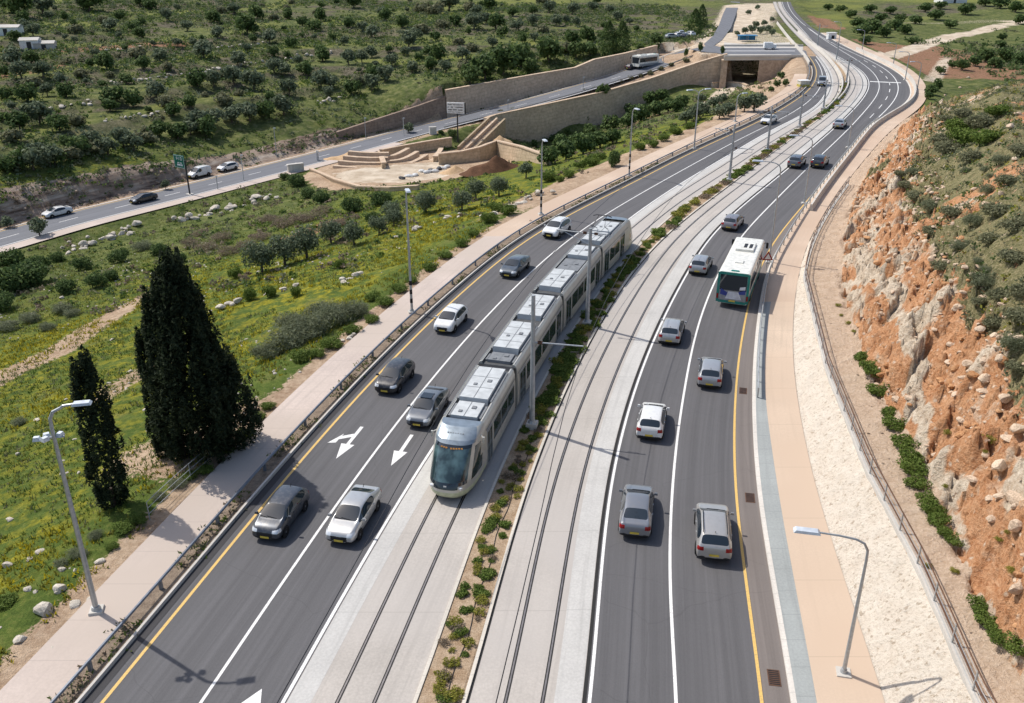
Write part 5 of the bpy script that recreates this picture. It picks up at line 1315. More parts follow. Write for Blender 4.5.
# stairs up to the ramp
pa, pb = T(466, 151), G(497, 121, -10.6)
st = empty('stairs', pa, 0, 'sandy stone stairs with pale parapets climbing to the ramp road', 'stairs'); d = pb-pa; dl = Vector((d.x, d.y, 0)); Ls = dl.length; dl.normalize(); nv = Vector((-dl.y, dl.x, 0))
for s in (-1, 0, 1):
    b = MB(); o_ = nv*s*2.0; a0, a1 = o_, o_+d; w = nv*.22; H_ = Vector((0, 0, .75)); D_ = Vector((0, 0, -2.5))
    vs = [a0-w+D_, a0+w+D_, a0+w+H_, a0-w+H_, a1-w+D_, a1+w+D_, a1+w+H_, a1-w+H_]; b.add(vs, [(0, 1, 2, 3), (4, 7, 6, 5), (0, 4, 5, 1), (1, 5, 6, 2), (2, 6, 7, 3), (3, 7, 4, 0)]); b.build('parapet', 'wall_sand' if s else 'stone_warm', st)
ns_ = 22; b = MB()
for i in range(ns_): c = d*((i+.5)/ns_); b.box((c.x, c.y, c.z-1.0), (Ls/ns_*1.02, 3.6, 2.0), rot=math.atan2(dl.y, dl.x))
b.build('treads', 'stone_warm', st)
def heap(px, py, rx, ry_, h, mat, label, rz=0, seed=1):
    p = T(px, py); mb = MB(); n, m_ = 36, 14; vs = []; 
    for i in range(m_+1):
        f = i/m_
        for k_ in range(n):
            a = 2*math.pi*k_/n; x, y = f*rx*math.cos(a), f*ry_*math.sin(a); nz_ = float(fbm(np.array(x*.5+seed*9), np.array(y*.5), seed, 3))
            z = h*(1-f)**1.15*(.75+.5*nz_)+(nz_-.5)*.4*(1-f)-.3*f; q = 1+.25*(nz_-.5)
            vs.append((x*q, y*q, z))
    mb.add(vs, [(i*n+k_, i*n+(k_+1) % n, (i+1)*n+(k_+1) % n, (i+1)*n+k_) for i in range(m_) for k_ in range(n)])
    o = mb.build('soil_heap', mat, smooth=True); o.location = p; o.rotation_euler = (0, 0, rz); return tag(o, label, 'soil heap')
heap(497, 171, 6.5, 3.2, 2.4, 'dirt_brown', 'dark brown heap of soil in front of the sandy retaining wall', .2, 2)
heap(500, 150, 6, 5, 3.4, 'dirt_sand', 'orange sand heap banked against the end of the lower stone wall', .5, 3)
heap(352, 158, 8, 3.2, 1.3, 'dirt_sand', 'oval mound of tan sand behind the left seating steps', .35, 4)
heap(455, 172, 3, 2, 1.0, 'dirt_sand', 'small sand heap left of the dark brown soil', .1, 5)
simple('bag_white', (.62, .62, .60), .6); simple('bag_black', (.04, .04, .045), .5)
rr = random.Random(5)
bags = [(409, 177), (415, 176), (422, 172), (427, 173), (431, 171), (435, 172), (439, 169.5), (443, 169), (447, 167.5), (402, 179)]
for i, (px, py) in enumerate(bags):
    p = T(px, py); bm = bmesh.new(); bmesh.ops.create_icosphere(bm, subdivisions=2, radius=1)
    for v in bm.verts:
        n_ = float(fbm(np.array(v.co.x*1.3+i*7), np.array(v.co.y*1.3+v.co.z), 5, 3)); v.co = Vector((v.co.x*(1.0+n_*.5), v.co.y*.8, max(v.co.z, -.5)*.62+.3))*(.75+.5*n_)
    me = bpy.data.meshes.new('sack'); bm.to_mesh(me); bm.free(); me.materials.append(MATS['bag_black' if i in (4, 6, 9) else 'bag_white']); o = bpy.data.objects.new('sack', me); COL.objects.link(o); o.location = p; o.rotation_euler = (0, 0, i*1.3); o.scale = (.62, .62, .55)
    dark = i in (4, 6, 9)
    tag(o, ('black' if dark else 'white')+' plastic sack in the row on the works yard floor, number '+('one two three four five six seven eight nine ten'.split()[[9, 0, 1, 2, 3, 4, 5, 6, 7, 8].index(i)])+' from the left', 'sack', 'sacks lying in the works yard')

# ---- junction bridge over the underpass
A = G(724, 57.5); B = G(803, 57.0); A2 = G(724, 46.5); B2 = G(803, 46.5)
br = empty('bridge', (0, 0, 0), 0, 'low concrete road bridge over the dark underpass at the junction', 'bridge')
b = MB(); b.add([(A.x, A.y, -.7), (B.x, B.y, -.7), (B2.x, B2.y, -.7), (A2.x, A2.y, -.7), (A.x, A.y, .03), (B.x, B.y, .03), (B2.x, B2.y, .03), (A2.x, A2.y, .03)], [(0, 3, 2, 1), (4, 5, 6, 7), (0, 1, 5, 4), (1, 2, 6, 5), (2, 3, 7, 6), (3, 0, 4, 7)]); b.build('deck', 'concrete', br)
for (q0, q1) in ((A, B), (A2, B2)):
    b = MB(); b.sweep([Vector((q0.x, q0.y, .03)), Vector((q1.x, q1.y, .03))], [(-.2, 0), (-.15, .5), (.15, .5), (.2, 0)]); b.build('parapet', 'concrete', br)
for (x0, x1) in ((722, 728.5), (760, 802)):      # abutment faces either side of the opening
    a, c = G(x0, 57.45), G(x1, 57.45); e, g_ = G(x1+1, 46.6), G(x0+1, 46.6)
    b = MB(); ps = [(p.x, p.y+dy, z) for z in (-8.5, -.7) for p, dy in ((a, .35), (c, .35), (e, 0), (g_, 0))]
    b.add(ps, [(0, 3, 2, 1), (4, 5, 6, 7), (0, 1, 5, 4), (1, 2, 6, 5), (2, 3, 7, 6), (3, 0, 4, 7)]); b.build('abutment', 'wall_stone', br)
def sheet(name, px, z, mat, lv=0.0):
    P = [G(a, c, lv) for a, c in px]; mb = MB(); mb.add([(p.x, p.y, z) for p in P], [tuple(range(len(P)))]); o = mb.build(name, mat, uvs=[(p.x, p.y) for p in P], recalc=False); o['kind'] = 'structure'; return o
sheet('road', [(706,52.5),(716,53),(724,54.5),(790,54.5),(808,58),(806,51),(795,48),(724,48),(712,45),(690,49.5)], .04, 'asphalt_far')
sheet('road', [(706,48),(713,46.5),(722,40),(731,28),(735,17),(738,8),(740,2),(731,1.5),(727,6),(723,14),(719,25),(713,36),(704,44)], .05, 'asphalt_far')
sheet('road', [(724,42.5),(745,44.3),(770,43.3),(790,42.5),(790,44.5),(770,46),(745,46.8),(724,45)], .055, 'concrete')
sheet('road_marking', [(724,51.4),(795,51.4),(795,51.0),(724,51.0)], .07, 'white_paint')
lw = [G(*q) for q in ((712,84,-6.6),(726,83,-6.6),(741,85,-6.4),(748,88,-6))]
wall('low_wall', lw, [.2, .3, .4, .4], 'stone', 'pale low wall across the valley floor below the underpass', .4, True, foot=3)
# blue shelter, lorry, kiosk, yellow container, parked cars, far vans
def shelter(px, py, label):
    p = G(px, py); r = empty('shelter', p, .0, label, 'shelter'); L = 5.0
    simple('blue_sheet', (.05, .22, .42), .45)
    for s in (-1, 1):
        for x in (-L/2, 0, L/2): b = MB(); b.cyl((x, s*.9, 0), (x, s*.9, 1.5), .06, n=6); b.build('post', 'galvanised', r)
    b = MB(); b.box((0, 0, 1.55), (L+.4, 2.4, .14)); b.build('roof', 'blue_sheet', r); b = MB(); b.box((0, .95, .8), (L, .06, 1.3)); b.build('back_panel', 'blue_sheet', r)
shelter(747, 41, 'blue roofed shelter behind the junction bridge')
p = G(769, 49.5); r = empty('lorry', (p.x, p.y, .06), 0, 'white box lorry standing on the junction bridge', 'lorry')
b = MB(); rounded(b, (-.6, 0, 1.75), (3.6, 2.2, 2.3), .1); b.build('box', 'white', r); b = MB(); rounded(b, (2.0, 0, 1.25), (1.5, 2.0, 1.7), .2); cb_ = b.build('cab', 'white', r); b = MB(); b.box((2.76, 0, 1.6), (.04, 1.7, .7)); b.build('windscreen', 'car_glass', cb_)
for x in (-1.4, 1.7):
    for s in (-1, 1): wheel(r, x, s*.95, .42, .26)
r.scale = (.62,)*3
p = G(831, 39); r = empty('kiosk', (p.x, p.y, 0), .2, 'white kiosk with a dark opening beside the far right carriageway', 'kiosk')
b = MB(); b.box((0, 0, 1.6), (4.6, 2.4, 3.2)); b.build('wall', 'white', r); b = MB(); b.box((0, 0, 3.28), (5.0, 2.8, .16)); b.build('roof', 'white', r); b = MB(); b.box((.3, -1.21, 1.0), (1.6, .06, 1.9)); b.build('door', 'black', r); r.scale = (.55,)*3
simple('yellow_sheet', (.48, .42, .10), .5); simple('container_pale', (.62, .60, .50), .5)
p = T(803, 87); r = empty('container', p, .2, 'yellow and white site container on the slope left of the bend', 'container')
b = MB(); b.box((0, 0, .9), (2.0, 1.3, .7)); b.build('body', 'container_pale', r); b = MB(); b.box((0, 0, .28), (2.1, 1.4, .56)); b.build('base', 'yellow_sheet', r); b = MB(); b.box((0, 0, 1.3), (2.2, 1.5, .1)); b.build('roof', 'white', r)
r2 = lambda px, py, tw: (lambda p: (Vector((p.x, p.y, p.z+.06)), math.atan2(*(lambda k_: (road2[k_+1].y-road2[k_].y, road2[k_+1].x-road2[k_].x))(min(int(np.argmin([(Vector((q.x, q.y))-Vector((p.x, p.y))).length for q in road2])), NR-2)))+(math.pi if tw else 0)))(T(px, py))
FAR = [('sedan', 'paint_white', 58, 216, 1, 'white saloon on the far road, furthest left in view', 'car'), ('sedan', 'paint_black', 144, 202, 1, 'black car on the far road between the white saloon and the green sign', 'car'),
       ('van', 'paint_white', 200, 177, 1, 'white van parked below the rock cut on the far road', 'van'), ('hatch', 'paint_white', 228, 170.5, 1, 'white hatchback parked behind the white van on the far road', 'car'), ('suv', 'paint_graphite', 633, 70, 0, 'dark green car beside the wall on the ramp road, next to the white bus', 'car')]
for kd, pt, px, py, tw, lb, ct in FAR:
    loc, rz = r2(px, py, tw); make_car(kd, pt, loc, rz, lb, ct, 'vehicles on the far road', 'van' if kd == 'van' else 'car')
loc, rz = r2(645, 67, 1); make_bus(loc, rz, 'small white bus on the ramp road between the two stone walls', 7.5, 'bus', False)
for i, (px, py, pt, lb) in enumerate(((672, 38.5, 'paint_palegrey', 'left end'), (679, 37, 'paint_white', 'second place'), (685, 38, 'paint_graphite', 'middle'), (681, 35.2, 'paint_silver', 'rear row'), (690, 36, 'paint_white', 'right end'))):
    q = G(px, py); make_car('hatch', pt, Vector((q.x, q.y, 0)), .3+i*.4, 'car parked on the pale yard left of the junction, at the '+lb, 'car', 'cars parked by the junction', 'car', detail=False)
# far white sheds and a hut on the hill
def shed(px, py, d, rz, label, wallm='white', cat='shed'):
    p = T(px, py); r = empty('shed', p, rz, label, cat); b = MB(); b.box((0, 0, d[2]/2-.3), (d[0], d[1], d[2]+.6)); b.build('wall', wallm, r)
    b = MB(); x, y, z = d[0]/2+.2, d[1]/2+.2, d[2]; b.add([(-x, -y, z), (x, -y, z), (x, y, z), (-x, y, z), (-x, 0, z+.6), (x, 0, z+.6)], [(0, 1, 5, 4), (2, 3, 4, 5), (0, 4, 3), (1, 2, 5), (0, 3, 2, 1)]); b.build('roof', 'concrete', r)
    b = MB(); b.box((0, -d[1]/2-.02, d[2]*.42), (1.1, .05, d[2]*.84)); b.build('door', 'dark_metal', r)
shed(32, 50, (4.5, 3.5, 2.6), .2, 'white hut with a low lean-to on the hillside near the red soil')
shed(46, 50, (5, 3, 1.8), .2, 'long low grey shed right of the white hut on the hillside', 'concrete')
shed(9, 35, (7, 4, 2.2), .1, 'pale roofed shed at the left edge of the hillside')
shed(950, 2.5, (12, 8, 3.5), .1, 'large pale farm shed far off at the top right')
# ------------------------------------------------------------------ vegetation
def leaf_mesh(name, P, N, size, aspect, mat, seed, flat=.0):
    """one small quad per point P, turned randomly about a direction near N"""
    r = np.random.default_rng(seed); n = len(P)
    d = r.normal(size=(n, 3)); d /= np.linalg.norm(d, axis=1)[:, None]
    nn = N*.55+d*.75; nn /= np.linalg.norm(nn, axis=1)[:, None]+1e-9
    t = np.cross(nn, r.normal(size=(n, 3))); t /= np.linalg.norm(t, axis=1)[:, None]+1e-9; b = np.cross(nn, t)
    s = size*r.uniform(.55, 1.35, n)[:, None]; t = t*s; b = b*s*aspect
    V = np.stack([P-t-b*.4, P+t*.15-b, P+t+b*.35, P-t*.1+b], 1).reshape(-1, 3)
    me = bpy.data.meshes.new(name); me.vertices.add(4*n); me.vertices.foreach_set('co', V.ravel()); me.loops.add(4*n); me.loops.foreach_set('vertex_index', np.arange(4*n)); me.polygons.add(n); me.polygons.foreach_set('loop_start', np.arange(n)*4)
    me.materials.append(MATS[mat]); me.update(calc_edges=True); return me
def cloud(blobs, n, seed, shell=.5, lump=.28, freq=1.6):
    """points and outward directions spread through lumpy ellipsoids, gaps included"""
    r = np.random.default_rng(seed); w = np.array([b[3]*b[4]*b[5] for b in blobs])**(2/3); w /= w.sum(); P = []; N = []
    for b, k in zip(blobs, (w*n*1.25).astype(int)+1):
        d = r.normal(size=(k, 3)); d /= np.linalg.norm(d, axis=1)[:, None]
        q = fbm(d[:, 0]*freq*1.5+b[0]*3+seed, d[:, 1]*freq*1.5+d[:, 2]*freq*2.1+b[2]*5, seed, 3)
        rad = (1-shell+shell*r.uniform(0, 1, k)**.5)*(1+lump*(q-.5)*2.4)
        p = np.array(b[:3])+d*rad[:, None]*np.array(b[3:6]); keep = (q > .30) | (r.uniform(size=k) < .5)
        P.append(p[keep]); N.append(d[keep])
    P = np.concatenate(P); N = np.concatenate(N); N[:, 2] += .5; k = P[:, 2] > .02; return P[k], N[k]
def trunk_mesh(name, h, r0, crown_h, seed, mat='bark', limbs=4, lean=.1):
    rr = random.Random(seed); mb = MB(); x, y = rr.uniform(-lean, lean)*h, rr.uniform(-lean, lean)*h
    mb.tube([(0, 0, -.4), (x*.3, y*.3, h*.45), (x, y, h)], [r0*1.25, r0*.9, r0*.7], 7)
    for i in range(limbs):
        a = 6.28*i/limbs+rr.uniform(-.5, .5); L = crown_h*rr.uniform(.45, .75); q = rr.uniform(.45, .8)
        mb.tube([(x, y, h*.9), (x+math.cos(a)*L*q*.45, y+math.sin(a)*L*q*.45, h+L*.45), (x+math.cos(a)*L*q, y+math.sin(a)*L*q, h+L)], [r0*.55, r0*.38, r0*.12], 5)
    me_o = mb.build(name, mat); me = me_o.data; bpy.data.objects.remove(me_o); return me
TPL = {}
def dome_blobs(r, h, k, seed, spread=.62):
    rr = random.Random(seed); B = [(0, 0, h*.48, r*.72, r*.72, h*.5)]
    for i in range(k):
        a = 6.28*i/k+rr.uniform(-.5, .5); q = r*rr.uniform(.35, spread); s = rr.uniform(.34, .55)
        B.append((math.cos(a)*q, math.sin(a)*q, h*rr.uniform(.28, .68), r*s, r*s*rr.uniform(.8, 1.2), h*rr.uniform(.26, .40)))
    return B
def tpl_bush(key, mat, n, leaf, aspect=.6, r=1.0, h=1.3, k=6, shell=.55, nvar=3, trunk=None):
    out = []
    for v in range(nvar):
        sd_ = hash_seed(key)+v*31; B = dome_blobs(r, h, k, sd_)
        if trunk: B = [(a, b, c+trunk, d, e, f) for a, b, c, d, e, f in B]
        P, N = cloud(B, n, sd_, shell); out.append((leaf_mesh('crown', P, N, leaf, aspect, mat, sd_), trunk_mesh('trunk', trunk+h*.1, r*.085, h*.7, sd_) if trunk else None))
    TPL[key] = out
def hash_seed(s): return sum(ord(c)*(i+3) for i, c in enumerate(s)) % 9973
# unit templates: about 1 m crown radius
tpl_bush('olive', 'leaf_olive', 1500, .085, .5, 1.0, 1.35, 8, .55, 4, .45)
tpl_bush('olive_far', 'leaf_olive', 420, .15, .7, 1.0, 1.35, 6, .6, 4, .35)
tpl_bush('dark_far', 'leaf_dark', 420, .15, .75, 1.0, 1.5, 6, .6, 4, .2)
tpl_bush('scrub_far', 'leaf_scrub', 320, .15, .7, 1.0, 1.0, 5, .6, 3)
tpl_bush('dark', 'leaf_dark', 1500, .08, .6, 1.0, 1.2, 8, .55, 3)
tpl_bush('green', 'leaf_green', 1300, .085, .5, 1.0, 1.0, 7, .6, 3)
tpl_bush('lime', 'leaf_lime', 700, .085, .45, 1.0, 1.0, 6, .7, 3)
tpl_bush('grey', 'leaf_grey', 2600, .085, .16, 1.0, 1.1, 9, .8, 4)
tpl_bush('dry', 'leaf_dry', 1100, .10, .14, 1.0, .9, 7, .85, 3)
tpl_bush('scrub', 'leaf_scrub', 1300, .085, .45, 1.0, .95, 8, .65, 3)
tpl_bush('mat', 'leaf_green', 420, .13, .6, 1.0, .7, 5, .6, 4)
tpl_bush('mat_dry', 'leaf_dry', 260, .15, .3, 1.0, .7, 5, .7, 3)
tpl_bush('mat_lime', 'leaf_lime', 260, .15, .35, 1.0, .8, 5, .7, 3)
def tpl_conifer(key, mat, n, leaf, prof, nvar=2, tr=.25, lump=.22, ragged=.15):
    out = []
    for v in range(nvar):
        sd_ = hash_seed(key)+v*17; r = np.random.default_rng(sd_)
        t = r.uniform(0.02, 1, int(n*1.1))**1.15; rad = np.interp(t, [p[0] for p in prof], [p[1] for p in prof]); a = r.uniform(0, 2*math.pi, len(t))
        q = fbm(a*1.7+sd_, t*11, sd_, 3); q2 = fbm(a*5.1, t*34+sd_, sd_+3, 2)
        rr_ = rad*(.62+.38*r.uniform(0, 1, len(t))**.5)*(1+lump*2*(q-.5)+ragged*2*(q2-.5))
        k = (q2 > .28) | (r.uniform(size=len(t)) < .35)
        P = np.stack([rr_*np.cos(a), rr_*np.sin(a), t+r.uniform(0, .012, len(t))], -1)[k]; N = np.stack([np.cos(a)*.7, np.sin(a)*.7, np.full(len(a), .75)], -1)[k]
        out.append((leaf_mesh('crown', P, N, leaf, .42, mat, sd_), trunk_mesh('trunk', .12, .016, .6, sd_, 'bark_dark', 1, .0)))
    TPL[key] = out
def tpl_cypress(key, mat, prof, nsub, per, leaf, sub_h, sub_r, seed, tips=()):
    """crown made of many small upright sprays, so its outline is ragged and the light catches spray by spray"""
    r = np.random.default_rng(seed); P = []; N = []
    S = []
    for i in range(nsub):
        t = r.uniform(0, 1)**1.1*.93; a = r.uniform(0, 6.283); rad = float(np.interp(t, [p[0] for p in prof], [p[1] for p in prof])); q = r.uniform(.35, 1.0)**.6*(1+.5*(float(fbm(np.array(a*1.3), np.array(t*7.0), seed, 3))-.5))
        S.append((rad*q*math.cos(a), rad*q*math.sin(a), t, r.uniform(.65, 1.3)))
    for (tx, ty, tz) in tips: S += [(tx+r.normal(0, .008), ty+r.normal(0, .008), tz-k_*.05, 1.0) for k_ in range(4)]
    for (x, y, t, sc) in S:
        n = int(per*sc); u = r.uniform(0, 1, n); d = r.uniform(0, 6.283, n); w = sub_r*sc*np.interp(u, [0, .25, .7, 1], [.5, 1, .6, .04])*(.45+.55*r.uniform(0, 1, n)**.5)
        lx, ly = x/(abs(x)+abs(y)+.03)*.12, y/(abs(x)+abs(y)+.03)*.12
        P.append(np.stack([x+w*np.cos(d)+lx*u*sub_h*sc, y+w*np.sin(d)+ly*u*sub_h*sc, np.clip(t+u*sub_h*sc, .012, 2)], -1)); N.append(np.stack([np.cos(d)*.8, np.sin(d)*.8, np.full(n, .6)], -1))
    P = np.concatenate(P); N = np.concatenate(N); P[:, 2] /= P[:, 2].max()
    TPL[key] = [(leaf_mesh('crown', P, N, leaf, .35, mat, seed), trunk_mesh('trunk', .12, .016, .6, seed, 'bark_dark', 0, .0))]
tpl_cypress('spire', 'leaf_cypress', [(0, .055), (.04, .075), (.2, .085), (.45, .082), (.7, .066), (.88, .04), (1, .008)], 150, 75, .0125, .11, .026, 5, ((0, 0, .93),))
tpl_cypress('broad', 'leaf_cypress', [(0, .12), (.05, .17), (.2, .19), (.38, .18), (.52, .155), (.68, .11), (.85, .055), (1, .008)], 330, 85, .0115, .13, .030, 6, ((0, 0, .93), (.035, .01, .86), (-.03, .02, .82)))
tpl_cypress('broad_side', 'leaf_cypress', [(0, .13), (.06, .20), (.25, .235), (.5, .20), (.75, .12), (1, .02)], 150, 75, .018, .20, .048, 7, ((0, 0, .88), (.06, -.03, .80)))
tpl_conifer('pine', 'leaf_dark', 1500, .04, [(0, .16), (.1, .26), (.35, .28), (.65, .20), (.9, .09), (1, .02)], 2, lump=.3, ragged=.25)
ORD = 'first second third fourth fifth sixth seventh eighth ninth tenth eleventh twelfth thirteenth fourteenth fifteenth sixteenth seventeenth eighteenth nineteenth twentieth'.split()
ORD += ['twenty-'+o for o in ORD[:9]]+['thirtieth']+['thirty-'+o for o in ORD[:9]]+['fortieth']
PLANTS = []
def put(key, loc, s, name, rz=None, sz=None):
    """one plant: crown (and trunk) under an empty, or the crown alone for a low bush"""
    rr = random; v = rr.choice(TPL[key]); rz = rr.uniform(0, 6.28) if rz is None else rz
    sz = sz if sz else s
    if v[1] is None:
        o = bpy.data.objects.new(name, v[0]); COL.objects.link(o); o.location = loc; o.scale = (s*rr.uniform(.9, 1.12), s*rr.uniform(.9, 1.12), sz); o.rotation_euler = (0, 0, rz); return o
    r = bpy.data.objects.new(name, None); COL.objects.link(r); r.location = loc; r.rotation_euler = (0, 0, rz); r.scale = (s*rr.uniform(.92, 1.1), s*rr.uniform(.92, 1.1), sz)
    for nm, me in (('crown', v[0]), ('trunk', v[1])): c = bpy.data.objects.new(nm, me); COL.objects.link(c); c.parent = r
    return r
def pxm(p): return F/((p.y*CT)+(CAMH-p.z)*ST)      # photo pixels per metre at a world point
def plant(key, px, py, wpx, what, where, name='bush', group=None, sq=1.0, cat=None):
    """wpx: crown width in photo pixels"""
    p = T(px, py); s = wpx/2/pxm(p); o = put(key, p, s, name, sz=s*sq); PLANTS.append((o, px, py, what, where, cat or ('tree' if 'tree' in name else 'shrub' if 'shrub' in name else 'bush'), group)); return o
def label_plants():
    zones = {}
    for rec in PLANTS: zones.setdefault((rec[3], rec[4]), []).append(rec)
    for (what, where), L in zones.items():
        L.sort(key=lambda r: r[1])
        for i, (o, px, py, _, _, cat, grp) in enumerate(L):
            if len(L) == 1: lb = what+' '+where
            elif len(L) == 2: lb = what+' '+where+', '+('left' if i == 0 else 'right')+' of the two'
            else: lb = what+' '+where+', '+(ORD[i] if i < len(ORD) else 'last')+' from left'
            tag(o, lb, cat, grp)
# --- the two cypresses by the footpath
def tall(key, base, top, name, label, zb=None, lean=0, cat='tree'):
    p = T(*base); 
    if zb is not None: p.z += zb
    r = ray(*top); h = CAMH+r.z*(p.y/r.y)-p.z; o = put(key, p, h, name, rz=.6); return tag(o, label, cat, 'cypresses beside the left footpath')
tall('spire', (114, 506), (75, 346), 'cypress_tree', 'slim dark cypress spire beside the left footpath')
tall('broad', (203, 456), (165, 246), 'cypress_tree', 'huge broad blackish cypress, the tallest tree beside the left footpath')
tall('broad_side', (237, 443), (222, 345), 'cypress_tree', 'short bushy dark cypress leaning out of the right side of the huge cypress')
tall('spire', (219, 450), (190, 288), 'cypress_tree', 'dark cypress stem merged with the right shoulder of the huge cypress')
tall('spire', (167, 456), (138, 318), 'cypress_tree', 'dark narrow cypress stem on the left flank of the huge cypress')
tall('spire', (184, 458), (150, 274), 'cypress_tree', 'dark narrow cypress tip just left of the huge cypress top')
# --- meadow between the footpath and the far road
W_ = 'grey green olive tree'; mead = 'on the flowery meadow above the grey shrubs'; gm = 'olive trees on the meadow'
for px, py, w in ((262, 272, 36), (285, 265, 34), (307, 258, 36), (331, 243, 26), (354, 245, 26), (379, 234, 20), (394, 226, 20)): plant('olive', px, py, w, W_, mead, 'olive_tree', gm)
for px, py, w in ((426, 213, 26), (462, 210, 22), (476, 199, 22), (499, 196, 22), (392, 221, 22), (526, 178, 18)): plant('olive', px, py, w, W_, 'between the works yard and the sandy verge', 'olive_tree', gm)
for px, py, w in ((322, 203, 22), (352, 212, 26), (381, 205, 24), (308, 198, 18), (297, 186, 22), (285, 180, 12), (372, 222, 18)): plant('dark', px, py, w, 'dark green bush', 'below the near edging of the works yard', 'bush', 'bushes below the works yard')
for px, py, w in ((236, 278, 14), (296, 296, 14), (341, 268, 12), (250, 300, 17), (271, 297, 17)): plant('green', px, py, w, 'small bright green sapling', 'in the grass in front of the olive trees', 'sapling', 'saplings on the meadow', 1.5, 'sapling')
for px, py, w in ((268, 352, 40), (290, 340, 52), (313, 328, 52), (338, 316, 46), (357, 308, 34), (322, 312, 40), (292, 322, 40)): plant('grey', px, py+7, w, 'big grey twiggy shrub', 'by the footpath left of the white hatchback', 'shrub', 'big grey shrubs', .85)
for px, py, w in ((332, 347, 24), (300, 360, 24), (352, 333, 20), (372, 322, 20), (386, 305, 22), (372, 300, 20), (400, 292, 20), (318, 356, 18), (412, 283, 16), (430, 270, 18), (446, 258, 18), (462, 246, 18), (474, 236, 14)): plant('green', px, py, w, 'low leafy green bush', 'edging the footpath beyond the cypresses', 'bush', 'bushes edging the footpath', .8)
for px, py, w in ((489, 222, 20), (508, 214, 20), (497, 212, 18), (549, 181, 20), (569, 178, 16), (591, 166, 18), (600, 160, 14), (640, 150, 16), (653, 147, 14), (664, 141, 14), (676, 135, 16), (690, 129, 14), (560, 182, 12), (580, 168, 13)): plant('green', px, py, w, 'dusty green bush', 'on the slope just above the sandy verge', 'bush', 'bushes on the verge slope')
plant('dark', 614, 166, 16, 'upright dark bush', 'beside the lamp pole on the sandy verge', 'bush', None, 1.7)
for px, py, w in ((10, 292, 46), (32, 284, 40), (12, 268, 34), (40, 270, 24), (2, 310, 30)): plant('dark', px, py, w, 'dense dark green bush', 'in the hollow below the far road', 'bush', 'bushes in the hollow')
for px, py, w in ((67, 292, 24), (97, 287, 24), (83, 270, 22), (120, 262, 22), (112, 280, 18), (160, 255, 22), (58, 262, 18), (180, 262, 18)): plant('dark', px, py, w, 'dark green bush', 'on the weedy slope left of the huge cypress', 'bush', 'bushes in the hollow')
for px, py, w in ((30, 322, 28), (63, 312, 26), (8, 330, 26), (48, 330, 20), (144, 250, 26), (72, 316, 20)): plant('grey', px, py, w, 'grey leafless shrub', 'on the weedy slope below the far road', 'shrub', 'leafless shrubs', .7)
for px, py, w in ((190, 246, 26), (208, 250, 28), (228, 254, 28), (246, 248, 26), (222, 240, 26), (262, 240, 24), (285, 226, 30), (304, 222, 32), (322, 214, 26), (338, 226, 28), (268, 222, 24), (200, 236, 20)): plant('dry', px, py, w, 'brown dry shrub', 'in the thicket below the far road', 'shrub', 'dry thicket', .75)
for px, py, w in ((20, 424, 18), (78, 556, 24), (62, 566, 20), (178, 486, 22), (160, 498, 18), (95, 538, 20)): plant('grey', px, py, w, 'small grey green shrub', 'in the stony grass near the slim cypress', 'shrub', 'small grey shrubs', .7)
for px, py, w in ((124, 532, 24), (138, 522, 22), (205, 472, 22), (190, 478, 18), (228, 452, 20), (245, 436, 22), (258, 420, 20), (112, 548, 16), (6, 604, 28), (268, 408, 18)): plant('green', px, py, w, 'leafy green weed clump', 'between the cypresses and the near footpath', 'bush', 'weeds by the near footpath', .7)
plant('olive_far', 40, 236, 22, 'rounded grey green tree', 'standing against the far road below the white saloon', 'roadside_tree'); plant('olive_far', 8, 228, 14, 'small round tree', 'at the left end of the far road', 'roadside_tree')
plant('olive_far', 166, 190, 9, 'tiny street tree', 'at the kerb between the black car and the green sign', 'street_tree', None, 1.4); plant('olive_far', 409, 133, 12, 'small bright round tree', 'by the pale lamp pole on the far road', 'street_tree')
plant('dark', 452, 136, 11, 'round dark bush', 'at the foot of the billboard post', 'bush'); plant('dark', 441, 134, 7, 'small dark bush', 'left of the billboard post', 'bush')
# valley and wall foot
for px, py in ((524, 149), (534.5, 146), (545, 143), (552.6, 140.5), (560, 138), (568, 134.5), (586.6, 122), (597, 119)): plant('dark_far', px, py+1, 7, 'small dark tree', 'at the foot of the lower tan wall', 'small_tree', 'small trees along the lower wall', 1.2)
for px, py, w in ((548, 165, 22), (566, 160, 24), (583, 154, 24), (600, 148, 22), (612, 144, 18), (560, 150, 18), (590, 140, 18), (610, 132, 20), (628, 128, 18), (640, 122, 20), (655, 116, 18), (668, 112, 18), (630, 116, 14), (650, 106, 18), (662, 102, 16), (676, 112, 16), (576, 146, 16), (602, 124, 14), (682, 108, 16)): plant('dark_far', px, py, w, 'dark green bush', 'on the valley floor below the lower tan wall', 'bush', 'bushes on the valley floor')
for px, py, w in ((695, 120, 18), (703, 116, 16), (719, 119, 18), (728, 116, 16), (754, 112, 22), (744, 112, 18), (713, 108, 14), (686, 124, 16), (701, 104, 12), (722, 104, 12)): plant('olive_far', px, py, w, 'grey green bush', 'on the valley side beneath the junction bridge', 'bush', 'bushes beneath the junction')
for px, py, w in ((781, 79, 9), (785, 86, 8), (777, 87, 8), (771, 92, 7)): plant('dark_far', px, py, w, 'small dark bush', 'on the bare slope right of the underpass', 'bush', 'bushes by the underpass')
for px, py, w in ((630, 80, 9), (640, 77, 8), (650, 74.5, 9), (620, 83, 8), (661, 70, 8), (686, 62, 9), (605, 87, 7), (595, 90, 7), (671, 66, 7), (585, 92, 6), (500, 113, 7), (512, 111, 7), (523, 108, 6)): plant('scrub_far', px, py, w, 'low planted shrub', 'on the pale planted strip beside the ramp road', 'shrub', 'shrubs on the planted strip')
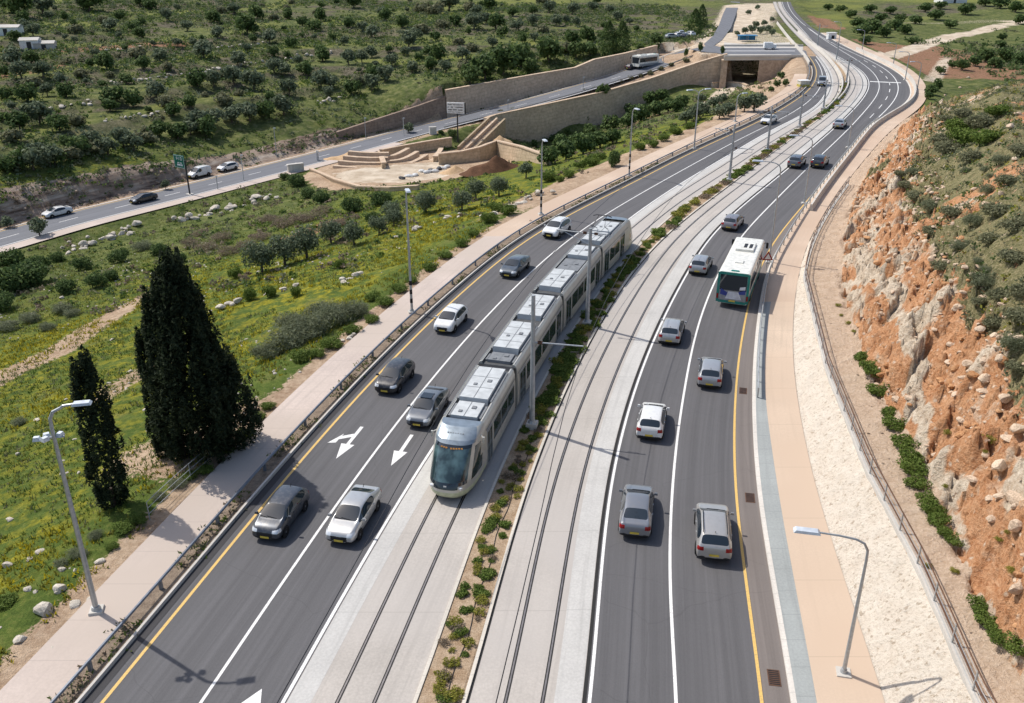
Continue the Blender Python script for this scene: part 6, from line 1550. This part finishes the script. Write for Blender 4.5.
for px, py, w in ((686, 57, 5), (700, 52, 5), (722, 57, 5)): plant('dark_far', px, py, w, 'thin street tree', 'at the left end of the junction', 'street_tree', 'street trees at the junction', 2.2)
for key, px, py, w, lb in (('pine', 608, 56, 44, 'tall dark conifer behind the tall tan wall, left of a pair'), ('pine', 621, 54, 42, 'tall dark conifer behind the tall tan wall, right of a pair'), ('pine', 694, 36, 34, 'dark conifer beside the bluish road beyond the junction'), ('pine', 701, 27, 28, 'dark conifer standing further up the bluish road')):
    p = T(px, py); o = put(key, p, w*.75/pxm(p), 'conifer_tree'); tag(o, lb, 'tree', 'conifers by the ramp')
for px, py, w in ((655, 44, 12), (548, 62, 30), (640, 50, 8), (576, 58, 20), (503, 74, 36), (485, 80, 30), (520, 68, 28), (530, 74, 18), (590, 56, 16), (660, 44, 8), (470, 84, 22), (572, 44, 16)): plant('dark_far', px, py, w, 'rounded dark green bush', 'on the hillside behind the tall wall', 'bush', 'bushes behind the tall wall')
# junction verge plants
for px, py, w in ((752, 33, 9), (760, 34, 9), (767, 33, 9), (745, 34, 8), (772, 36, 8), (737, 36, 6), (756, 28, 8), (764, 26, 7), (748, 15, 6), (772, 22, 6), (757, 10, 6)): plant('olive_far', px, py, w, 'olive coloured bush', 'on the sandy ground behind the blue shelter', 'bush', 'bushes behind the shelter')
# --- hillside trees: the ones that show in the photograph, then a loose fill of the terraces
def hill_where(px, py):
    col = 'over the far road end' if px < 95 else 'over the green sign' if px < 200 else 'over the white van' if px < 300 else 'over the dark wall' if px < 440 else 'over the tall wall'
    base = 190-px*.25 if px < 440 else 84-(px-440)*.2
    up = base-py; row = 'atop the rock cut' if up < 26 and px < 440 else 'low on the hill' if up < 46 else 'on lower terraces' if up < 66 else 'at mid hill' if up < 86 else 'on upper terraces' if up < 106 else 'near the hilltop' if up < 128 else 'at the skyline'
    return row+' '+col
hz1 = [(60,45,30),(130,40,26),(40,35,22),(270,32,28),(250,25,18),(450,25,15),(420,15,14),(740,98,22),(610,172,22),(40,195,20),(95,190,18),(65,232,20),(130,230,18),(85,300,22),(100,258,18),(200,288,18),(320,205,20),(480,185,18),(430,205,16),(340,305,24),(400,318,20),(470,292,20),(500,315,20),(590,258,20),(640,258,20),(670,308,20),(700,250,22),(760,268,24),(820,215,16),(850,222,15),(915,222,17),(865,282,18),(960,258,20),(990,262,16),(120,370,26),(60,385,24),(180,390,24),(230,372,22),(40,420,22),(520,345,18),(620,405,26),(665,405,24),(740,390,30),(790,395,26),(280,458,24),(240,462,22),(400,448,22),(150,495,26),(100,505,26),(40,500,22),(540,410,18),(570,400,18),(330,90,16),(560,90,14),(650,110,14),(700,40,14),(770,55,15),(820,58,12),(960,60,15),(905,75,12),(500,60,14),(360,55,12),(100,105,16),(230,95,14),(870,140,12),(820,165,12),(20,295,15),(15,225,12),(570,320,16),(440,395,14),(940,330,16),(1000,345,14),(900,335,14),(330,330,18),(200,190,12)]
hz2 = [(35,20,18),(395,85,20),(460,85,20),(430,70,14),(340,75,14),(100,235,18),(130,240,18),(360,175,16),(200,140,20),(260,165,14),(90,170,14),(20,190,16),(60,185,14),(50,250,18),(240,95,16),(300,80,14),(180,80,14),(130,60,14),(150,195,14),(210,215,14),(265,205,16),(310,215,14),(280,120,12),(220,115,14),(350,130,12),(390,150,14),(450,140,12),(520,90,14),(570,75,12),(600,95,14),(640,75,12),(540,125,12),(575,120,10),(480,105,12),(20,80,14),(90,110,14),(60,90,12),(700,75,10),(745,105,8),(670,65,8),(280,40,20),(320,30,20),(240,35,18),(380,30,16),(440,25,16),(510,45,12),(570,40,12),(620,35,12),(690,40,12),(750,30,12),(800,35,10),(860,70,8),(880,90,8),(30,280,18),(90,270,18),(150,290,14),(60,310,16),(200,280,14)]
rr = random.Random(21)
pts = [(x/2.99, y/2.99, w) for x, y, w in hz1]+[(342+x/2.99, y/2.99, w) for x, y, w in hz2]
pts += [(a, b, 22) for a, b in ((8,172),(22,168),(38,160),(55,164),(72,158),(92,150),(108,154),(124,146),(146,142),(160,136),(178,138),(196,128),(214,126),(232,122),(250,120),(266,118),(284,114),(258,128),(302,112),(322,108),(340,106),(362,102),(384,98),(404,94),(426,88))]
def hill_ok(px, py):
    if px < 440: return py < 186-px*.26
    return py < 82-(px-440)*.2 and px < 640
for gy in range(3, 190, 9):
    for gx in range(4, 640, 17):
        px, py = gx+rr.uniform(-8, 8)+(gy % 2)*8, gy+rr.uniform(-4, 4)
        if not hill_ok(px, py) or any(abs(px-a)*.6+abs(py-b) < 7+py*.03 for a, b, _ in pts): continue
        dn = float(fbm(np.array(px*.018), np.array(py*.035), 61, 3))
        if rr.random() < 2.6*(dn-.30): pts.append((px, py, rr.choice([.45, .55, .7, .9, 1.25])*rr.uniform(.85, 1.15)*(9+py*.085)))
pts.sort(key=lambda q: -q[2]); pts = [q for q in pts if hill_ok(q[0], q[1]-4)][:298]
for px, py, w in pts:
    u = rr.random()
    if u < .42: plant('olive_far', px, py+1, w*1.04, 'grey green olive tree', hill_where(px, py), 'olive_tree', 'trees on the terraced hillside', rr.uniform(.85, 1.1))
    elif u < .80: plant('dark_far', px, py+1, w*1.0, 'dark green tree', hill_where(px, py), 'evergreen_tree', 'trees on the terraced hillside', rr.uniform(.8, 1.1))
    else: plant('scrub_far', px, py+1, w*1.15, 'dull green bush', hill_where(px, py), 'bush', 'bushes on the terraced hillside')
# --- far right plain
rr = random.Random(9)
for px, py, w in ((862,36,18),(872,33,20),(884,37,16),(895,30,16),(905,34,14),(858,28,16),(880,22,14),(850,18,12),(915,24,14),(935,20,16),(965,15,18),(925,12,14),(840,12,10),(828,10,10),(890,14,12),(950,28,12),(1000,8,18),(1015,12,16),(985,6,14),(1018,24,14),(1000,48,12),(1002,40,10),(865,44,12),(912,44,10),(900,22,12),(870,12,12),(940,9,12)):
    plant('dark_far', px, py, w*1.1, 'dark green tree clump', 'on the plain beyond the far right bend', 'evergreen_tree', 'trees on the far right plain', .7)
for px, py, w in ((930,95,14),(937,90,14),(928,99,10),(962,70,14),(985,62,18),(975,66,14),(1005,62,18),(1018,64,16),(940,74,10),(952,68,10),(995,68,14)): plant('dark_far', px, py, w, 'dark bush', 'behind the ridge of the right hillside', 'bush', 'bushes behind the ridge', .9)
# --- right hillside
for px, py, w in ((948, 150, 40), (965, 140, 42), (958, 128, 36), (978, 122, 36), (985, 138, 34), (940, 138, 26), (970, 156, 30), (995, 110, 26), (962, 112, 26), (948, 116, 18)): plant('green' if rr.random() < .4 else 'scrub', px, py+6, w, 'big dark green shrub', 'in the dense clump on the right hillside', 'shrub', 'dense shrubs on the right hillside', .85)
for px, py, w in ((941, 266, 24), (916, 196, 24), (930, 208, 26), (950, 215, 28), (972, 222, 30), (996, 212, 34), (1014, 226, 34), (990, 240, 30), (1008, 182, 32), (986, 190, 22), (905, 184, 20), (960, 246, 26), (1012, 258, 34), (984, 282, 32), (1002, 298, 36), (1018, 320, 38), (994, 322, 28), (1012, 345, 36), (1016, 368, 30), (978, 300, 20), (1020, 290, 30), (928, 236, 20), (900, 172, 16), (1000, 160, 24), (1018, 150, 24), (912, 170, 16)): plant('scrub' if rr.random() < .7 else 'grey', px, py+4, w, 'grey green scrub bush', 'on the plateau above the rock cut', 'bush', 'scrub above the rock cut', .8)
for px, py, w in ((978, 264, 16), (986, 272, 16), (975, 278, 14), (984, 172, 14), (990, 178, 12), (966, 172, 12)): plant('grey', px, py, w, 'pale bluish prickly plant', 'among white stones on the right plateau', 'shrub', 'pale prickly plants', .8)
for px, py, w in ((862,356,15),(868,366,17),(872,378,18),(877,391,18),(889,411,15),(893,424,18),(903,443,20),(910,456,21),(913,468,22),(917,483,18),(926,498,16),(931,508,18),(937,519,18),(944,530,14),(955,540,14)): plant('green', px, py+4, w*1.45, 'bright green bush', 'along the foot of the rock cut', 'bush', 'bushes along the foot of the rock cut', .8)
for px, py, w in ((978,604,18),(986,620,20),(995,630,20),(1003,640,18),(1016,656,22)): plant('green', px, py+4, w*1.4, 'bright green bush', 'at the bottom right corner under the rock cut', 'bush', 'bushes along the foot of the rock cut', .8)
for px, py, w in ((947,434,12),(988,441,18),(944,490,8),(998,545,12),(928,567,11),(954,572,12),(1012,572,14),(841,316,6),(848,324,8),(854,335,8),(838,306,7),(983,460,8),(1004,545,9)): plant('lime', px, py, w, 'small yellow green tuft', 'alone on the orange cut or bare bench', 'bush', 'lone tufts on the rock cut', .8)
# --- planting in the median
rr = random.Random(33); nm_ = 0; MED = []
y = 25.0
while y < 190 and nm_ < 298:
    dens = 1.0 if y < 52 else 1.0
    for q in range(2 if y < 80 else 1):
        f = rr.uniform(.2, .8); x = float(cM1.X(y)*(1-f)+cM2.X(y)*f); wd_ = float(cM2.X(y)-cM1.X(y))
        if wd_ < .7: continue
        if y < 50: key = rr.choice(['mat', 'mat_lime', 'mat_lime', 'mat', 'mat_dry']); s = rr.uniform(.16, .36)
        elif y < 86: key = rr.choice(['mat', 'mat', 'mat', 'mat_lime']); s = rr.uniform(.36, .62)*min(1, wd_/2)
        else: key = rr.choice(['mat', 'mat_dry', 'mat_lime', 'mat']); s = rr.uniform(.45, .8)*min(1, wd_/1.6)
        MED.append((y, key, Vector((x, y+rr.uniform(-.3, .3), .05)), s)); nm_ += 1
    y += .50 if y < 50 else (.72 if y < 86 else 1.0)
sec_ = [(25, 33, 'nearest the viewer'), (33, 41, 'before the tram cab'), (41, 48.6, 'beside the tram cab'), (48.6, 58, 'behind the nearest mast'), (58, 68, 'before the second mast'), (68, 80, 'behind the second mast'), (80, 92, 'beside the tram tail'), (92, 115, 'behind the tram tail'), (115, 140, 'below the twin bends'), (140, 200, 'inside the twin bends')]
KN = {'mat': 'low dark green', 'mat_dry': 'dry brown', 'mat_lime': 'yellow green'}
for a, b, wh in sec_:
    for key in KN:
        L = sorted([m for m in MED if a <= m[0] < b and m[1] == key], key=lambda m: m[2].y)
        for i, (yy, k_, p, s) in enumerate(L): tag(put(k_, p, s*1.18, 'median_shrub', sz=s*.95), KN[key]+' shrub in the median soil '+wh+(', '+ORD[i]+' from camera' if len(L) > 1 else ''), 'shrub', 'shrubs planted in the median')
label_plants()
# thin irrigation hose along the median soil
w = MB(); w.tube([(float(cM1.X(y)*.38+cM2.X(y)*.62)+.08*math.sin(y*1.3), y, .07) for y in np.arange(24, 56, .7)], .022, 5); tag(w.build('hose', 'trim'), 'thin dark irrigation hose lying along the median soil', 'hose')
# wire fence by the cypresses
FPx = [T(*q) for q in ((150, 520), (176, 494), (206, 468), (236, 440), (258, 416))]
rail_fence('fence', smooth_path(FPx, 1.0, 2), 'thin wire fence below the huge cypress, next to the footpath', 'fence', h=1.1, step=3.0, beam='tube', rails=3, mat='pole_grey', rr_=.018)

# ------------------------------------------------------------------ grass, scrub and stones
def tufts(name, P, hgt, wid, mats, seed, blades=4, lean=.5):
    r = np.random.default_rng(seed); n = len(P); P = np.repeat(P, blades, 0); m = len(P)
    P = P+np.stack([r.normal(0, .10, m), r.normal(0, .10, m), np.zeros(m)], -1); a = r.uniform(0, 6.283, m); h = hgt*r.uniform(.5, 1.4, m); w = wid*r.uniform(.6, 1.4, m)
    d = np.stack([np.cos(a), np.sin(a), np.zeros(m)], -1); b = r.uniform(0, 6.283, m); l = np.stack([np.cos(b)*lean*h, np.sin(b)*lean*h, h], -1)
    V = np.stack([P-d*w[:, None], P+d*w[:, None], P+l*.6+d*w[:, None]*.8, P+l], 1).reshape(-1, 3)
    me = bpy.data.meshes.new(name); me.vertices.add(4*m); me.vertices.foreach_set('co', V.ravel()); me.loops.add(4*m); me.loops.foreach_set('vertex_index', np.arange(4*m)); me.polygons.add(m); me.polygons.foreach_set('loop_start', np.arange(m)*4)
    for q in mats: me.materials.append(MATS[q])
    if len(mats) > 1: me.polygons.foreach_set('material_index', np.repeat(np.random.default_rng(seed+1).integers(0, len(mats), n), blades))
    me.update(calc_edges=True); o = bpy.data.objects.new(name, me); COL.objects.link(o); o['kind'] = 'stuff'; return o
yardP = [G(*p) for p in ((300,171,-11),(335,192,-10.5),(418,194,-10.5),(470,188,-10.5),(528,170,-11),(553,158,-12),(505,128,-11.5),(455,137,-12),(380,150,-12.5),(320,163,-12.5))]
def on_meadow(x, y):
    sd_, l_ = main_sd(x, y); s_, _, t_ = dist_path(x, y, R2); return l_ & (sd_ > .5) & (s_ < -7) & ~inside(x, y, yardP)
r_ = np.random.default_rng(4)
x = r_.uniform(-95, -2, 110000); y = r_.uniform(20, 175, 110000); k = on_meadow(x, y) & (r_.uniform(size=110000) < np.clip(1.5-y/110, .25, 1))
x, y = x[k], y[k]; z = hz(x, y); nz_ = fbm(x*.12, y*.12, 77, 3); fl = fbm(x*.045, y*.07, 77, 3)
bare = (fbm(x*.25, y*.25, 12, 3) < .36); x, y, z, nz_, fl = (v[~bare] for v in (x, y, z, nz_, fl))
P = np.stack([x, y, z-.02], -1); yw = (nz_*.5+fl*.6+r_.uniform(0, .2, len(x)) > .70) & (z > -8)
tag(tufts('grass', P[~yw], .20, .04, ['leaf_green', 'leaf_green', 'leaf_scrub', 'leaf_lime'], 5), 'rough green grass covering the meadow beside the footpath', 'grass')
tag(tufts('wildflowers', P[yw], .24, .05, ['leaf_flower', 'leaf_lime'], 6), 'patches of yellow wildflowers in the meadow grass', 'wildflowers')
# low scrub over the hillside and valley: nobody could count it
def scrub(name, x, y, zf, n_leaf, rad, leaf, mats, seed, label):
    r = np.random.default_rng(seed); z = zf(x, y); n = len(x); s = rad*r.uniform(.5, 1.5, n); k = n_leaf
    d = r.normal(size=(n, k, 3)); d /= np.linalg.norm(d, axis=2)[..., None]; d[..., 2] = np.abs(d[..., 2])*.75
    P = (np.stack([x, y, z], -1)[:, None, :]+d*(s[:, None, None]*r.uniform(.5, 1, (n, k, 1)))).reshape(-1, 3)
    me = leaf_mesh(name, P, d.reshape(-1, 3), leaf, .6, mats[0], seed)
    for q in mats[1:]: me.materials.append(MATS[q])
    me.polygons.foreach_set('material_index', np.repeat(r.integers(0, len(mats), n), k)); o = bpy.data.objects.new(name, me); COL.objects.link(o); o['kind'] = 'stuff'; return tag(o, label, 'scrub')
x = r_.uniform(-190, 70, 36000); y = r_.uniform(120, 420, 36000); s_, _, t_ = dist_path(x, y, R2); k = (s_ > 7.5) & (fbm(x*.04, y*.05, 19, 3)+r_.uniform(-.2, .2, 36000) > .42) & ~inside(x, y, plat)
scrub('undergrowth', x[k], y[k], hz, 14, 1.0, .27, ['leaf_dark', 'leaf_olive', 'leaf_dark', 'leaf_green', 'leaf_scrub'], 8, 'low dark undergrowth scattered between the hillside trees')
x = r_.uniform(-95, 60, 5200); y = r_.uniform(85, 225, 5200); sd_, l_ = main_sd(x, y); s_, _, t_ = dist_path(x, y, R2)
k = l_ & (sd_ > 3) & (s_ < -7) & ~inside(x, y, ramp_poly) & ~inside(x, y, plat) & ~inside(x, y, [G(*p) for p in ((300,171,-11),(335,192,-10.5),(470,188,-10.5),(528,170,-11),(505,128,-11.5),(380,150,-12.5),(320,163,-12.5))]) & (fbm(x*.06, y*.06, 29, 3)+r_.uniform(-.15, .15, 5200)+(y > 140)*.06 > .52)
scrub('undergrowth', x[k], y[k], hz, 18, .75, .2, ['leaf_dark', 'leaf_scrub', 'leaf_green', 'leaf_dry'], 9, 'weedy undergrowth on the slope and valley floor below the road')
x = r_.uniform(24, 100, 20000); y = r_.uniform(24, 150, 20000); _, kk = zr(x, y); k = (kk > 3.02) & (x < cS0.X(y)+66) & (fbm(x*.14, y*.14, 39, 3)+r_.uniform(-.15, .15, 20000) > .45)
scrub('undergrowth', x[k], y[k], hr, 16, .48, .11, ['leaf_scrub', 'leaf_scrub', 'leaf_grey', 'leaf_lime', 'leaf_dark'], 10, 'low grey green scrub over the right plateau above the cut')
x = r_.uniform(60, 220, 5000); y = r_.uniform(150, 420, 5000); sd_, l_ = main_sd(x, y); k = ~l_ & (sd_ > 12) & (fbm(x*.025, y*.03, 49, 3)+r_.uniform(-.1, .1, 5000) > .5) & (x+y*.0 > cS0.X(y)+20)
scrub('undergrowth', x[k], y[k], hz, 16, 1.3, .35, ['leaf_dark', 'leaf_scrub', 'leaf_dark'], 11, 'dark green scrub across the plain beyond the right ridge')
x = r_.uniform(-130, -20, 16000); y = r_.uniform(110, 230, 16000); s_, _, t_ = dist_path(x, y, R2); k = (s_ > 5.4) & (s_ < 10.5) & (t_ < T_RAMP) & (fbm(x*.1, y*.1, 59, 3)+r_.uniform(-.2, .2, 16000) > .56)
scrub('undergrowth', x[k], y[k], hz, 14, .5, .16, ['leaf_dark', 'leaf_scrub', 'leaf_dry'], 13, 'scrub rooted on the ledges of the brown rock cut above the far road')
# weeds along the verge strip and the median edges
yy = r_.uniform(24, 120, 900); xx = np.array([float(cC.off(a, -1.45+r_.normal(0, .28))) for a in yy]); k = fbm(yy*.4, yy*0, 3, 2) > .45
tag(tufts('weeds', np.stack([xx, yy, np.full_like(xx, .03)], -1)[k], .14, .05, ['leaf_scrub', 'leaf_dry', 'leaf_green'], 12, 5, .8), 'small weeds growing in the soil strip behind the low barrier', 'weeds')
# --- stones
def rock_mesh(seed, flat=.7):
    bm = bmesh.new(); bmesh.ops.create_icosphere(bm, subdivisions=2, radius=1); rr = random.Random(seed); pl_ = [(Vector((rr.gauss(0, 1), rr.gauss(0, 1), rr.gauss(0, 1))).normalized(), rr.uniform(.55, .85)) for _ in range(9)]
    for v in bm.verts:
        for n_, d_ in pl_:
            e = v.co.dot(n_)-d_
            if e > 0: v.co -= n_*e*.92
        v.co.z *= flat
    vs = np.array([v.co[:] for v in bm.verts]); fs = [tuple(v.index for v in f.verts) for f in bm.faces]; bm.free(); return vs, fs
ROCKS = [rock_mesh(i, random.Random(i).uniform(.5, .85)) for i in range(8)]
def stones(name, L, mat, seed, parent=None):
    """many stones as one mesh; L = (x, y, z, size)"""
    rr = random.Random(seed); mb = MB()
    for (x, y, z, s) in L:
        v, f = rr.choice(ROCKS); a = rr.uniform(0, 6.28); c, s_ = math.cos(a), math.sin(a); sx, sy, sz = s*rr.uniform(.7, 1.35), s*rr.uniform(.7, 1.2), s*rr.uniform(.7, 1.1)
        q = np.stack([v[:, 0]*sx*c-v[:, 1]*sy*s_+x, v[:, 0]*sx*s_+v[:, 1]*sy*c+y, v[:, 2]*sz+z], -1); mb.add(q.tolist(), f)
    return mb.build(name, mat, parent, recalc=False)
def stone_row(px, label, size=.45, per_m=2.4, rows=2, wid=.6, seed=1, mat='stone'):
    P = smooth_path(ground_path(px), 2, 2); rr = random.Random(seed); L = []
    for a, b in zip(P[:-1], P[1:]):
        for _ in range(max(1, int((b-a).length*per_m))):
            q = a.lerp(b, rr.random())
            if rr.random() < .12: continue
            x, y = q.x+rr.gauss(0, wid*.5), q.y+rr.gauss(0, wid*.5); L.append((x, y, float(ground_z(np.array([x]), np.array([y]))[0])+size*rr.choice([0, .25, .7]) , size*rr.uniform(.5, 1.3)))
    o = stones('dry_stone_wall', L, mat, seed); return tag(o, label, 'stone wall', 'rows of pale field stones')
D1 = lambda L: [(x/2.99, y/2.99) for x, y in L]
stone_row(D1([(570,222),(640,212),(720,195),(810,185)]), 'tumbled white stone terrace wall right of centre on the hillside', .62, 1.6, 2, 1.2, 1)
stone_row(D1([(850,180),(920,168),(1020,150)]), 'white stone terrace wall on the hillside left of the tall conifers row', .55, 1.4, 2, 1.0, 2)
stone_row(D1([(330,252),(420,240),(530,226)]), 'white stone terrace wall in the middle of the left hillside', .55, 1.4, 2, 1.0, 3)
stone_row(D1([(130,325),(200,318),(290,302)]), 'low stone terrace wall at the left, above the white saloon', .55, 1.3, 2, .9, 4)
stone_row(D1([(640,145),(720,138),(810,126)]), 'high terrace wall of grey stones near the hilltop', .55, 1.2, 2, .9, 5)
stone_row(D1([(940,312),(1020,290)]), 'short stone terrace wall above the dark brown wall', .6, 1.4, 2, .9, 6)
stone_row(D1([(310,362),(420,350),(520,338)]), 'low stone terrace wall above the white van', .5, 1.2, 2, 1.0, 7)
stone_row(D1([(260,160),(350,150),(440,140)]), 'stone terrace wall right of the white hut', .55, 1.2, 2, .9, 8)
stone_row([(62,252),(80,246),(104,240),(130,232),(142,226)], 'broken white stone bank below the far road at the left', .6, 2.6, 2, 1.6, 9)
stone_row([(178,222),(205,217),(240,206),(276,196)], 'bank of white boulders below the far road right of the green sign', .7, 2.2, 2, 1.8, 10)
stone_row([(212,312),(225,305),(240,302)], 'white stones in the meadow left of the saplings', .4, 3, 2, .6, 11); stone_row([(262,296),(282,291),(296,288)], 'short stone row between the saplings and the olive trees', .32, 3, 2, .5, 12)
stone_row([(344,282),(352,276),(362,273)], 'pale stone row beside the yellow flowers near the footpath', .32, 3.5, 2, .4, 13); stone_row([(400,236),(430,224),(462,214)], 'pale stones under the olive trees left of the slate blue saloon', .35, 2.0, 2, .8, 14)
stone_row([(478,222),(500,214),(520,204),(545,192)], 'white boulders edging the sandy verge beside the tram tail', .45, 2.2, 2, 1.0, 15); stone_row([(340,345),(352,337),(366,327)], 'pale stones at the edge of the footpath by the grey shrubs', .25, 3, 2, .4, 16)
stone_row([(430,152),(450,108),(480,92)][0:0] or [(505,88),(530,80),(556,72)], 'stones along the crest behind the tall tan wall', .5, 1, 2, .8, 17)
# flat stones lying in the near grass
rr = random.Random(77)
near = [(45,612,1.0),(60,590,.7),(30,560,.5),(75,605,.55),(20,640,.5),(62,570,.45),(10,520,.45),(40,552,.4),(90,600,.4),(52,650,.4),(100,562,.45),(38,420,.45),(130,372,.4),(112,430,.4),(18,455,.35),(66,400,.3),(108,312,.55),(112,340,.35),(62,298,.7),(145,410,.35),(8,566,.5),(28,590,.45)]
for i, (px, py, s) in enumerate(sorted(near, key=lambda q: q[0])):
    p = T(px, py); o = stones('stone', [(0, 0, 0, s*.55)], 'stone', 100+i); o.location = p+Vector((0, 0, .04)); tag(o, ('large' if s > .6 else 'small')+' flat white stone in the meadow grass, '+ORD[i]+' from the left of the meadow stones', 'stone', 'stones in the meadow grass')
x = r_.uniform(-60, -5, 2600); y = r_.uniform(24, 120, 2600); k = on_meadow(x, y) & (fbm(x*.15, y*.15, 88, 3) > .61); x, y = x[k], y[k]
o = stones('loose_stones', [(a, b, c, rr.uniform(.06, .2)) for a, b, c in zip(x, y, hz(x, y))], 'stone', 5); o['kind'] = 'stuff'; tag(o, 'small loose stones scattered through the meadow grass', 'stones')
x = r_.uniform(-130, -20, 14000); y = r_.uniform(110, 230, 14000); s_, _, t_ = dist_path(x, y, R2); k = (s_ > 5.6) & (s_ < 10) & (t_ < T_RAMP-14) & (fbm(x*.15, y*.15, 69, 3)+r_.uniform(-.15, .15, 14000) > .58)
o = stones('rubble', [(a, b, c, rr.uniform(.12, .5)) for a, b, c in zip(x[k], y[k], hz(x[k], y[k]))], 'stone_brown', 8); o['kind'] = 'stuff'; tag(o, 'brown broken rock on the ledges of the cut above the far road', 'rubble')
# boulders and rubble on the right hand cut
bl = [(1000,470,.8),(985,455,.6),(1010,440,.7),(965,440,.55),(1016,500,.9),(990,500,.6),(975,410,.6),(1005,400,.75),(955,395,.5),(960,420,.5),(935,330,.5),(950,345,.55),(968,365,.6),(940,300,.5),(925,280,.5),(955,310,.45),(980,330,.6),(985,380,.65),(1018,430,.8),(1012,540,.8),(992,520,.6),(1018,590,.8),(972,480,.55),(915,250,.5),(905,225,.5),(920,235,.5),(945,262,.55),(965,268,.5),(935,200,.55),(925,180,.6),(915,210,.5),(985,205,.7),(1000,195,.6),(975,190,.6),(1010,130,.9),(1018,115,.9),(1000,145,.7),(1015,160,.8),(960,88,.9),(945,96,.8),(935,108,.8),(926,120,.8),(968,78,.8),(893,190,.5),(885,215,.45),(1018,340,.7),(1000,360,.6)]
bl.sort(key=lambda q: q[1])
for i, (px, py, s) in enumerate(bl):
    p = T(px, py); o = stones('boulder', [(0, 0, 0, s*.5)], 'stone_warm', 200+i); o.location = p+Vector((0, 0, s*.1))
    wh = 'on the ridge of the right hillside' if py < 125 else 'on the scrubby right plateau' if py < 215 else 'at the upper edge of the orange cut' if py < 345 else 'in the middle of the orange cut' if py < 440 else 'low on the orange cut near the right edge'
    o['_w'] = wh; o['_c'] = 'cream'
    bl[i] = o
for wh in {o['_w'] for o in bl}:
    for cc in ('cream', 'grey white'):
        L = [o for o in bl if o['_w'] == wh and o['_c'] == cc]
        for i, o in enumerate(L): tag(o, cc+' boulder '+wh+(', '+ORD[i]+' from the top' if len(L) > 1 else ''), 'boulder', 'boulders on the right hillside')
for o in bl: del o['_w']; del o['_c']
x = r_.uniform(18, 60, 26000); y = r_.uniform(24, 125, 26000); _, kk = zr(x, y); k = (kk > 2.02) & (kk < 3.4) & (fbm(x*.35, y*.35, 98, 3)+r_.uniform(-.14, .14, 26000)+.14*(kk > 2.5) > .64); x, y = x[k], y[k]
n_ = len(x); h_ = n_*3//5
for a_, b_, mt in ((0, h_, 'stone_warm'), (h_, n_, 'rubble_orange')):
    if mt == 'rubble_orange': m_soil('rubble_orange', (.34, .15, .06), (.58, .34, .18), 1.5)
    o = stones('rubble', [(p, q, c, rr.uniform(.25, 1)**2*.34) for p, q, c in zip(x[a_:b_], y[a_:b_], hr(x[a_:b_], y[a_:b_]))], mt, 6); o['kind'] = 'stuff'; tag(o, ('cream' if mt == 'stone_warm' else 'orange')+' rubble strewn over the face of the rock cut', 'rubble')
x = r_.uniform(15, 45, 1600); y = r_.uniform(24, 105, 1600); _, kk = zr(x, y); k = (kk > 1.05) & (kk < 2.0) & (r_.uniform(size=1600) < .5); x, y = x[k], y[k]
o = stones('pebbles', [(p, q, c, rr.uniform(.03, .10)) for p, q, c in zip(x, y, hr(x, y))], 'dirt_verge', 7); o['kind'] = 'stuff'; tag(o, 'dark clods and pebbles scattered on the bare bench', 'pebbles')
_long = [o['label'] for o in bpy.data.objects if o.get('label') and len(o['label'].replace('-', ' ').split()) > 16]
if _long: print('LONG', len(_long), _long[::max(1, len(_long)//14)])
